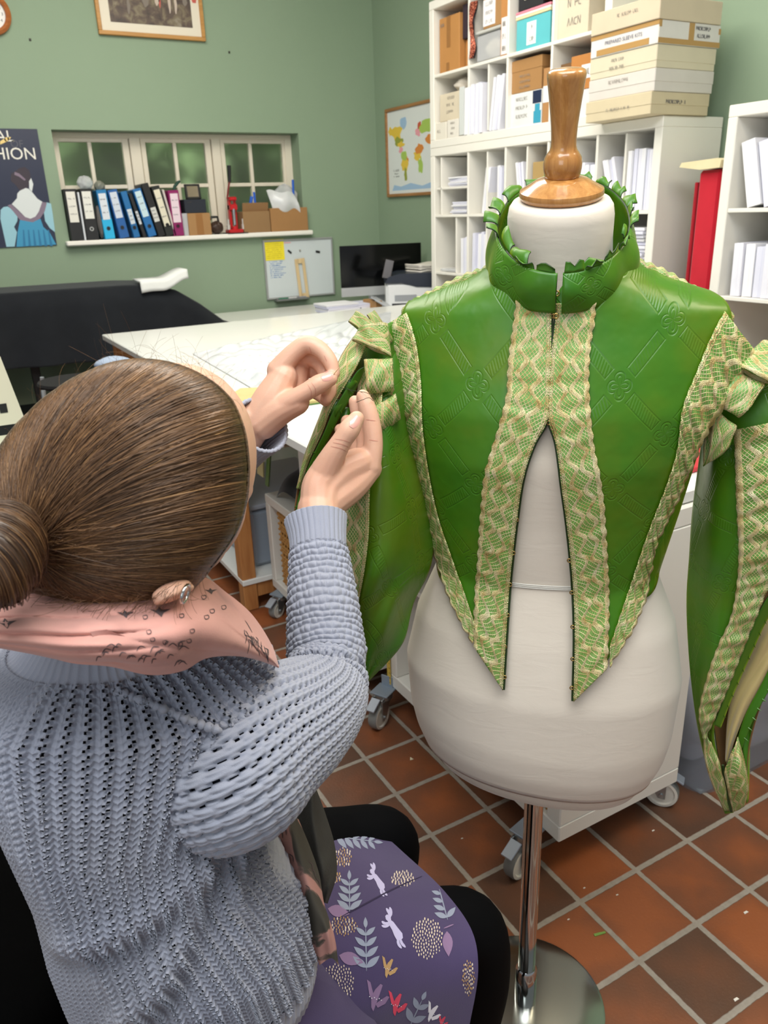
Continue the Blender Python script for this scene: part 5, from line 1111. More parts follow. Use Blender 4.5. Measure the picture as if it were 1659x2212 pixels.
P = sheet(SLF, 90, 60, .014, 5); cloth_part('sleeve', P, [SAT, DKG], uv_m(P, .5), .0018, flip=True, rim=1)
LB = [[(778, 800, 1.092), (772, 860, 1.085), (760, 940, 1.08), (738, 1050, 1.080), (731, 1150, 1.085), (733, 1230, 1.095), (750, 1302, 1.115)], [(826, 800, 1.066), (826, 860, 1.05), (816, 940, 1.046), (800, 1050, 1.052), (797, 1150, 1.062), (788, 1230, 1.08), (774, 1306, 1.108)]]
P = sheet(LB, 170, 10)-CF*.006; cloth_part('lace_band', P, LACE, uv_along(P), .0012, flip=True)
LH = [[(765, 728, 1.10), (738, 770, 1.085), (716, 825, 1.08), (700, 878, 1.078), (680, 930, 1.078), (657, 992, 1.08), (644, 1055, 1.083)], [(795, 738, 1.06), (772, 790, 1.05), (745, 835, 1.05), (718, 880, 1.055), (697, 930, 1.062), (666, 995, 1.072), (646, 1056, 1.08)]]
LH.insert(1, [((a[0]+b[0])/2-3, (a[1]+b[1])/2, (a[2]+b[2])/2-.012) for a, b in zip(*LH)])
P = sheet(LH, 90, 14, .004, 3); cloth_part('sleeve_head_lace', P, LACE, uv_along(P), .0016, flip=True)
GS = [[(786, 792, 1.055), (772, 800, 1.054), (745, 842, 1.054), (719, 886, 1.058), (698, 935, 1.064), (668, 998, 1.074), (646, 1062, 1.082), (634, 1130, 1.086), (627, 1210, 1.096), (629, 1280, 1.11)],
      [(786, 800, 1.065), (780, 815, 1.066), (760, 855, 1.068), (733, 900, 1.072), (710, 945, 1.078), (680, 1005, 1.086), (659, 1066, 1.094), (646, 1132, 1.098), (640, 1210, 1.106), (642, 1280, 1.118)]]
P = sheet(GS, 110, 5); cloth_part('seam_allowance', P, [SATP, DKG], None, .0012, flip=True, rim=1)
def snips(P, ks, side, ln=.006, name='seam_snip'):
    """little points where the seam allowance is snipped"""
    for k in ks:
        a, b = P[k, -1 if side > 0 else 0], P[k, 1 if side > 0 else -2]; d = a-b; d /= np.linalg.norm(d)+1e-9; t = P[min(k+1, len(P)-1), 0]-P[k-1, 0]; t /= np.linalg.norm(t)
        V = [a-d*.004-t*.0022-CF*.0012, a-d*.004+t*.0022-CF*.0012, a+d*ln*.6-CF*.003+t*.002, a-d*.004-CF*.0035, a-d*.001+t*.004]
        build(name, MB().add(V, [(0, 1, 2), (0, 2, 3), (1, 3, 2), (0, 3, 1)]), SATP, jk, False, True)
snips(P, range(18, 110, 9), 1); snips(P, range(50, 110, 8), -1)
for (x0, y0, x1, y1, d, w) in ((758, 815, 735, 850, 1.06, .011), (728, 862, 712, 900, 1.064, .010), (748, 880, 742, 935, 1.085, .007)):
    a, b = at_d(x0, y0, d), at_d(x1, y1, d+.004); t = b-a; t /= np.linalg.norm(t); s_ = np.cross(t, CF)
    n = 8; G = np.stack([[a+(b-a)*i/(n-1)+s_*w*q*(1-.2*i/n)-CF*(.006*math.sin(PI*i/(n-1))+.004*(1-q*q)) for q in (-1, -.4, .4, 1)] for i in range(n)])
    cloth_part('seam_tab', G, SATP, None, .001)
# hanging sleeve at the other side
SB = [[(1520, 930, 1.13), (1508, 1020, 1.15), (1497, 1110, 1.17), (1491, 1200, 1.19), (1485, 1290, 1.205), (1488, 1390, 1.225), (1498, 1500, 1.245), (1515, 1600, 1.26), (1540, 1690, 1.275), (1566, 1752, 1.28)],
      [(1560, 930, 1.07), (1556, 1020, 1.085), (1552, 1110, 1.10), (1548, 1200, 1.12), (1545, 1290, 1.145), (1535, 1390, 1.17), (1530, 1500, 1.20), (1535, 1600, 1.23), (1552, 1690, 1.255), (1570, 1753, 1.275)],
      [(1680, 900, 1.02), (1690, 1020, 1.035), (1690, 1110, 1.05), (1672, 1200, 1.08), (1643, 1290, 1.11), (1606, 1390, 1.145), (1565, 1500, 1.185), (1540, 1575, 1.215), (1562, 1690, 1.245), (1576, 1753, 1.27)]]
P = sheet(SB, 100, 50, .012, 9); cloth_part('sleeve', P, [SAT, DKG], uv_m(P, 1.1), .0018, flip=True, rim=1)
SBB = [[(1545, 930, 1.16), (1540, 1110, 1.20), (1530, 1290, 1.24), (1530, 1450, 1.26), (1545, 1600, 1.275), (1570, 1750, 1.285)], [(1640, 930, 1.19), (1640, 1110, 1.22), (1620, 1290, 1.25), (1590, 1450, 1.275), (1575, 1600, 1.285), (1576, 1751, 1.286)],
       [(1740, 930, 1.12), (1745, 1110, 1.14), (1735, 1290, 1.16), (1680, 1420, 1.19), (1622, 1590, 1.225), (1606, 1740, 1.262)]]
P = sheet(SBB, 80, 30); cloth_part('sleeve_back', P, SAT, uv_m(P, .9), .0012, flip=True)
cloth_part('sleeve_lining', P-CF*.004, brown, None, .0008, flip=True)
GL = [[(1700, 1270, 1.19), (1655, 1330, 1.20), (1612, 1430, 1.225), (1583, 1500, 1.24), (1572, 1560, 1.25), (1568, 1640, 1.262)], [(1735, 1330, 1.17), (1684, 1400, 1.18), (1642, 1480, 1.20), (1610, 1540, 1.22), (1587, 1600, 1.24), (1569, 1650, 1.26)]]
GL.insert(1, [((a[0]+b[0])/2, (a[1]+b[1])/2, (a[2]+b[2])/2-.012) for a, b in zip(*GL)])
P = sheet(GL, 70, 16, .006, 2)
gl_ = cloth_part('gold_lining', P, goldl, None, .0012, flip=True)
for a0, b0, nm in (([(1700, 1235, 1.075), (1650, 1300, 1.105), (1607, 1395, 1.14), (1566, 1500, 1.18), (1541, 1565, 1.21)], [(1716, 1260, 1.09), (1664, 1325, 1.12), (1622, 1412, 1.155), (1580, 1508, 1.195), (1556, 1572, 1.22)], 1), ([(1735, 1335, 1.16), (1683, 1405, 1.17), (1641, 1485, 1.19), (1610, 1545, 1.21), (1588, 1615, 1.235)], [(1758, 1335, 1.15), (1706, 1412, 1.16), (1662, 1490, 1.18), (1629, 1552, 1.20), (1601, 1622, 1.23)], 1)):
    P = sheet([a0, b0], 80, 5); cloth_part('seam_allowance', P, [SATP, DKG], None, .0012, flip=True, rim=1); snips(P, range(12, 78, 6), nm)
P = sheet([[(1600, 1590, 1.228), (1608, 1650, 1.235), (1612, 1735, 1.258)], [(1618, 1520, 1.225), (1619, 1600, 1.23), (1616, 1730, 1.262)]], 20, 4); cloth_part('sleeve_turnback', P, SATP, None, .001, flip=True)
LBR = [[(1582, 930, 1.055), (1585, 1020, 1.065), (1588, 1110, 1.078), (1592, 1190, 1.095), (1588, 1260, 1.115), (1576, 1330, 1.135), (1545, 1400, 1.16), (1522, 1470, 1.185), (1507, 1540, 1.21), (1516, 1592, 1.228)],
       [(1700, 905, 1.01), (1708, 1020, 1.025), (1704, 1110, 1.04), (1680, 1200, 1.07), (1650, 1280, 1.098), (1622, 1350, 1.12), (1590, 1430, 1.15), (1562, 1500, 1.178), (1540, 1550, 1.20), (1519, 1594, 1.225)]]
LBR.insert(1, [((a[0]+b[0])/2, (a[1]+b[1])/2, (a[2]+b[2])/2-.006) for a, b in zip(*LBR)])
P = sheet(LBR, 180, 16); a_ = np.arange(180)[:, None]; j_ = np.linspace(0, 1, 16)[None]; P = P-CF*((.006+.0025*sin(a_*.28+sin(a_*.11)*2)*sin(PI*j_)+.0012*sin(a_*.9+j_*6))[..., None])
uvb = uv_along(P); cloth_part('lace_band', P, LACE, uvb, .0014, flip=True)
for a0, b0, c0_ in (([(1519, 1575, 1.232), (1521, 1640, 1.235), (1540, 1700, 1.25), (1564, 1748, 1.268)], [(1530, 1598, 1.222), (1548, 1650, 1.222), (1560, 1700, 1.24), (1572, 1748, 1.264)], [(1538, 1615, 1.23), (1554, 1655, 1.226), (1564, 1700, 1.244), (1574, 1750, 1.267)]),
                   ([(1562, 1665, 1.232), (1567, 1690, 1.236), (1573, 1720, 1.25), (1580, 1751, 1.266)], [(1588, 1600, 1.212), (1594, 1650, 1.208), (1597, 1700, 1.226), (1592, 1746, 1.258)], [(1590, 1590, 1.225), (1606, 1650, 1.222), (1613, 1702, 1.24), (1604, 1738, 1.262)])):
    P = sheet([a0, b0, c0_], 40, 12, .003, 8)-CF*.004; cloth_part('cuff_lace', P, LACE, uv_along(P), .0016, flip=True)
P = sheet([[(1562, 1742, 1.268), (1566, 1758, 1.272)], [(1590, 1742, 1.262), (1584, 1756, 1.27)]], 4, 6); cloth_part('cuff_tip', P, SATP, None, .006)
cuff_slit = [at_d(x, y, d) for x, y, d in ((1558, 1650, 1.236), (1562, 1690, 1.244), (1568, 1720, 1.254), (1576, 1750, 1.264))]
build('cuff_slit', MB().tube(np.array(cuff_slit)-CF*.006, .0022, 6), DKG, jk, True, True)
# ribbon loops gathered at the shoulders
def loop(c, d, bulge, mats, gather=None):
    """a flat ribbon doubled over: c = corners (start, across, far across, far) in order, d = their distances"""
    a, b, e, f = (at_d(x, y, dd) for (x, y), dd in zip(c, d)); n, m = 34, 10; G = np.zeros((n, m, 3))
    for i in range(n):
        t = 2*PI*i/(n-1); s_ = .5-.5*math.cos(t); lift = math.sin(t)*bulge*(1 if math.sin(t) > 0 else .5)
        for j in range(m):
            w = j/(m-1); p = (a*(1-w)+b*w)*(1-s_)+(f*(1-w)+e*w)*s_
            G[i, j] = p-CF*(lift+.0018*math.sin(7*w+9*s_))
    L_ = np.linalg.norm(f-a); uvq = np.stack(np.meshgrid(np.linspace(0, 2*L_, n), np.linspace(.02, .98, m), indexing='ij')[::-1], -1)
    o = cloth_part('ribbon_loop', G, mats, uvq, .0016, flip=False, rim=1); return o
LM = [LACE, SATP]
for c, d, b_ in ((((752, 695), (768, 672), (838, 722), (822, 748)), (1.075, 1.08, 1.075, 1.07), .014),
                 (((792, 680), (808, 670), (850, 735), (836, 752)), (1.085, 1.09, 1.08, 1.075), .012),
                 (((760, 735), (775, 708), (838, 700), (846, 772)), (1.055, 1.055, 1.06, 1.05), .016),
                 (((786, 776), (848, 774), (851, 846), (794, 851)), (1.04, 1.045, 1.045, 1.04), .013),
                 (((804, 882), (854, 850), (866, 905), (820, 942)), (1.045, 1.05, 1.06, 1.055), .016),
                 (((800, 848), (848, 846), (850, 868), (808, 890)), (1.06, 1.06, 1.065, 1.06), .010),
                 (((1588, 793), (1646, 735), (1720, 772), (1661, 832)), (1.015, 1.02, 1.0, .998), .013),
                 (((1574, 798), (1650, 826), (1596, 903), (1541, 870)), (1.02, 1.008, 1.01, 1.025), .014),
                 (((1537, 878), (1588, 918), (1556, 985), (1519, 1008)), (1.035, 1.02, 1.04, 1.06), .013)):
    loop(c, d, b_, LM)
# cap of the sleeve under the loops
for cs in ([[(800, 690, 1.13), (770, 760, 1.115), (775, 830, 1.115), (790, 900, 1.11)], [(835, 700, 1.085), (825, 765, 1.07), (830, 830, 1.07), (838, 915, 1.07)], [(880, 668, 1.135), (885, 760, 1.13), (890, 850, 1.13), (900, 930, 1.14)]],
           [[(1572, 690, 1.10), (1540, 770, 1.11), (1520, 870, 1.12), (1515, 950, 1.13)], [(1618, 762, 1.06), (1600, 800, 1.05), (1575, 880, 1.055), (1560, 960, 1.07)], [(1668, 792, 1.045), (1690, 820, 1.02), (1690, 880, 1.01), (1685, 960, 1.02)]]):
    P = sheet(cs, 24, 18); cloth_part('sleeve_cap', P, SAT, uv_m(P, .4), .0015, flip=True)
# ------------------------------------------------------------------ the seamstress
HA, HB = A(.487, .873, 0), A(.873, -.487, 0)          # away from and across the view, level with the floor
per = thing('person', 'seated woman in a grey blue knitted jumper and pink scarf sewing the green sleeve', 'person', (.12, .73, 0))
skin = Mat('skin', (222, 172, 146), .45, Subsurface_Weight=.12, Subsurface_Scale=.006); skin.b.inputs['Subsurface Radius'].default_value = (1, .35, .2)
c_ = skin.coord(); skin.color(skin.mix(skin.noise(c_, 26, 5), (222, 180, 152), (210, 156, 130)))
skin.bump(skin.noise(c_, 500, 3), .18, .0008)
def chain(mb, pts, n=26, seg=16, sq=None):
    """tapering limb through joints (x, y, distance, radius) with round ends"""
    P = np.array([[*at_d(x, y, d), r] for x, y, d, r in pts]); q = spline(P, n); c, r = q[:, :3], q[:, 3]
    T0, T1 = c[0]-c[1], c[-1]-c[-2]; T0 /= np.linalg.norm(T0); T1 /= np.linalg.norm(T1); k = np.array([.98, .8, .5, .15]); h = np.sqrt(1-k**2)
    c = np.vstack([c[0]+T0*(r[0]*h[::-1])[:, None], c, c[-1]+T1*(r[-1]*h)[:, None]]); r = np.r_[r[0]*k[::-1], r, r[-1]*k]
    mb.tube(c, r, seg); return mb
def blob(mb, c, ax, ra, n=20):
    u, v = np.meshgrid(np.linspace(0, PI, n), np.linspace(0, 2*PI, 2*n), indexing='ij'); ax = np.array(ax, float)
    P = A(*c)+(ra[0]*sin(u)*cos(v))[..., None]*ax[0]+(ra[1]*sin(u)*sin(v))[..., None]*ax[1]+(ra[2]*cos(u))[..., None]*ax[2]; mb.grid(P, flip=False)
# head
cw = lambda x, y, z: CR*x+CD*y+CF*z
hf = cw(.16, -.30, .94); hf /= np.linalg.norm(hf); hu = cw(.22, -.90, -.36); hu -= hf*(hu @ hf); hu /= np.linalg.norm(hu); hr = np.cross(hf, hu)
HC = at_d(372, 1008, .700); AX = (hr, hf, hu)
B_ = MB(); blob(B_, HC, AX, (.072, .088, .092), 30); h3 = lambda r, f, u: HC+hr*r+hf*f+hu*u
blob(B_, h3(0, .052, -.05), AX, (.058, .05, .07)); blob(B_, h3(0, .075, -.098), AX, (.022, .02, .018)); blob(B_, h3(0, .078, .012), AX, (.05, .016, .018))
for s_ in (-1, 1): blob(B_, h3(s_*.038, .066, -.028), AX, (.020, .018, .018)); blob(B_, h3(s_*.040, .012, -.068), AX, (.017, .036, .026))
blob(B_, h3(0, .108, -.042), AX, (.014, .014, .012)); blob(B_, h3(0, .1, -.02), AX, (.009, .012, .03)); blob(B_, h3(0, .092, -.070), AX, (.022, .010, .005)); blob(B_, h3(0, .09, -.079), AX, (.018, .010, .006))
EAR = at_d(371, 1276, .597); e1, e2, e3 = cw(.80, -.35, .5), cw(.45, .85, .1), cw(-.3, .2, .9)
blob(B_, EAR, (e1, e2, e3), (.016, .007, .012)); blob(B_, EAR+e2*.004, (e1, e2, e3), (.017, .004, .013))
blob(B_, h3(-.072, -.005, -.02), (hf, hr, hu), (.016, .010, .028))
chain(B_, [(275, 1180, .665, .058), (240, 1330, .715, .048), (225, 1440, .785, .044), (230, 1560, .84, .06)])
# trunk, arms, legs
tr = lambda z, a_, b_: HA*a_+HB*b_+Z*z
def chain3(mb, pts, n=24, seg=20):
    P = np.array([[*p, r] for p, r in pts]); q = spline(P, n); mb.tube(q[:, :3], q[:, 3], seg)
chain3(B_, [(tr(1.08, .67, -.26), .05), (tr(1.0, .665, -.25), .095), (tr(.85, .66, -.245), .095), (tr(.70, .68, -.24), .105), (tr(.58, .70, -.24), .11), (tr(.53, .70, -.24), .07)])
chain(B_, [(330, 1560, .80, .05), (520, 1600, .78, .048), (640, 1550, .82, .045), (700, 1480, .875, .038), (700, 1380, .905, .036), (696, 1260, .935, .031), (690, 1150, .96, .0255), (688, 1100, .975, .0265)], 50)
chain(B_, [(120, 1510, .79, .05), (-50, 1450, .85, .050), (60, 1340, .96, .042), (300, 1180, 1.07, .037), (430, 1060, 1.06, .033), (510, 965, 1.045, .027), (550, 905, 1.035, .0262)], 50)
LEGS = ([(470, 2080, 1.06, .085), (700, 2070, 1.10, .075), (880, 2030, 1.155, .066), (1005, 2006, 1.19, .056), (1030, 2090, 1.235, .052), (1015, 2230, 1.32, .045), (985, 2420, 1.42, .034)],
        [(480, 1900, 1.16, .08), (620, 1860, 1.21, .072), (740, 1830, 1.27, .062), (828, 1816, 1.30, .054), (838, 1880, 1.36, .05), (830, 2000, 1.44, .044), (815, 2150, 1.55, .034)])
for L_ in LEGS: chain(B_, [(x, y, d, r*.96) for x, y, d, r in L_], 40)
# her left hand: thumb and curled first finger pinch the needle
for f in ([(560, 905, 1.032, .024), (590, 858, 1.028, .024), (612, 815, 1.026, .019)], [(566, 915, 1.03, .022), (605, 885, 1.02, .020), (640, 868, 1.015, .0175)],
          [(575, 900, 1.05, .023), (625, 850, 1.05, .022), (640, 800, 1.048, .018)],
          [(600, 800, 1.026, .0145), (640, 758, 1.020, .0125), (664, 744, 1.016, .0118), (694, 757, 1.012, .0108), (714, 783, 1.010, .0098), (722, 806, 1.009, .0078)],
          [(588, 888, 1.022, .0175), (628, 866, 1.010, .0135), (662, 846, 1.004, .0118), (692, 828, 1.0015, .0122), (714, 818, 1.002, .0095)],
          [(622, 802, 1.046, .0135), (660, 772, 1.042, .0118), (690, 785, 1.036, .0108), (705, 815, 1.030, .0100), (700, 838, 1.026, .0085)],
          [(625, 820, 1.062, .0130), (664, 796, 1.060, .0112), (694, 815, 1.052, .0102), (712, 842, 1.042, .0095), (704, 862, 1.034, .0080)],
          [(620, 848, 1.072, .0115), (655, 838, 1.070, .0098), (688, 852, 1.060, .0088), (704, 866, 1.050, .0078)]): chain(B_, f, 24, 14)
# her right hand: thumb presses the thread against the upright first finger
for f in ([(688, 1105, .975, .0265), (700, 1060, .985, .026), (735, 1020, .992, .024), (775, 1000, 1.0, .020)], [(690, 1095, .975, .024), (690, 1050, .978, .022), (712, 1010, .98, .020)], [(705, 1085, .985, .024), (760, 1045, 1.0, .022), (797, 1012, 1.008, .017)],
          [(798, 1008, 1.004, .0150), (806, 960, 1.002, .0128), (803, 918, 1.0, .0120), (793, 880, .998, .0112), (784, 856, .997, .0088)],
          [(704, 1015, .975, .0185), (722, 980, .966, .0150), (740, 950, .960, .0128), (756, 926, .958, .0132), (770, 905, .960, .0100)],
          [(780, 1015, 1.022, .0140), (790, 960, 1.022, .0120), (782, 915, 1.018, .0112), (772, 885, 1.014, .0100), (767, 868, 1.012, .0085)],
          [(765, 1020, 1.036, .0130), (772, 975, 1.040, .0112), (762, 935, 1.038, .0104), (750, 910, 1.034, .0088)],
          [(748, 1025, 1.044, .0120), (752, 985, 1.050, .0100), (744, 950, 1.046, .0092), (735, 928, 1.040, .0080)]): chain(B_, f, 24, 14)
tmp = build('body_shapes', B_, skin); rm = tmp.modifiers.new('r', 'REMESH'); rm.mode = 'VOXEL'; rm.voxel_size = .0017; sm = tmp.modifiers.new('s', 'SMOOTH'); sm.factor = .5; sm.iterations = 4
dg = bpy.context.evaluated_depsgraph_get(); me = bpy.data.meshes.new_from_object(tmp.evaluated_get(dg)); me.name = 'body'
me.transform(Matrix.Translation(-per.location)); me.polygons.foreach_set('use_smooth', np.ones(len(me.polygons), bool))
bpy.data.objects.remove(tmp); bod_ = bpy.data.objects.new('body', me); COL.objects.link(bod_); bod_.parent = per
me.materials.clear(); me.materials.append(skin.m)
_v = np.empty(len(me.vertices)*3, np.float32); me.vertices.foreach_get('co', _v); _v = _v.reshape(-1, 3)+np.array(per.location)
BB = BVHTree.FromPolygons([Vector(p) for p in _v], [tuple(p.vertices) for p in me.polygons])
def stick(mb, bvh, pts, mat, lift=.0008, fan=True, dflt=.9):
    """flat printed shape laid on the cloth; pts in photo position, star-shaped"""
    V = []
    for x, y in pts:
        h = bvh.ray_cast(Vector(CAM), Vector(ray(x, y)))
        if h[0] is None: return
        V.append(np.array(h[0])-ray(x, y)*lift)
    if fan: n = len(V); V.append(sum(V)/n); mb.add(V, [(i, (i+1) % n, n) for i in range(n)], mat)
    return V
def stroke(mb, bvh, pts, w, mat, lift=.0008, n=None):
    c = spline(np.array(pts, float), n or max(5, len(pts)*4)); T = np.gradient(c, axis=0); T /= np.linalg.norm(T, axis=1)[:, None]+1e-9; N = np.stack([-T[:, 1], T[:, 0]], 1); tp = np.minimum(1, .35+3*np.minimum(np.linspace(0, 1, len(c)), np.linspace(1, 0, len(c))))[:, None]
    a = stick(mb, bvh, c+N*w*tp, mat, lift, False); b = stick(mb, bvh, c-N*w*tp, mat, lift, False)
    if a and b: m = len(a); mb.add(a+b, [(i, i+1, m+i+1, m+i) for i in range(m-1)], mat)
nailm = Mat('fingernail', (232, 172, 156), .22, Coat_Weight=.4)
def nail(x, y, dx, dy, w, l):
    """oval plate laid on the finger where it shows"""
    a = A(dx, dy)/math.hypot(dx, dy); b = A(-a[1], a[0]); n = 8; G = np.zeros((n, n, 3))
    for i in range(n):
        for j in range(n):
            s_, t_ = 2*i/(n-1)-1, 2*j/(n-1)-1; ww = w*(1-.18*max(0, s_)**2-.25*max(0, -s_)**2); q = A(x, y)+a*s_*l+b*t_*ww*math.sqrt(max(0, 1-.55*s_*s_))
            h = BB.ray_cast(Vector(CAM), Vector(ray(*q))); p = np.array(h[0]) if h[0] else at_d(*q, 1.0); G[i, j] = p-CF*(.0009*(1-t_*t_)*(1-s_*s_*.5)+.0002)
    build('fingernail', MB().grid(G, flip=True), nailm, per, True, True)
nail(707, 812, .75, -.42, 11, 13); nail(766, 911, .5, -.87, 11, 14)
build('earring', MB().tube([at_d(400, 1283, .583)+hf*.007*math.cos(q)+hu*.007*math.sin(q) for q in np.linspace(0, 2*PI, 19)], .0012, 8, 0, False), plain((206, 204, 200), .15, 1), per, True, True)
cr = MB()
for q in ([(672, 826), (681, 840), (681, 856)], [(664, 830), (672, 845), (672, 860)], [(668, 749), (673, 764)], [(700, 768), (706, 781)], [(714, 964), (736, 969), (752, 978)], [(719, 956), (739, 960), (756, 968)], [(722, 948), (742, 951), (757, 957)], [(790, 906), (811, 909)], [(797, 950), (817, 953)], [(746, 988), (741, 1006)]): stroke(cr, BB, q, .8, 0, .0003)
build('crease_shading', cr, plain((202, 142, 120), .6), per, True, True)  # shade of the knuckle folds drawn as darker strokes, no grooves
lm = MB(); lm.tube([h3(-.02, .097, -.074), h3(0, .101, -.0745), h3(.02, .097, -.074)], [.003, .0045, .003], 8); build('lips', lm, plain((190, 104, 96), .4), per, True, True)
for s_ in (-1, 1):
    em = MB(); blob(em, h3(s_*.032, .078, -.018), AX, (.012, .012, .012), 12); blob(em, h3(s_*.033, .0865, -.02), AX, (.005, .004, .005), 8); build('eye', em, [plain((230, 228, 224), .2)], per, True, True)
hairm = Mat('brown_hair', (84, 60, 42), .34, Specular_IOR_Level=.6); uvh = hairm.n('SeparateXYZ'); hairm.l(hairm.coord('UV'), uvh.inputs[0])
hk = hairm.math('ADD', hairm.math('MULTIPLY', uvh.outputs[0], .75), hairm.math('MULTIPLY', hairm.noise(hairm.coord(), 22, 3), .35))
hairm.color(hairm.ramp(hk, [(.15, (58, 42, 31)), (.42, (92, 66, 46)), (.7, (134, 98, 64)), (.95, (190, 146, 94))])); hairm.b.inputs['Specular Tint'].default_value = (1, .92, .82, 1)
hc = A(285, 1050); OUT = [(505, 866), (528, 920), (538, 980), (539, 1040), (531, 1100), (513, 1150), (488, 1188), (462, 1222), (430, 1262), (390, 1288), (345, 1308), (270, 1322), (180, 1322), (110, 1306), (60, 1290), (15, 1270), (-40, 1200), (-52, 1110), (-30, 1020), (10, 950), (60, 893), (120, 842), (190, 802), (250, 781), (312, 775), (372, 783), (430, 805), (472, 832)]
op = np.array(OUT)-hc; oa = np.arctan2(op[:, 1], op[:, 0]); orr = np.hypot(*op.T); o_s = np.argsort(oa); oa, orr = oa[o_s], orr[o_s]
def hR(a): return np.interp((a+PI) % (2*PI)-PI, np.r_[oa[-3:]-2*PI, oa, oa[:3]+2*PI], np.r_[orr[-3:], orr, orr[:3]])
HD0, HH = .640, .082
def hair_pt(x, y, lift=0):
    q = np.stack([x, y], -1)-hc; s_ = np.clip(np.hypot(q[..., 0], q[..., 1])/hR(np.arctan2(q[..., 1], q[..., 0])), 0, 1)
    d = HD0-(HH+lift)*np.sqrt(np.maximum(0, 1-s_**2.2))-.05*(q[..., 0]/300)*0
    return CAM+((x-PPX)/FPX*d)[..., None]*CR+((y-PPY)/FPX*d)[..., None]*CD+d[..., None]*CF
hb_ = MB(); an, sr = np.meshgrid(np.linspace(-PI, PI, 121), np.concatenate([np.linspace(0, .93, 28), np.linspace(.95, 1, 8)]), indexing='ij')
px_, py_ = hc[0]+hR(an)*sr*cos(an), hc[1]+hR(an)*sr*sin(an); Pn = hair_pt(px_, py_)
db_ = (Pn[:, ::-1]-CAM) @ CF; back = CAM+(Pn[:, ::-1]-CAM)*((HD0+.85*(HD0-db_))/db_)[..., None]
full = np.concatenate([Pn, back[:, 1:]], 1); hb_.grid(full, uv=np.zeros(full.shape[:2]+(2,))+.12, flip=False); FB = len(hb_.f)
bunc = A(58, 1196)
def strand_mesh(mb, paths, r, tint):
    """thin three-sided strands; paths: (k, n, 3)"""
    k, n = paths.shape[:2]; T = np.gradient(paths, axis=1); T /= np.linalg.norm(T, axis=2, keepdims=True)+1e-9
    u = np.cross(T, CF); u /= np.linalg.norm(u, axis=2, keepdims=True)+1e-9; w = np.cross(T, u); ts = np.linspace(0, 1, n)
    rr_ = (np.broadcast_to(r, (k,))[:, None]*np.minimum(1, np.minimum(.75+4*ts, .3+6*(1.05-ts)))[None])[..., None]
    ring = np.stack([paths+rr_*(math.cos(a)*u+math.sin(a)*w) for a in (PI/2+PI, PI/2+PI/3, PI/2-PI/3)], 2)    # k,n,3,3
    V = ring.reshape(-1, 3); base = (np.arange(k)[:, None, None]*n+np.arange(n-1)[None, :, None])*3+np.arange(3)[None, None]
    nxt = (np.arange(3)+1) % 3; b2_ = (np.arange(k)[:, None, None]*n+np.arange(n-1)[None, :, None])*3+nxt[None, None]
    F = np.stack([base, b2_, b2_+3, base+3], -1).reshape(-1, 4); mb.add(V, F.tolist(), 0, np.repeat(np.stack([tint, tint*0], 1), n*3, 0))
K, N_ = 12000, 18; ph = rng.uniform(-PI, PI, K); s0 = np.where(rng.random(K) < .5, 1.0, np.sqrt(rng.uniform(.05, 1, K)))
p0 = hc+np.stack([hR(ph)*s0*cos(ph), hR(ph)*s0*sin(ph)], 1); e = bunc+rng.normal(0, 1, (K, 2))*A(9, 22)
dv = p0-e; L_ = np.hypot(*dv.T)[:, None]; nrm_ = np.stack([-dv[:, 1], dv[:, 0]], 1)/(L_+1e-9)
side = np.clip((p0[:, 1]-(bunc[1]-(p0[:, 0]-bunc[0])*.18))/220, -1.3, 1.0)[:, None]
cl = rng.normal(0, 1, (240, 1))[(ph*38+s0*3).astype(int) % 240]
ctrl = (p0*.55+e*.45)+nrm_*L_*(.19*side+.015*cl+rng.normal(0, .014, (K, 1)))
t_ = (np.linspace(0, 1, N_)**1.9)[None, :, None]; q = (1-t_)**2*p0[:, None]+2*t_*(1-t_)*ctrl[:, None]+t_**2*e[:, None]
q += (rng.normal(0, 1.5, (K, 1, 2))*sin(t_*PI)); lift = np.abs(rng.normal(0, .0022, (K, 1)))*sin(np.linspace(.15, 1, N_)*PI*.9)[None]
st_ = hair_pt(q[..., 0], q[..., 1], lift+.0012); st_ -= (.0016*np.linspace(1, 0, N_)**4)[None, :, None]*CF; rad_ = rng.uniform(.00015, .00036, K); tint_ = np.clip(.40+.10*cl[:, 0]+rng.normal(0, .13, K), 0, 1)
strand_mesh(hb_, st_, rad_, tint_)
# flyaways over the crown
fl = []
for i in range(80):
    x0 = rng.uniform(220, 500); y0 = np.interp(x0, [190, 312, 430, 505], [803, 778, 808, 870])+4; a = -PI/2+rng.normal(.35, .7); l = rng.uniform(25, 95); c = rng.normal(0, 1.3)
    tt_ = np.linspace(0, 1, N_); aa = a+c*tt_*1.4; fl.append(np.stack([x0+np.cumsum(cos(aa))*l/N_, y0+np.cumsum(sin(aa))*l/N_], 1))
for i in range(22):
    x0, y0 = rng.uniform(-10, 200), 0; y0 = np.interp(x0, [-20, 60, 120, 200], [1000, 893, 842, 798]); a = -PI/3+rng.normal(-.2, .4); l = rng.uniform(15, 60); c = rng.normal(.8, .6)
    tt_ = np.linspace(0, 1, N_); aa = a+c*tt_; fl.append(np.stack([x0+np.cumsum(cos(aa))*l/N_, y0+np.cumsum(sin(aa))*l/N_], 1))
fl = np.array(fl); FD = CAM+((fl[..., 0]-PPX)/FPX*.64)[..., None]*CR+((fl[..., 1]-PPY)/FPX*.64)[..., None]*CD+.64*CF+np.linspace(0, .03, N_)[None, :, None]*CF*rng.normal(0, 1, (len(fl), 1, 1))
strand_mesh(hb_, FD, rng.uniform(.00005, .00009, len(fl)), rng.uniform(.3, .8, len(fl)))
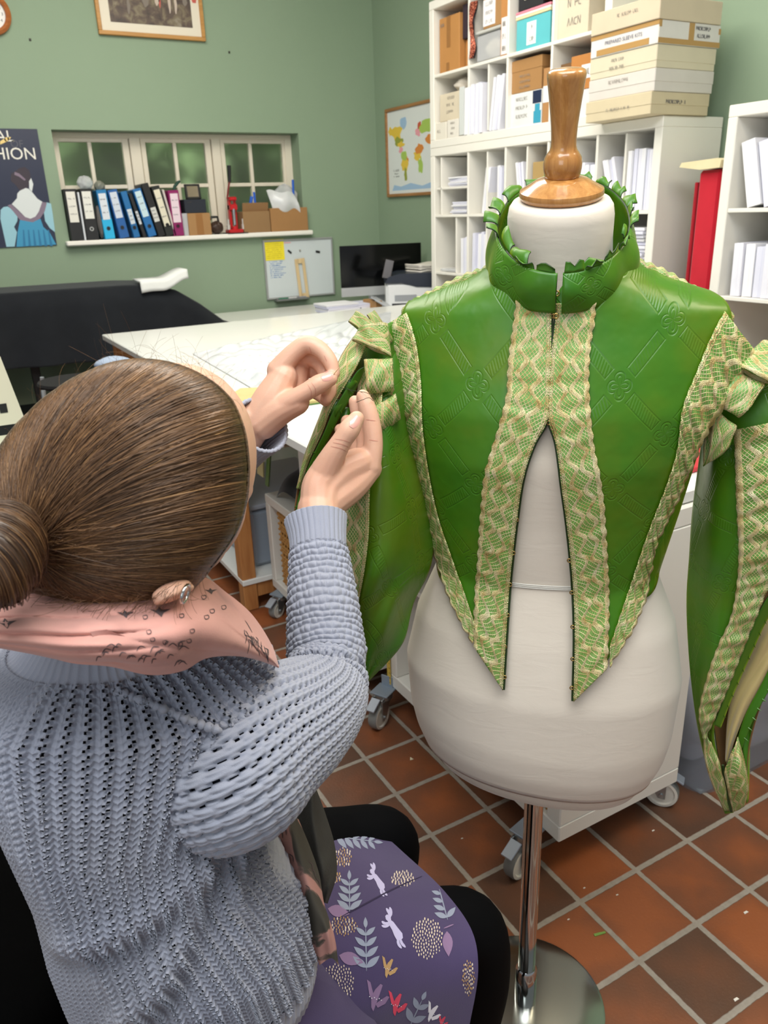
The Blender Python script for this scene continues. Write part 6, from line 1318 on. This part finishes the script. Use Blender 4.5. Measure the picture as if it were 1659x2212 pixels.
# wisps at the nape and over the ear
wp = []
for i in range(130):
    x0 = rng.uniform(70, 440); y0 = np.interp(x0, [60, 180, 345, 440], [1280, 1312, 1300, 1245])-rng.uniform(0, 25); l = rng.uniform(30, 95); a = rng.normal(2.5, .35)-(x0-250)/420*1.1; tt_ = np.linspace(0, 1, N_); aa = a+rng.normal(0, .8)*tt_
    wp.append(np.stack([x0+np.cumsum(cos(aa))*l/N_, y0+np.cumsum(sin(aa))*l/N_], 1))
wp = np.array(wp); dd_ = .575+.02*np.linspace(0, 1, N_)[None]+rng.normal(0, .006, (130, 1)); strand_mesh(hb_, CAM+((wp[..., 0]-PPX)/FPX*dd_)[..., None]*CR+((wp[..., 1]-PPY)/FPX*dd_)[..., None]*CD+dd_[..., None]*CF, rng.uniform(.0001, .0002, 130), rng.uniform(.1, .6, 130))
hb_.m[:FB] = [1]*FB; hair = build('hair', hb_, [hairm, plain((66, 48, 35), .85)], per, True, True)
# coiled bun
bm_ = MB(); bc = at_d(2, 1200, .545); ub, vb2, nb = cw(.92, .1, -.35), cw(-.1, 1, .0), cw(.35, 0, .93)
blob(bm_, bc+nb*.004, (ub, vb2, nb), (.021, .035, .028)); bm_.uv[-1][:] = .1
for k in range(9):
    o_ = k/9*2*PI; path = []
    for i in range(26):
        t = i/25*2*PI*1.02; r1 = .018+.004*math.sin(3*o_); c2 = bc+vb2*(.036*math.cos(t))+ub*(.021*math.sin(t)); rad = vb2*math.cos(t)+ub*math.sin(t)
        path.append(c2*.55+bc*.45+rad*.010*math.cos(o_+t*1.2)-nb*.016*math.sin(o_+t*1.2))
    bm_.tube(path, .0075, 8, 0, False); bm_.uv[-1][:] = rng.uniform(.05, .55)
K2 = 700; o_ = rng.uniform(0, 2*PI, K2); tt_ = np.linspace(0, 1, N_)[None]*rng.uniform(.5, 1.1, (K2, 1))*PI+rng.uniform(0, 2*PI, (K2, 1)); rr_ = rng.uniform(.012, .0205, (K2, 1))
cc_ = bc+.55*(vb2*(.036*cos(tt_))[..., None]+ub*(.021*sin(tt_))[..., None]); rad = vb2*cos(tt_)[..., None]+ub*sin(tt_)[..., None]; ow = o_[:, None]+tt_*1.2
strand_mesh(bm_, cc_+rad*(rr_*cos(ow))[..., None]-nb*((rr_+.004)*sin(ow))[..., None], rng.uniform(.0002, .00038, K2), np.clip(rng.normal(.32, .2, K2), 0, 1))
build('bun', bm_, hairm, hair, True, False); bpy.data.objects['bun'].location = -np.array(per.location)

# ------------------------------------------------------------------ jumper, knitted in relief
yarn = Mat('grey_blue_yarn', (146, 150, 162), .9, Sheen_Weight=.25); c_ = yarn.coord()
yarn.color(yarn.mix(yarn.noise(c_, 7, 4), (147, 153, 172), (162, 162, 168))); yarn.bump(yarn.noise(yarn.mapping(c_, (1, 1, 1)), 1100, 3, .6), .5, .0012)
def knit_ladder(s_, t_, W_=.0150, Hh=.0066):
    """ribs of slanted stitches with open ladders between; s across, t along the rib (metres)"""
    x = (s_/W_) % 1-.5; ax = np.abs(x); t1 = t_/Hh+ax*1.5
    rib = .15+.8*np.abs(sin(PI*t1))**.6-.55*smoothstep(.06, .0, ax)
    tb = t_/Hh*.9+.4*np.floor(s_/W_); f = np.abs((tb % 1)-.5)*2; bar = np.sqrt(np.maximum(0, 1-(f/.62)**2)); lad = -1.9+2.1*bar
    w = smoothstep(.25, .31, ax); return rib*(1-w)+lad*w
def knit_v(s_, t_, W_=.0090, Hh=.0062):
    x = (s_/W_) % 1-.5; ax = np.abs(x); t1 = t_/Hh+ax*2.2; return -.5+1.15*np.abs(sin(PI*t1))**.6*(1-.85*smoothstep(.36, .5, ax))*(1-.8*smoothstep(.08, 0, ax))
def knit_rows(s_, t_, W_=.0105, Hh=.0088):
    t_ = t_+.0007*sin(s_*170+3*sin(t_*90)); r_ = np.floor(t_/Hh); x = s_/W_+(sin(r_*12.9898)*43758.5453) % 1+.18*sin(s_*210+r_*2.1); return (.82+.3*sin(s_*310+r_*5.3)*sin(r_*1.7))* -.8+1.6*np.abs(sin(PI*t_/Hh))**.8*(.30+.70*np.abs(sin(PI*x))**.6)
def rib_(s_, W_=.0062): return -.45+.9*np.abs(sin(PI*s_/W_))**.7
def with_relief(P, hgt, amp):
    gu = np.gradient(P, axis=0); gv = np.gradient(P, axis=1); n = np.cross(gu, gv); n /= np.linalg.norm(n, axis=2, keepdims=True)+1e-12; return P+n*(hgt*amp)[..., None]
zl = [1.128, 1.112, 1.095, 1.06, 1.00, .95, .85, .75, .65, .57, .50]
al = [.650, .648, .650, .655, .648, .642, .648, .662, .682, .70, .71]; bl = [-.262, -.262, -.262, -.262, -.262, -.266, -.259, -.241, -.238, -.256, -.262]
wl_ = [.066, .082, .112, .150, .134, .118, .115, .138, .140, .140, .134]; hl = [.062, .072, .088, .112, .118, .116, .118, .126, .132, .132, .128]
def trunk(th, z):
    q = [np.interp(z, zl[::-1], k[::-1]) for k in (al, bl, wl_, hl)]; f = 1+.018*sin(3*th+z*14)*smoothstep(1.0, .8, z)
    l1, l2 = z-(.845+.061*(th-4.26)), z-(.76+.157*(th-4.59)); w1 = smoothstep(3.9, 4.3, th)*smoothstep(5.75, 5.45, th); w2 = smoothstep(4.2, 4.6, th)*smoothstep(5.7, 5.4, th); fold = w1*(.0055*np.exp(-(l1/.019)**2)-.004*np.exp(-((l1+.034)/.018)**2))+w2*(.007*np.exp(-(l2/.021)**2)-.004*np.exp(-((l2+.04)/.02)**2))+.006*np.exp(-((z-(.80+.25*(th-5.5)))/.026)**2)*smoothstep(5.3, 5.6, th)*smoothstep(6.2, 5.9, th)
    w = q[2]*f+fold; h = q[3]*f+fold
    return HA*(q[0]+h*np.sign(sin(th))*np.abs(sin(th))**.9)[..., None]+HB*(q[1]+w*np.sign(cos(th))*np.abs(cos(th))**.9)[..., None]+Z*z[..., None]
nz, nt = 860, 860
th = np.concatenate([np.linspace(PI*.94, 2*PI*1.03, nt-90), np.linspace(2*PI*1.03, 2*PI+PI*.94, 92)[1:]]); zz1 = np.linspace(1.108, .675, nz)
TH, ZZ = np.meshgrid(th, zz1); P = trunk(TH, ZZ)
sarc = np.concatenate([np.zeros((nz, 1)), np.cumsum(np.linalg.norm(np.diff(P, axis=1), axis=2), 1)], 1); ref = sarc[int(nz*.45)][None]
tarc = np.concatenate([np.zeros((1, P.shape[1])), np.cumsum(np.linalg.norm(np.diff(P, axis=0), axis=2), 0)], 0)
slant = ref+.02*sin(tarc*5)
wv = smoothstep(.14, .20, ref+.02*sin(tarc*11)); low = smoothstep(.40, .44, ref+.012*sin(tarc*60))*smoothstep(.24, .30, tarc)
hk = knit_v(slant, tarc)*(1-wv)+knit_ladder(slant, tarc)*wv; hk = hk*(1-low)+knit_rows(slant, tarc, .0125, .0105)*low
P = with_relief(P, hk, -.0027)
def openwork(P, h, cut, flip):
    """knitted sheet with real gaps where the ladders are open"""
    m = MB().grid(P, flip=flip); q = (h[:-1, :-1]+h[1:, :-1]+h[1:, 1:]+h[:-1, 1:])/4; keep = (q > cut).ravel()
    m.f = [f for f, k in zip(m.f, keep) if k]; m.m = [0]*len(m.f); return m
jum = build('jumper', openwork(P, hk, -1.50, True), yarn, per, True, True)
gapm = fabric('knit_gap_shade', (34, 36, 46), (26, 28, 36), 500, .95, 0)  # invented dark under-layer, its colour standing in for shade in the knit gaps
Tu, Zu = np.meshgrid(np.linspace(0, 2*PI, 120), np.linspace(1.10, .66, 80)); Pu = trunk(Tu, Zu); cu = Pu.mean(1, keepdims=True); Pu = cu+(Pu-cu)*(1-.0085/np.linalg.norm(Pu-cu, axis=2, keepdims=True))
build('gap_shade_layer', MB().grid(Pu, flip=True), gapm, per, True, True)
# ribbed hem and neckband
th2 = np.linspace(0, 2*PI, 700); zz2 = np.linspace(.684, .622, 30); T2, Z2 = np.meshgrid(th2, zz2); P = trunk(T2, Z2)
s2 = np.concatenate([np.zeros((30, 1)), np.cumsum(np.linalg.norm(np.diff(P, axis=1), axis=2), 1)], 1); build('hem', MB().grid(with_relief(P, rib_(s2, .0085), -.0026), flip=True), yarn, jum, True, False).location = -np.array(per.location)
zz2 = np.linspace(1.132, 1.098, 24); T2, Z2 = np.meshgrid(th2, zz2); P = trunk(T2, Z2)*1.0; s2 = T2*.085; build('neckband', MB().grid(with_relief(P, rib_(s2, .0075)+.8, -.0022), flip=True), yarn, jum, True, False).location = -np.array(per.location)
def sleeve(pts, name, n, m, kind, par, squash=1.0):
    q = spline(np.array([[*at_d(x, y, d), r] for x, y, d, r in pts]), n); c, r = q[:, :3], q[:, 3]
    T = np.gradient(c, axis=0); T /= np.linalg.norm(T, axis=1)[:, None]; N = []; u = CD.copy()
    for k in range(n): x = u-T[k]*(u @ T[k]); x /= np.linalg.norm(x); N.append(x); u = x
    N = np.array(N); Bn = np.cross(T, N); a = np.linspace(0, 2*PI, m); G = c[:, None]+r[:, None, None]*(cos(a)[None, :, None]*N[:, None]+sin(a)[None, :, None]*Bn[:, None])
    s_ = a[None]*r.mean()*1.0+0*r[:, None]; t = np.r_[0, np.cumsum(np.linalg.norm(np.diff(c, axis=0), axis=1))][:, None]+0*a[None]; return G, s_, t
SR = [(430, 1660, .76, .080), (500, 1640, .755, .082), (575, 1592, .775, .071), (640, 1552, .805, .061), (688, 1506, .845, .052), (706, 1440, .882, .0455), (702, 1370, .905, .0430), (697, 1300, .922, .0405), (692, 1235, .940, .0370), (688, 1188, .952, .0345)]
G, s_, t = sleeve(SR, 'sleeve', 520, 420, 0, per); tt_ = t/t.max()
up = 1-smoothstep(.50, .58, tt_); hs = knit_ladder(s_*1.1, t, .0105, .0062)*up+knit_rows(s_, t)*(1-up)
Gi, _a, _b = sleeve([(x, y, d, r-.0085) for x, y, d, r in SR[:7]], 'sleeve', 80, 60, 0, per); build('gap_shade_layer', MB().grid(Gi), gapm, per, True, True)  # same added dark layer inside the sleeve, darkening its open ladders
crease = -.006*np.exp(-((tt_-.545-.03*sin(s_*26))/.012)**2)-.005*np.exp(-((tt_-.50-.02*sin(s_*26+1))/.012)**2)-.004*np.exp(-((tt_-.60)/.014)**2)
G = with_relief(G, -crease+0*hs, 1.0); build('sleeve', openwork(with_relief(G, hs, -.0022), hs, -1.66, False), yarn, jum, True, False).location = -np.array(per.location)
SL = [(120, 1560, .745, .060), (40, 1530, .775, .078), (-40, 1500, .80, .082), (-70, 1430, .86, .072), (60, 1345, .96, .058), (300, 1180, 1.07, .047), (430, 1062, 1.06, .041), (520, 955, 1.043, .036)]
G, s_, t = sleeve(SL, 'sleeve', 220, 200, 0, per); build('sleeve', MB().grid(with_relief(G, knit_rows(s_, t), -.0020)), yarn, jum, True, False).location = -np.array(per.location)
def cuff(pts, amp=-.0014):
    G, s_, t = sleeve(pts, 'cuff', 60, 420, 0, per); G = with_relief(G, rib_(s_, .0068), amp); inner = G[::-1]*.0
    c = G.mean(1, keepdims=True); inner = (c+(G-c)*.88)[::-1]; build('cuff', MB().grid(np.concatenate([G, inner])), yarn, jum, True, False).location = -np.array(per.location)
cuff([(688, 1196, .950, .0335), (686, 1160, .958, .0345), (682, 1122, .968, .0385)])
cuff([(505, 975, 1.058, .037), (535, 945, 1.04, .037), (566, 918, 1.012, .0385)])
# armhole and yoke seams
for c in ([(485, 1560, .66), (478, 1620, .655), (472, 1700, .655), (466, 1770, .66), (452, 1845, .68)], [(250, 1490, .60), (330, 1520, .60), (410, 1555, .615), (480, 1578, .645)]):
    cs = spline(np.array(c, float), 60); pts = []
    bj = globals().setdefault('_bj', BVHTree.FromPolygons([Vector(v.co)+per.location for v in jum.data.vertices], [tuple(p.vertices) for p in jum.data.polygons]))
    for x, y, d in cs:
        h = bj.ray_cast(Vector(CAM), Vector(ray(x, y))); pts.append(np.array(h[0])-CF*.002 if h[0] else at_d(x, y, d))
    build('seam', MB().tube(pts, [.0036+.0012*math.sin(i*1.5) for i in range(60)], 8), yarn, jum, True, False).location = -np.array(per.location)

# ------------------------------------------------------------------ scarf
scm = Mat('pink_scarf_muslin', (222, 160, 146), .85, Sheen_Weight=.2); c_ = scm.coord(); k_ = scm.noise(c_, 9, 4)
scm.color(scm.ramp(k_, [(.3, (166, 122, 112)), (.42, (200, 145, 132)), (.62, (212, 156, 141)), (.8, (160, 120, 114))])); scm.bump(scm.noise(c_, 900, 2), .3, .0006)
ink = plain((84, 70, 70), .8); scd = mottled('dark_scarf_print', (66, 64, 58), (44, 44, 42), 14, .85, .3, 300)
ST = [(-100, 1290, .80), (-110, 1272, .70), (-60, 1280, .645), (60, 1275, .62), (180, 1290, .615), (300, 1285, .615), (380, 1262, .63), (440, 1246, .665), (490, 1280, .70), (545, 1327, .73), (590, 1397, .752), (603, 1438, .755)]
SM = [(-130, 1340, .80), (-135, 1330, .68), (-60, 1340, .605), (60, 1345, .582), (180, 1362, .575), (300, 1366, .578), (400, 1352, .592), (462, 1335, .622), (515, 1358, .655), (560, 1392, .688), (595, 1424, .722), (603, 1438, .75)]
SM2 = [(-135, 1372, .80), (-138, 1364, .68), (-60, 1372, .60), (60, 1388, .580), (170, 1408, .574), (270, 1415, .577), (370, 1418, .592), (440, 1398, .618), (512, 1398, .656), (560, 1414, .69), (596, 1432, .724), (603, 1440, .75)]
SBm = [(-105, 1392, .81), (-110, 1390, .70), (-60, 1390, .63), (60, 1410, .608), (160, 1432, .603), (240, 1438, .606), (330, 1458, .618), (400, 1447, .636), (445, 1422, .655), (512, 1417, .688), (560, 1427, .72), (603, 1442, .752)]
P = sheet([ST, SM, SM2, SBm], 160, 60); a_ = np.linspace(0, 1, 160)[:, None]; j_ = np.linspace(0, 1, 60)[None]
fold = (np.abs(sin(PI*(j_*4.2+a_*2.6)))**.6*smoothstep(.62, .42, a_)*.009+np.abs(sin(PI*(j_*2.4-a_*3+.3)))**.7*smoothstep(.3, .6, a_)*.006)*sin(PI*np.clip(j_, .02, .98))**.4
P = P-CF*fold[..., None]; smb = MB().grid(P, flip=True); sbv = BVHTree.FromPolygons([Vector(p) for p in smb.v[0]], smb.f)
rs = random.Random(3)
for i in range(34):
    x, y = rs.uniform(525, 592), 0; y = np.interp(x, [525, 592], [1330, 1418])+rs.uniform(4, 40); l = rs.uniform(12, 34); a = rs.uniform(.6, 1.5)
    stroke(smb, sbv, [(x, y), (x+l*.4*math.cos(a)+rs.uniform(-4, 4), y+l*.4*math.sin(a)), (x+l*math.cos(a+.2), y+l*math.sin(a+.2))], .8, 1)
for (x, y) in ((313, 1333), (321, 1365), (329, 1382), (356, 1388), (389, 1392), (392, 1330), (415, 1363), (408, 1385), (440, 1290), (458, 1320), (483, 1312), (446, 1333)):
    q = rs.uniform(0, 3); stroke(smb, sbv, [(x-5, y-3), (x+4, y-4), (x+5, y+2), (x-2, y+4), (x-5, y-3)], .9, 1)
for (x, y, s_) in ((345, 1320, 1), (270, 1325, .8), (150, 1420, 1), (455, 1276, .6), (12, 1345, 1)):
    stick(smb, sbv, [(x-22*s_, y-4*s_), (x-6*s_, y-2*s_), (x-2*s_, y-10*s_), (x+5*s_, y-3*s_), (x+24*s_, y-5*s_), (x+8*s_, y+4*s_), (x+4*s_, y+13*s_), (x-5*s_, y+5*s_)], 1)
for i in range(26):
    x, y = rs.uniform(205, 400), rs.uniform(1395, 1440); a = rs.uniform(-1.2, -.3); l = rs.uniform(10, 26); stroke(smb, sbv, [(x, y), (x+l*.5*math.cos(a), y+l*.5*math.sin(a)-3), (x+l*math.cos(a+.4), y+l*math.sin(a+.4))], 1.1, 1)
stick(smb, sbv, [(195, 1365), (230, 1360), (300, 1385), (380, 1412), (385, 1425), (320, 1432), (250, 1428), (215, 1405)], 2, .0004)
scf = build('scarf', smb, [scm, ink, plain((170, 124, 114), .85)], per, True, True)
P = sheet([[(628, 1690, 1.02), (622, 1760, 1.01), (640, 1830, .99), (668, 1900, .97), (690, 1945, .97)], [(670, 1680, .985), (675, 1760, .97), (690, 1830, .955), (706, 1900, .945), (700, 1950, .96)], [(680, 1695, 1.02), (704, 1760, 1.01), (724, 1830, .995), (727, 1890, .98), (708, 1952, .975)]], 50, 30, .006, 4)
build('scarf_loop', MB().grid(P, flip=True), scd, scf, True, False).location = -np.array(per.location)
P = sheet([[(588, 1755, .945), (600, 1830, .925), (628, 1900, .91), (655, 1970, .90), (672, 2030, .90), (690, 2085, .905)], [(618, 1750, .93), (640, 1820, .905), (662, 1890, .89), (684, 1960, .885), (706, 2020, .888), (716, 2070, .90)], [(645, 1770, .95), (670, 1830, .93), (690, 1890, .915), (700, 1950, .905), (722, 2020, .90), (732, 2086, .91)]], 90, 26, .005, 7)
m_ = MB().grid(P, flip=True)
lb_ = BVHTree.FromPolygons([Vector(p) for p in m_.v[0]], m_.f)
for i in range(14): x, y = rs.uniform(600, 690), rs.uniform(1770, 1930); stroke(m_, lb_, [(x, y), (x+8, y+6), (x+10, y+18)], .9, 2, .001)
pks = Mat('dusty_pink_scarf', (176, 132, 124), .85); kk = pks.noise(pks.coord(), 17, 4, .5, .8); pks.color(pks.ramp(kk, [(.47, (70, 66, 58)), (.50, (110, 90, 82)), (.53, (182, 134, 124)), (.75, (172, 128, 120))]))
build('scarf_end', m_, [pks, scd, ink], scf, True, False).location = -np.array(per.location)

# ------------------------------------------------------------------ skirt and tights
skm = Mat('purple_cord', (64, 52, 88), .85, Sheen_Weight=.25); c_ = skm.coord(); skm.color(skm.mix(skm.noise(c_, 11, 4), (58, 46, 82), (72, 58, 96))); skm.bump(skm.noise(c_, 800, 2), .3, .0006)
C1 = [(480, 1740, 1.28), (540, 1850, 1.16), (570, 2000, 1.03), (550, 2120, .975), (500, 2240, .95), (470, 2350, 1.0)]
C2 = [(690, 1762, 1.265), (738, 1850, 1.155), (775, 1970, 1.055), (785, 2090, 1.01), (768, 2210, 1.01), (740, 2350, 1.06)]
C3 = [(790, 1768, 1.275), (868, 1838, 1.232), (960, 1925, 1.150), (1020, 2012, 1.088), (1033, 2090, 1.062), (1015, 2210, 1.075), (980, 2350, 1.12)]
P = sheet([C1, C2, C3], 120, 90, .006, 12); skb = MB().grid(P, flip=True); kb = BVHTree.FromPolygons([Vector(p) for p in skb.v[0]], skb.f)
zx = lambda x, y: (560+x*.3255, 1650+y*.3254)
def leaf(x, y, a, l, w, m_):
    pts = []
    for t in np.linspace(0, 1, 8): pts.append((t*l, w*math.sin(PI*t**.85)))
    for t in np.linspace(1, 0, 8)[1:-1]: pts.append((t*l, -w*math.sin(PI*t**.85)))
    stick(skb, kb, [zx(x+u_*math.cos(a)-v_*math.sin(a), y+u_*math.sin(a)+v_*math.cos(a)) for u_, v_ in pts], m_, .0009)
def spray(x0, y0, x1, y1, n, l, w, m_=1, sp=.75):
    a = math.atan2(y1-y0, x1-x0); stroke(skb, kb, [zx(x0, y0), zx((x0+x1)/2, (y0+y1)/2), zx(x1, y1)], 1.2, m_, .001)
    for i in range(n):
        t = (i+.3)/n; x, y = x0+(x1-x0)*t, y0+(y1-y0)*t; k = 1-.35*t
        for s_ in (-1, 1): leaf(x, y, a+s_*sp, l*k, w*k, m_)
    leaf(x1, y1, a, l*.6, w*.6, m_)
def seeds(x, y, rx, ry, m_, seed, n=70):
    r_ = random.Random(seed)
    for i in range(n):
        q = math.sqrt((i+.5)/n); a = i*2.39996; px, py = x+rx*q*math.cos(a), y+ry*q*math.sin(a); l = r_.uniform(7, 11)
        stick(skb, kb, [zx(px+l*.55*math.cos(t)*.8, py+l*math.sin(t)) for t in np.linspace(0, 2*PI, 7)[:-1]], m_ if r_.random() < .55 else 2, .0009)
def hare(x, y, s_, a, m_=3):
    R_ = lambda u_, v_: zx(x+s_*(u_*math.cos(a)-v_*math.sin(a)), y+s_*(u_*math.sin(a)+v_*math.cos(a)))
    stick(skb, kb, [R_(*q) for q in ((-52, -12), (-30, -20), (10, -22), (55, -26), (78, -14), (84, 6), (68, 22), (40, 20), (5, 12), (-28, 10), (-50, 6))], m_, .001)
    stick(skb, kb, [R_(*q) for q in ((-86, -14), (-66, -24), (-46, -16), (-48, 4), (-66, 8), (-84, 0))], m_, .0011)
    for p in (((-62, -20), (-84, -40), (-112, -50)), ((-58, -18), (-86, -28), (-118, -30)), ((-38, 4), (-50, 26), (-70, 34)), ((-28, 6), (-34, 34), (-50, 48)), ((66, 14), (92, 26), (124, 26)), ((74, 2), (100, 8), (132, 4))): stroke(skb, kb, [R_(*q) for q in p], 2.6*s_, m_, .001)
def bird(x, y, s_, a, m_):
    R_ = lambda u_, v_: zx(x+s_*(u_*math.cos(a)-v_*math.sin(a)), y+s_*(u_*math.sin(a)+v_*math.cos(a)))
    for poly in (((-12, 60), (-22, 10), (-10, -30), (10, -62), (22, -58), (16, -10), (10, 30), (2, 78)), ((-8, 30), (-34, 0), (-52, -50), (-60, -70), (-40, -60), (-16, -10)), ((4, 40), (30, 12), (52, -10), (66, -8), (52, 30), (20, 56))): stick(skb, kb, [R_(*q) for q in poly], m_, .001)
    for i in range(6): stick(skb, kb, [R_(-30+i*12+3*math.cos(t), 10+(i % 2)*6+3*math.sin(t)) for t in np.linspace(0, 2*PI, 6)[:-1]], 5, .0014)
spray(500, 480, 760, 515, 5, 105, 19); spray(600, 985, 598, 770, 4, 110, 21, 1, .9); spray(712, 1375, 706, 1090, 4, 122, 23, 1, .85); spray(1250, 1035, 1195, 830, 4, 92, 19, 1, .95); spray(1000, 1740, 1080, 1570, 2, 110, 24); spray(180, 1700, 280, 1640, 1, 90, 24)
for a in ((455, 960, .25, 150, 40), (530, 1270, .3, 170, 44), (1245, 1110, 1.5, 170, 34)): leaf(*a, 6)
hare(780, 770, .95, .95); hare(890, 1090, 1.15, .98); hare(615, 420, 1.0, .30); hare(410, 1590, 1.25, 1.05)
seeds(555, 620, 60, 65, 4, 1, 40); seeds(952, 760, 80, 52, 2, 2, 46); seeds(1115, 1158, 105, 135, 2, 3, 110); seeds(560, 1075, 90, 66, 4, 4, 56); seeds(520, 1455, 112, 130, 2, 5, 110); seeds(1388, 1420, 42, 120, 4, 6, 56); seeds(505, 752, 42, 34, 4, 7, 20); seeds(660, 372, 66, 16, 2, 8, 22)
bird(858, 1350, .95, .2, 4); bird(775, 1540, 1.35, .2, 6); bird(912, 1590, 1.1, .15, 7); bird(1150, 1650, .9, .4, 5); bird(1215, 1710, .6, .3, 7)
stroke(skb, kb, [zx(540, 1016), zx(700, 930), zx(900, 825), zx(1080, 745)], 1.6, 8, .0012, 30); stroke(skb, kb, [zx(1225, 1092), zx(1290, 1065)], 1.4, 6, .0012)
SKM = [skm, plain((140, 146, 162), .85), plain((214, 196, 172), .85), plain((186, 178, 208), .85), plain((176, 140, 92), .85), plain((226, 222, 226), .85), plain((136, 108, 140), .85), plain((214, 70, 92), .85), plain((46, 36, 64), .9)]
skt = build('skirt', skb, SKM, per, True, True)
# back and sides of the skirt over the stool
th2 = np.linspace(0, 2*PI, 80); G = []
for z_, a_, b_, w_, h_ in ((.60, .70, -.245, .135, .12), (.55, .715, -.235, .165, .15), (.50, .72, -.22, .185, .165), (.46, .72, -.21, .19, .17), (.40, .72, -.21, .195, .175)): G.append(HA*(a_+h_*sin(th2))[:, None]+HB*(b_+w_*cos(th2))[:, None]+Z*z_)
build('skirt_seat', MB().grid(np.array(G), flip=True), skm, skt, True, False).location = -np.array(per.location)
tgt = Mat('black_tights', (7, 7, 8), .85, Specular_IOR_Level=.08)
for L_ in LEGS:
    m_ = MB(); chain(m_, L_, 50, 28); build('tights', m_, tgt, per, True, True)
for L_ in LEGS:
    f = at_d(*L_[-1][:3]); m_ = MB(); ft = HB*.85+HA*.35; ft /= np.linalg.norm(ft); sd_ = np.cross(Z, ft)
    prof = [(-.07, .0, .032, .05), (-.05, .0, .036, .075), (0, .0, .038, .08), (.06, 0, .042, .06), (.12, 0, .045, .045), (.165, 0, .035, .035), (.18, 0, .012, .02)]; G = []
    g0 = A(f[0], f[1], 0)
    for x, y, w_, h_ in prof: t = np.linspace(0, 2*PI, 25); G.append(g0+ft*x+sd_[None]*(w_*cos(t))[:, None]+Z*((h_*.5+.002+h_*.5*sin(t))[:, None]))
    m_.grid(np.array(G)); build('shoe', m_, plain((30, 26, 26), .5), per, True, True)
# the stool under her, needle and thread, black seat at the edge
stl = thing('work_stool', 'low upholstered work stool hidden under the purple skirt', 'stool', HA*.72-HB*.21)
build('cushion', MB().lathe([(0, .385), (.155, .385), (.165, .37), (.165, .345), (0, .345)], 36), plain((40, 38, 40), .8), stl, 40)
for k in range(4): a = PI/4+k*PI/2; build('leg', MB().tube([(.12*math.cos(a), .12*math.sin(a), .345), (.17*math.cos(a), .17*math.sin(a), 0)], .014, 10), pine, stl, 40)
nd = thing('needle_and_thread', 'fine needle with dark green thread held between her two hands', 'needle', at_d(724, 806, 1.0))
build('needle', MB().tube([at_d(714, 818, .995), at_d(726, 802, .995), at_d(733, 794, .997)], [.0004, .0005, .0002], 6), plain((120, 96, 60), .25, .9), nd, True, True)
thm = plain((36, 50, 30), .8)
build('thread', MB().tube(spline([at_d(x, y, d) for x, y, d in ((733, 837, 1.05), (750, 841, 1.03), (770, 845, .998), (790, 848, .985), (800, 852, .985))], 20), .00035, 5).tube(spline([at_d(x, y, d) for x, y, d in ((770, 869, .982), (785, 863, .978), (797, 859, .98), (806, 866, .99))], 20), .00035, 5).tube([at_d(x, y, d) for x, y, d in ((748, 836, 1.045), (755, 842, 1.03), (763, 849, 1.02))], .0003, 5), thm, nd, True, True)
ch = thing('black_chair', 'black upholstered chair edge beside her at the bottom corner of the photo', 'chair', at_z(-250, 2062, .53)*A(1, 1, 0))
blk = fabric('black_upholstery', (4, 4, 4), (7, 7, 7), 500, .98, 0); blk.node_tree.nodes['Principled BSDF'].inputs['Specular IOR Level'].default_value = .03
G = []; cl0 = np.array(ch.location)
for z_, s_ in ((.0, 0), (.001, .8), (.02, .95), (.05, 1.0), (.10, .99), (.13, .92), (.142, .6), (.145, 0)): G.append(np.stack([.24*s_*np.sign(cos(th2))*np.abs(cos(th2))**.6, .26*s_*np.sign(sin(th2))*np.abs(sin(th2))**.6, 0*th2+.42+z_], 1))
cs = build('seat', MB().grid(np.array(G)), blk, ch, True)
build('column', MB().lathe([(.03, .05), (.03, .42)], 24), plain((30, 30, 32), .4), ch, 40)
for k in range(5): a = k*2*PI/5; build('leg', MB().tube([(0, 0, .08), (.28*math.cos(a), .28*math.sin(a), .045)], .02, 8), plain((26, 26, 28), .5), ch, 40); 
for k in range(5): a = k*2*PI/5; build('castor', MB().lathe([(0, -.02), (.03, -.02), (.03, .02), (0, .02)], 16, c=(.28*math.cos(a), .28*math.sin(a), .03), rot=np.array([[1, 0, 0], [0, 0, -1], [0, 1, 0]], float)), plain((18, 18, 20), .5), ch, 40)
# bits on the floor
def scrap(x, y, label, col, pts, name='thread_scrap'):
    o = at_z(x, y, 0); m_ = MB(); m_.prism(pts, (*o[:2], .0005), X, Y, Z, .0015); tag(build(name, m_, plain(col, .7)), label, 'scrap', 'scraps on the tiled floor')
scrap(1294, 2016, 'snipped green fabric scrap on the tile right of the chrome pole', (120, 156, 72), [(-.014, -.002), (.012, -.008), (.014, -.004), (-.002, .001), (-.012, .004)], 'fabric_scrap')
scrap(888, 1640, 'small cream paper scrap on the floor below the sleeve castor', (222, 210, 176), [(-.006, -.004), (.005, -.005), (.002, .008)], 'paper_scrap')
for i, (x, y, w_, lab) in enumerate(((1411, 1795, .004, 'white fluff near the plastic tub'), (1228, 1987, .003, 'white fluff just right of the pole'), (1333, 1934, .003, 'white speck two tiles right of the pole'), (1262, 1919, .003, 'white speck beside the front castor'), (1611, 1972, .006, 'pale thread end at the far right tiles'), (1590, 2160, .006, 'pale thread end on the lowest right tile'), (710, 1676, .003, 'white speck on the tile below her elbow'), (998, 1812, .003, 'white speck between the two knees'))):
    scrap(x, y, lab, (228, 220, 206), [(-w_, -w_*.3), (w_, -w_*.4), (w_*.8, w_*.4), (-w_*.7, w_*.5)], 'lint_speck')
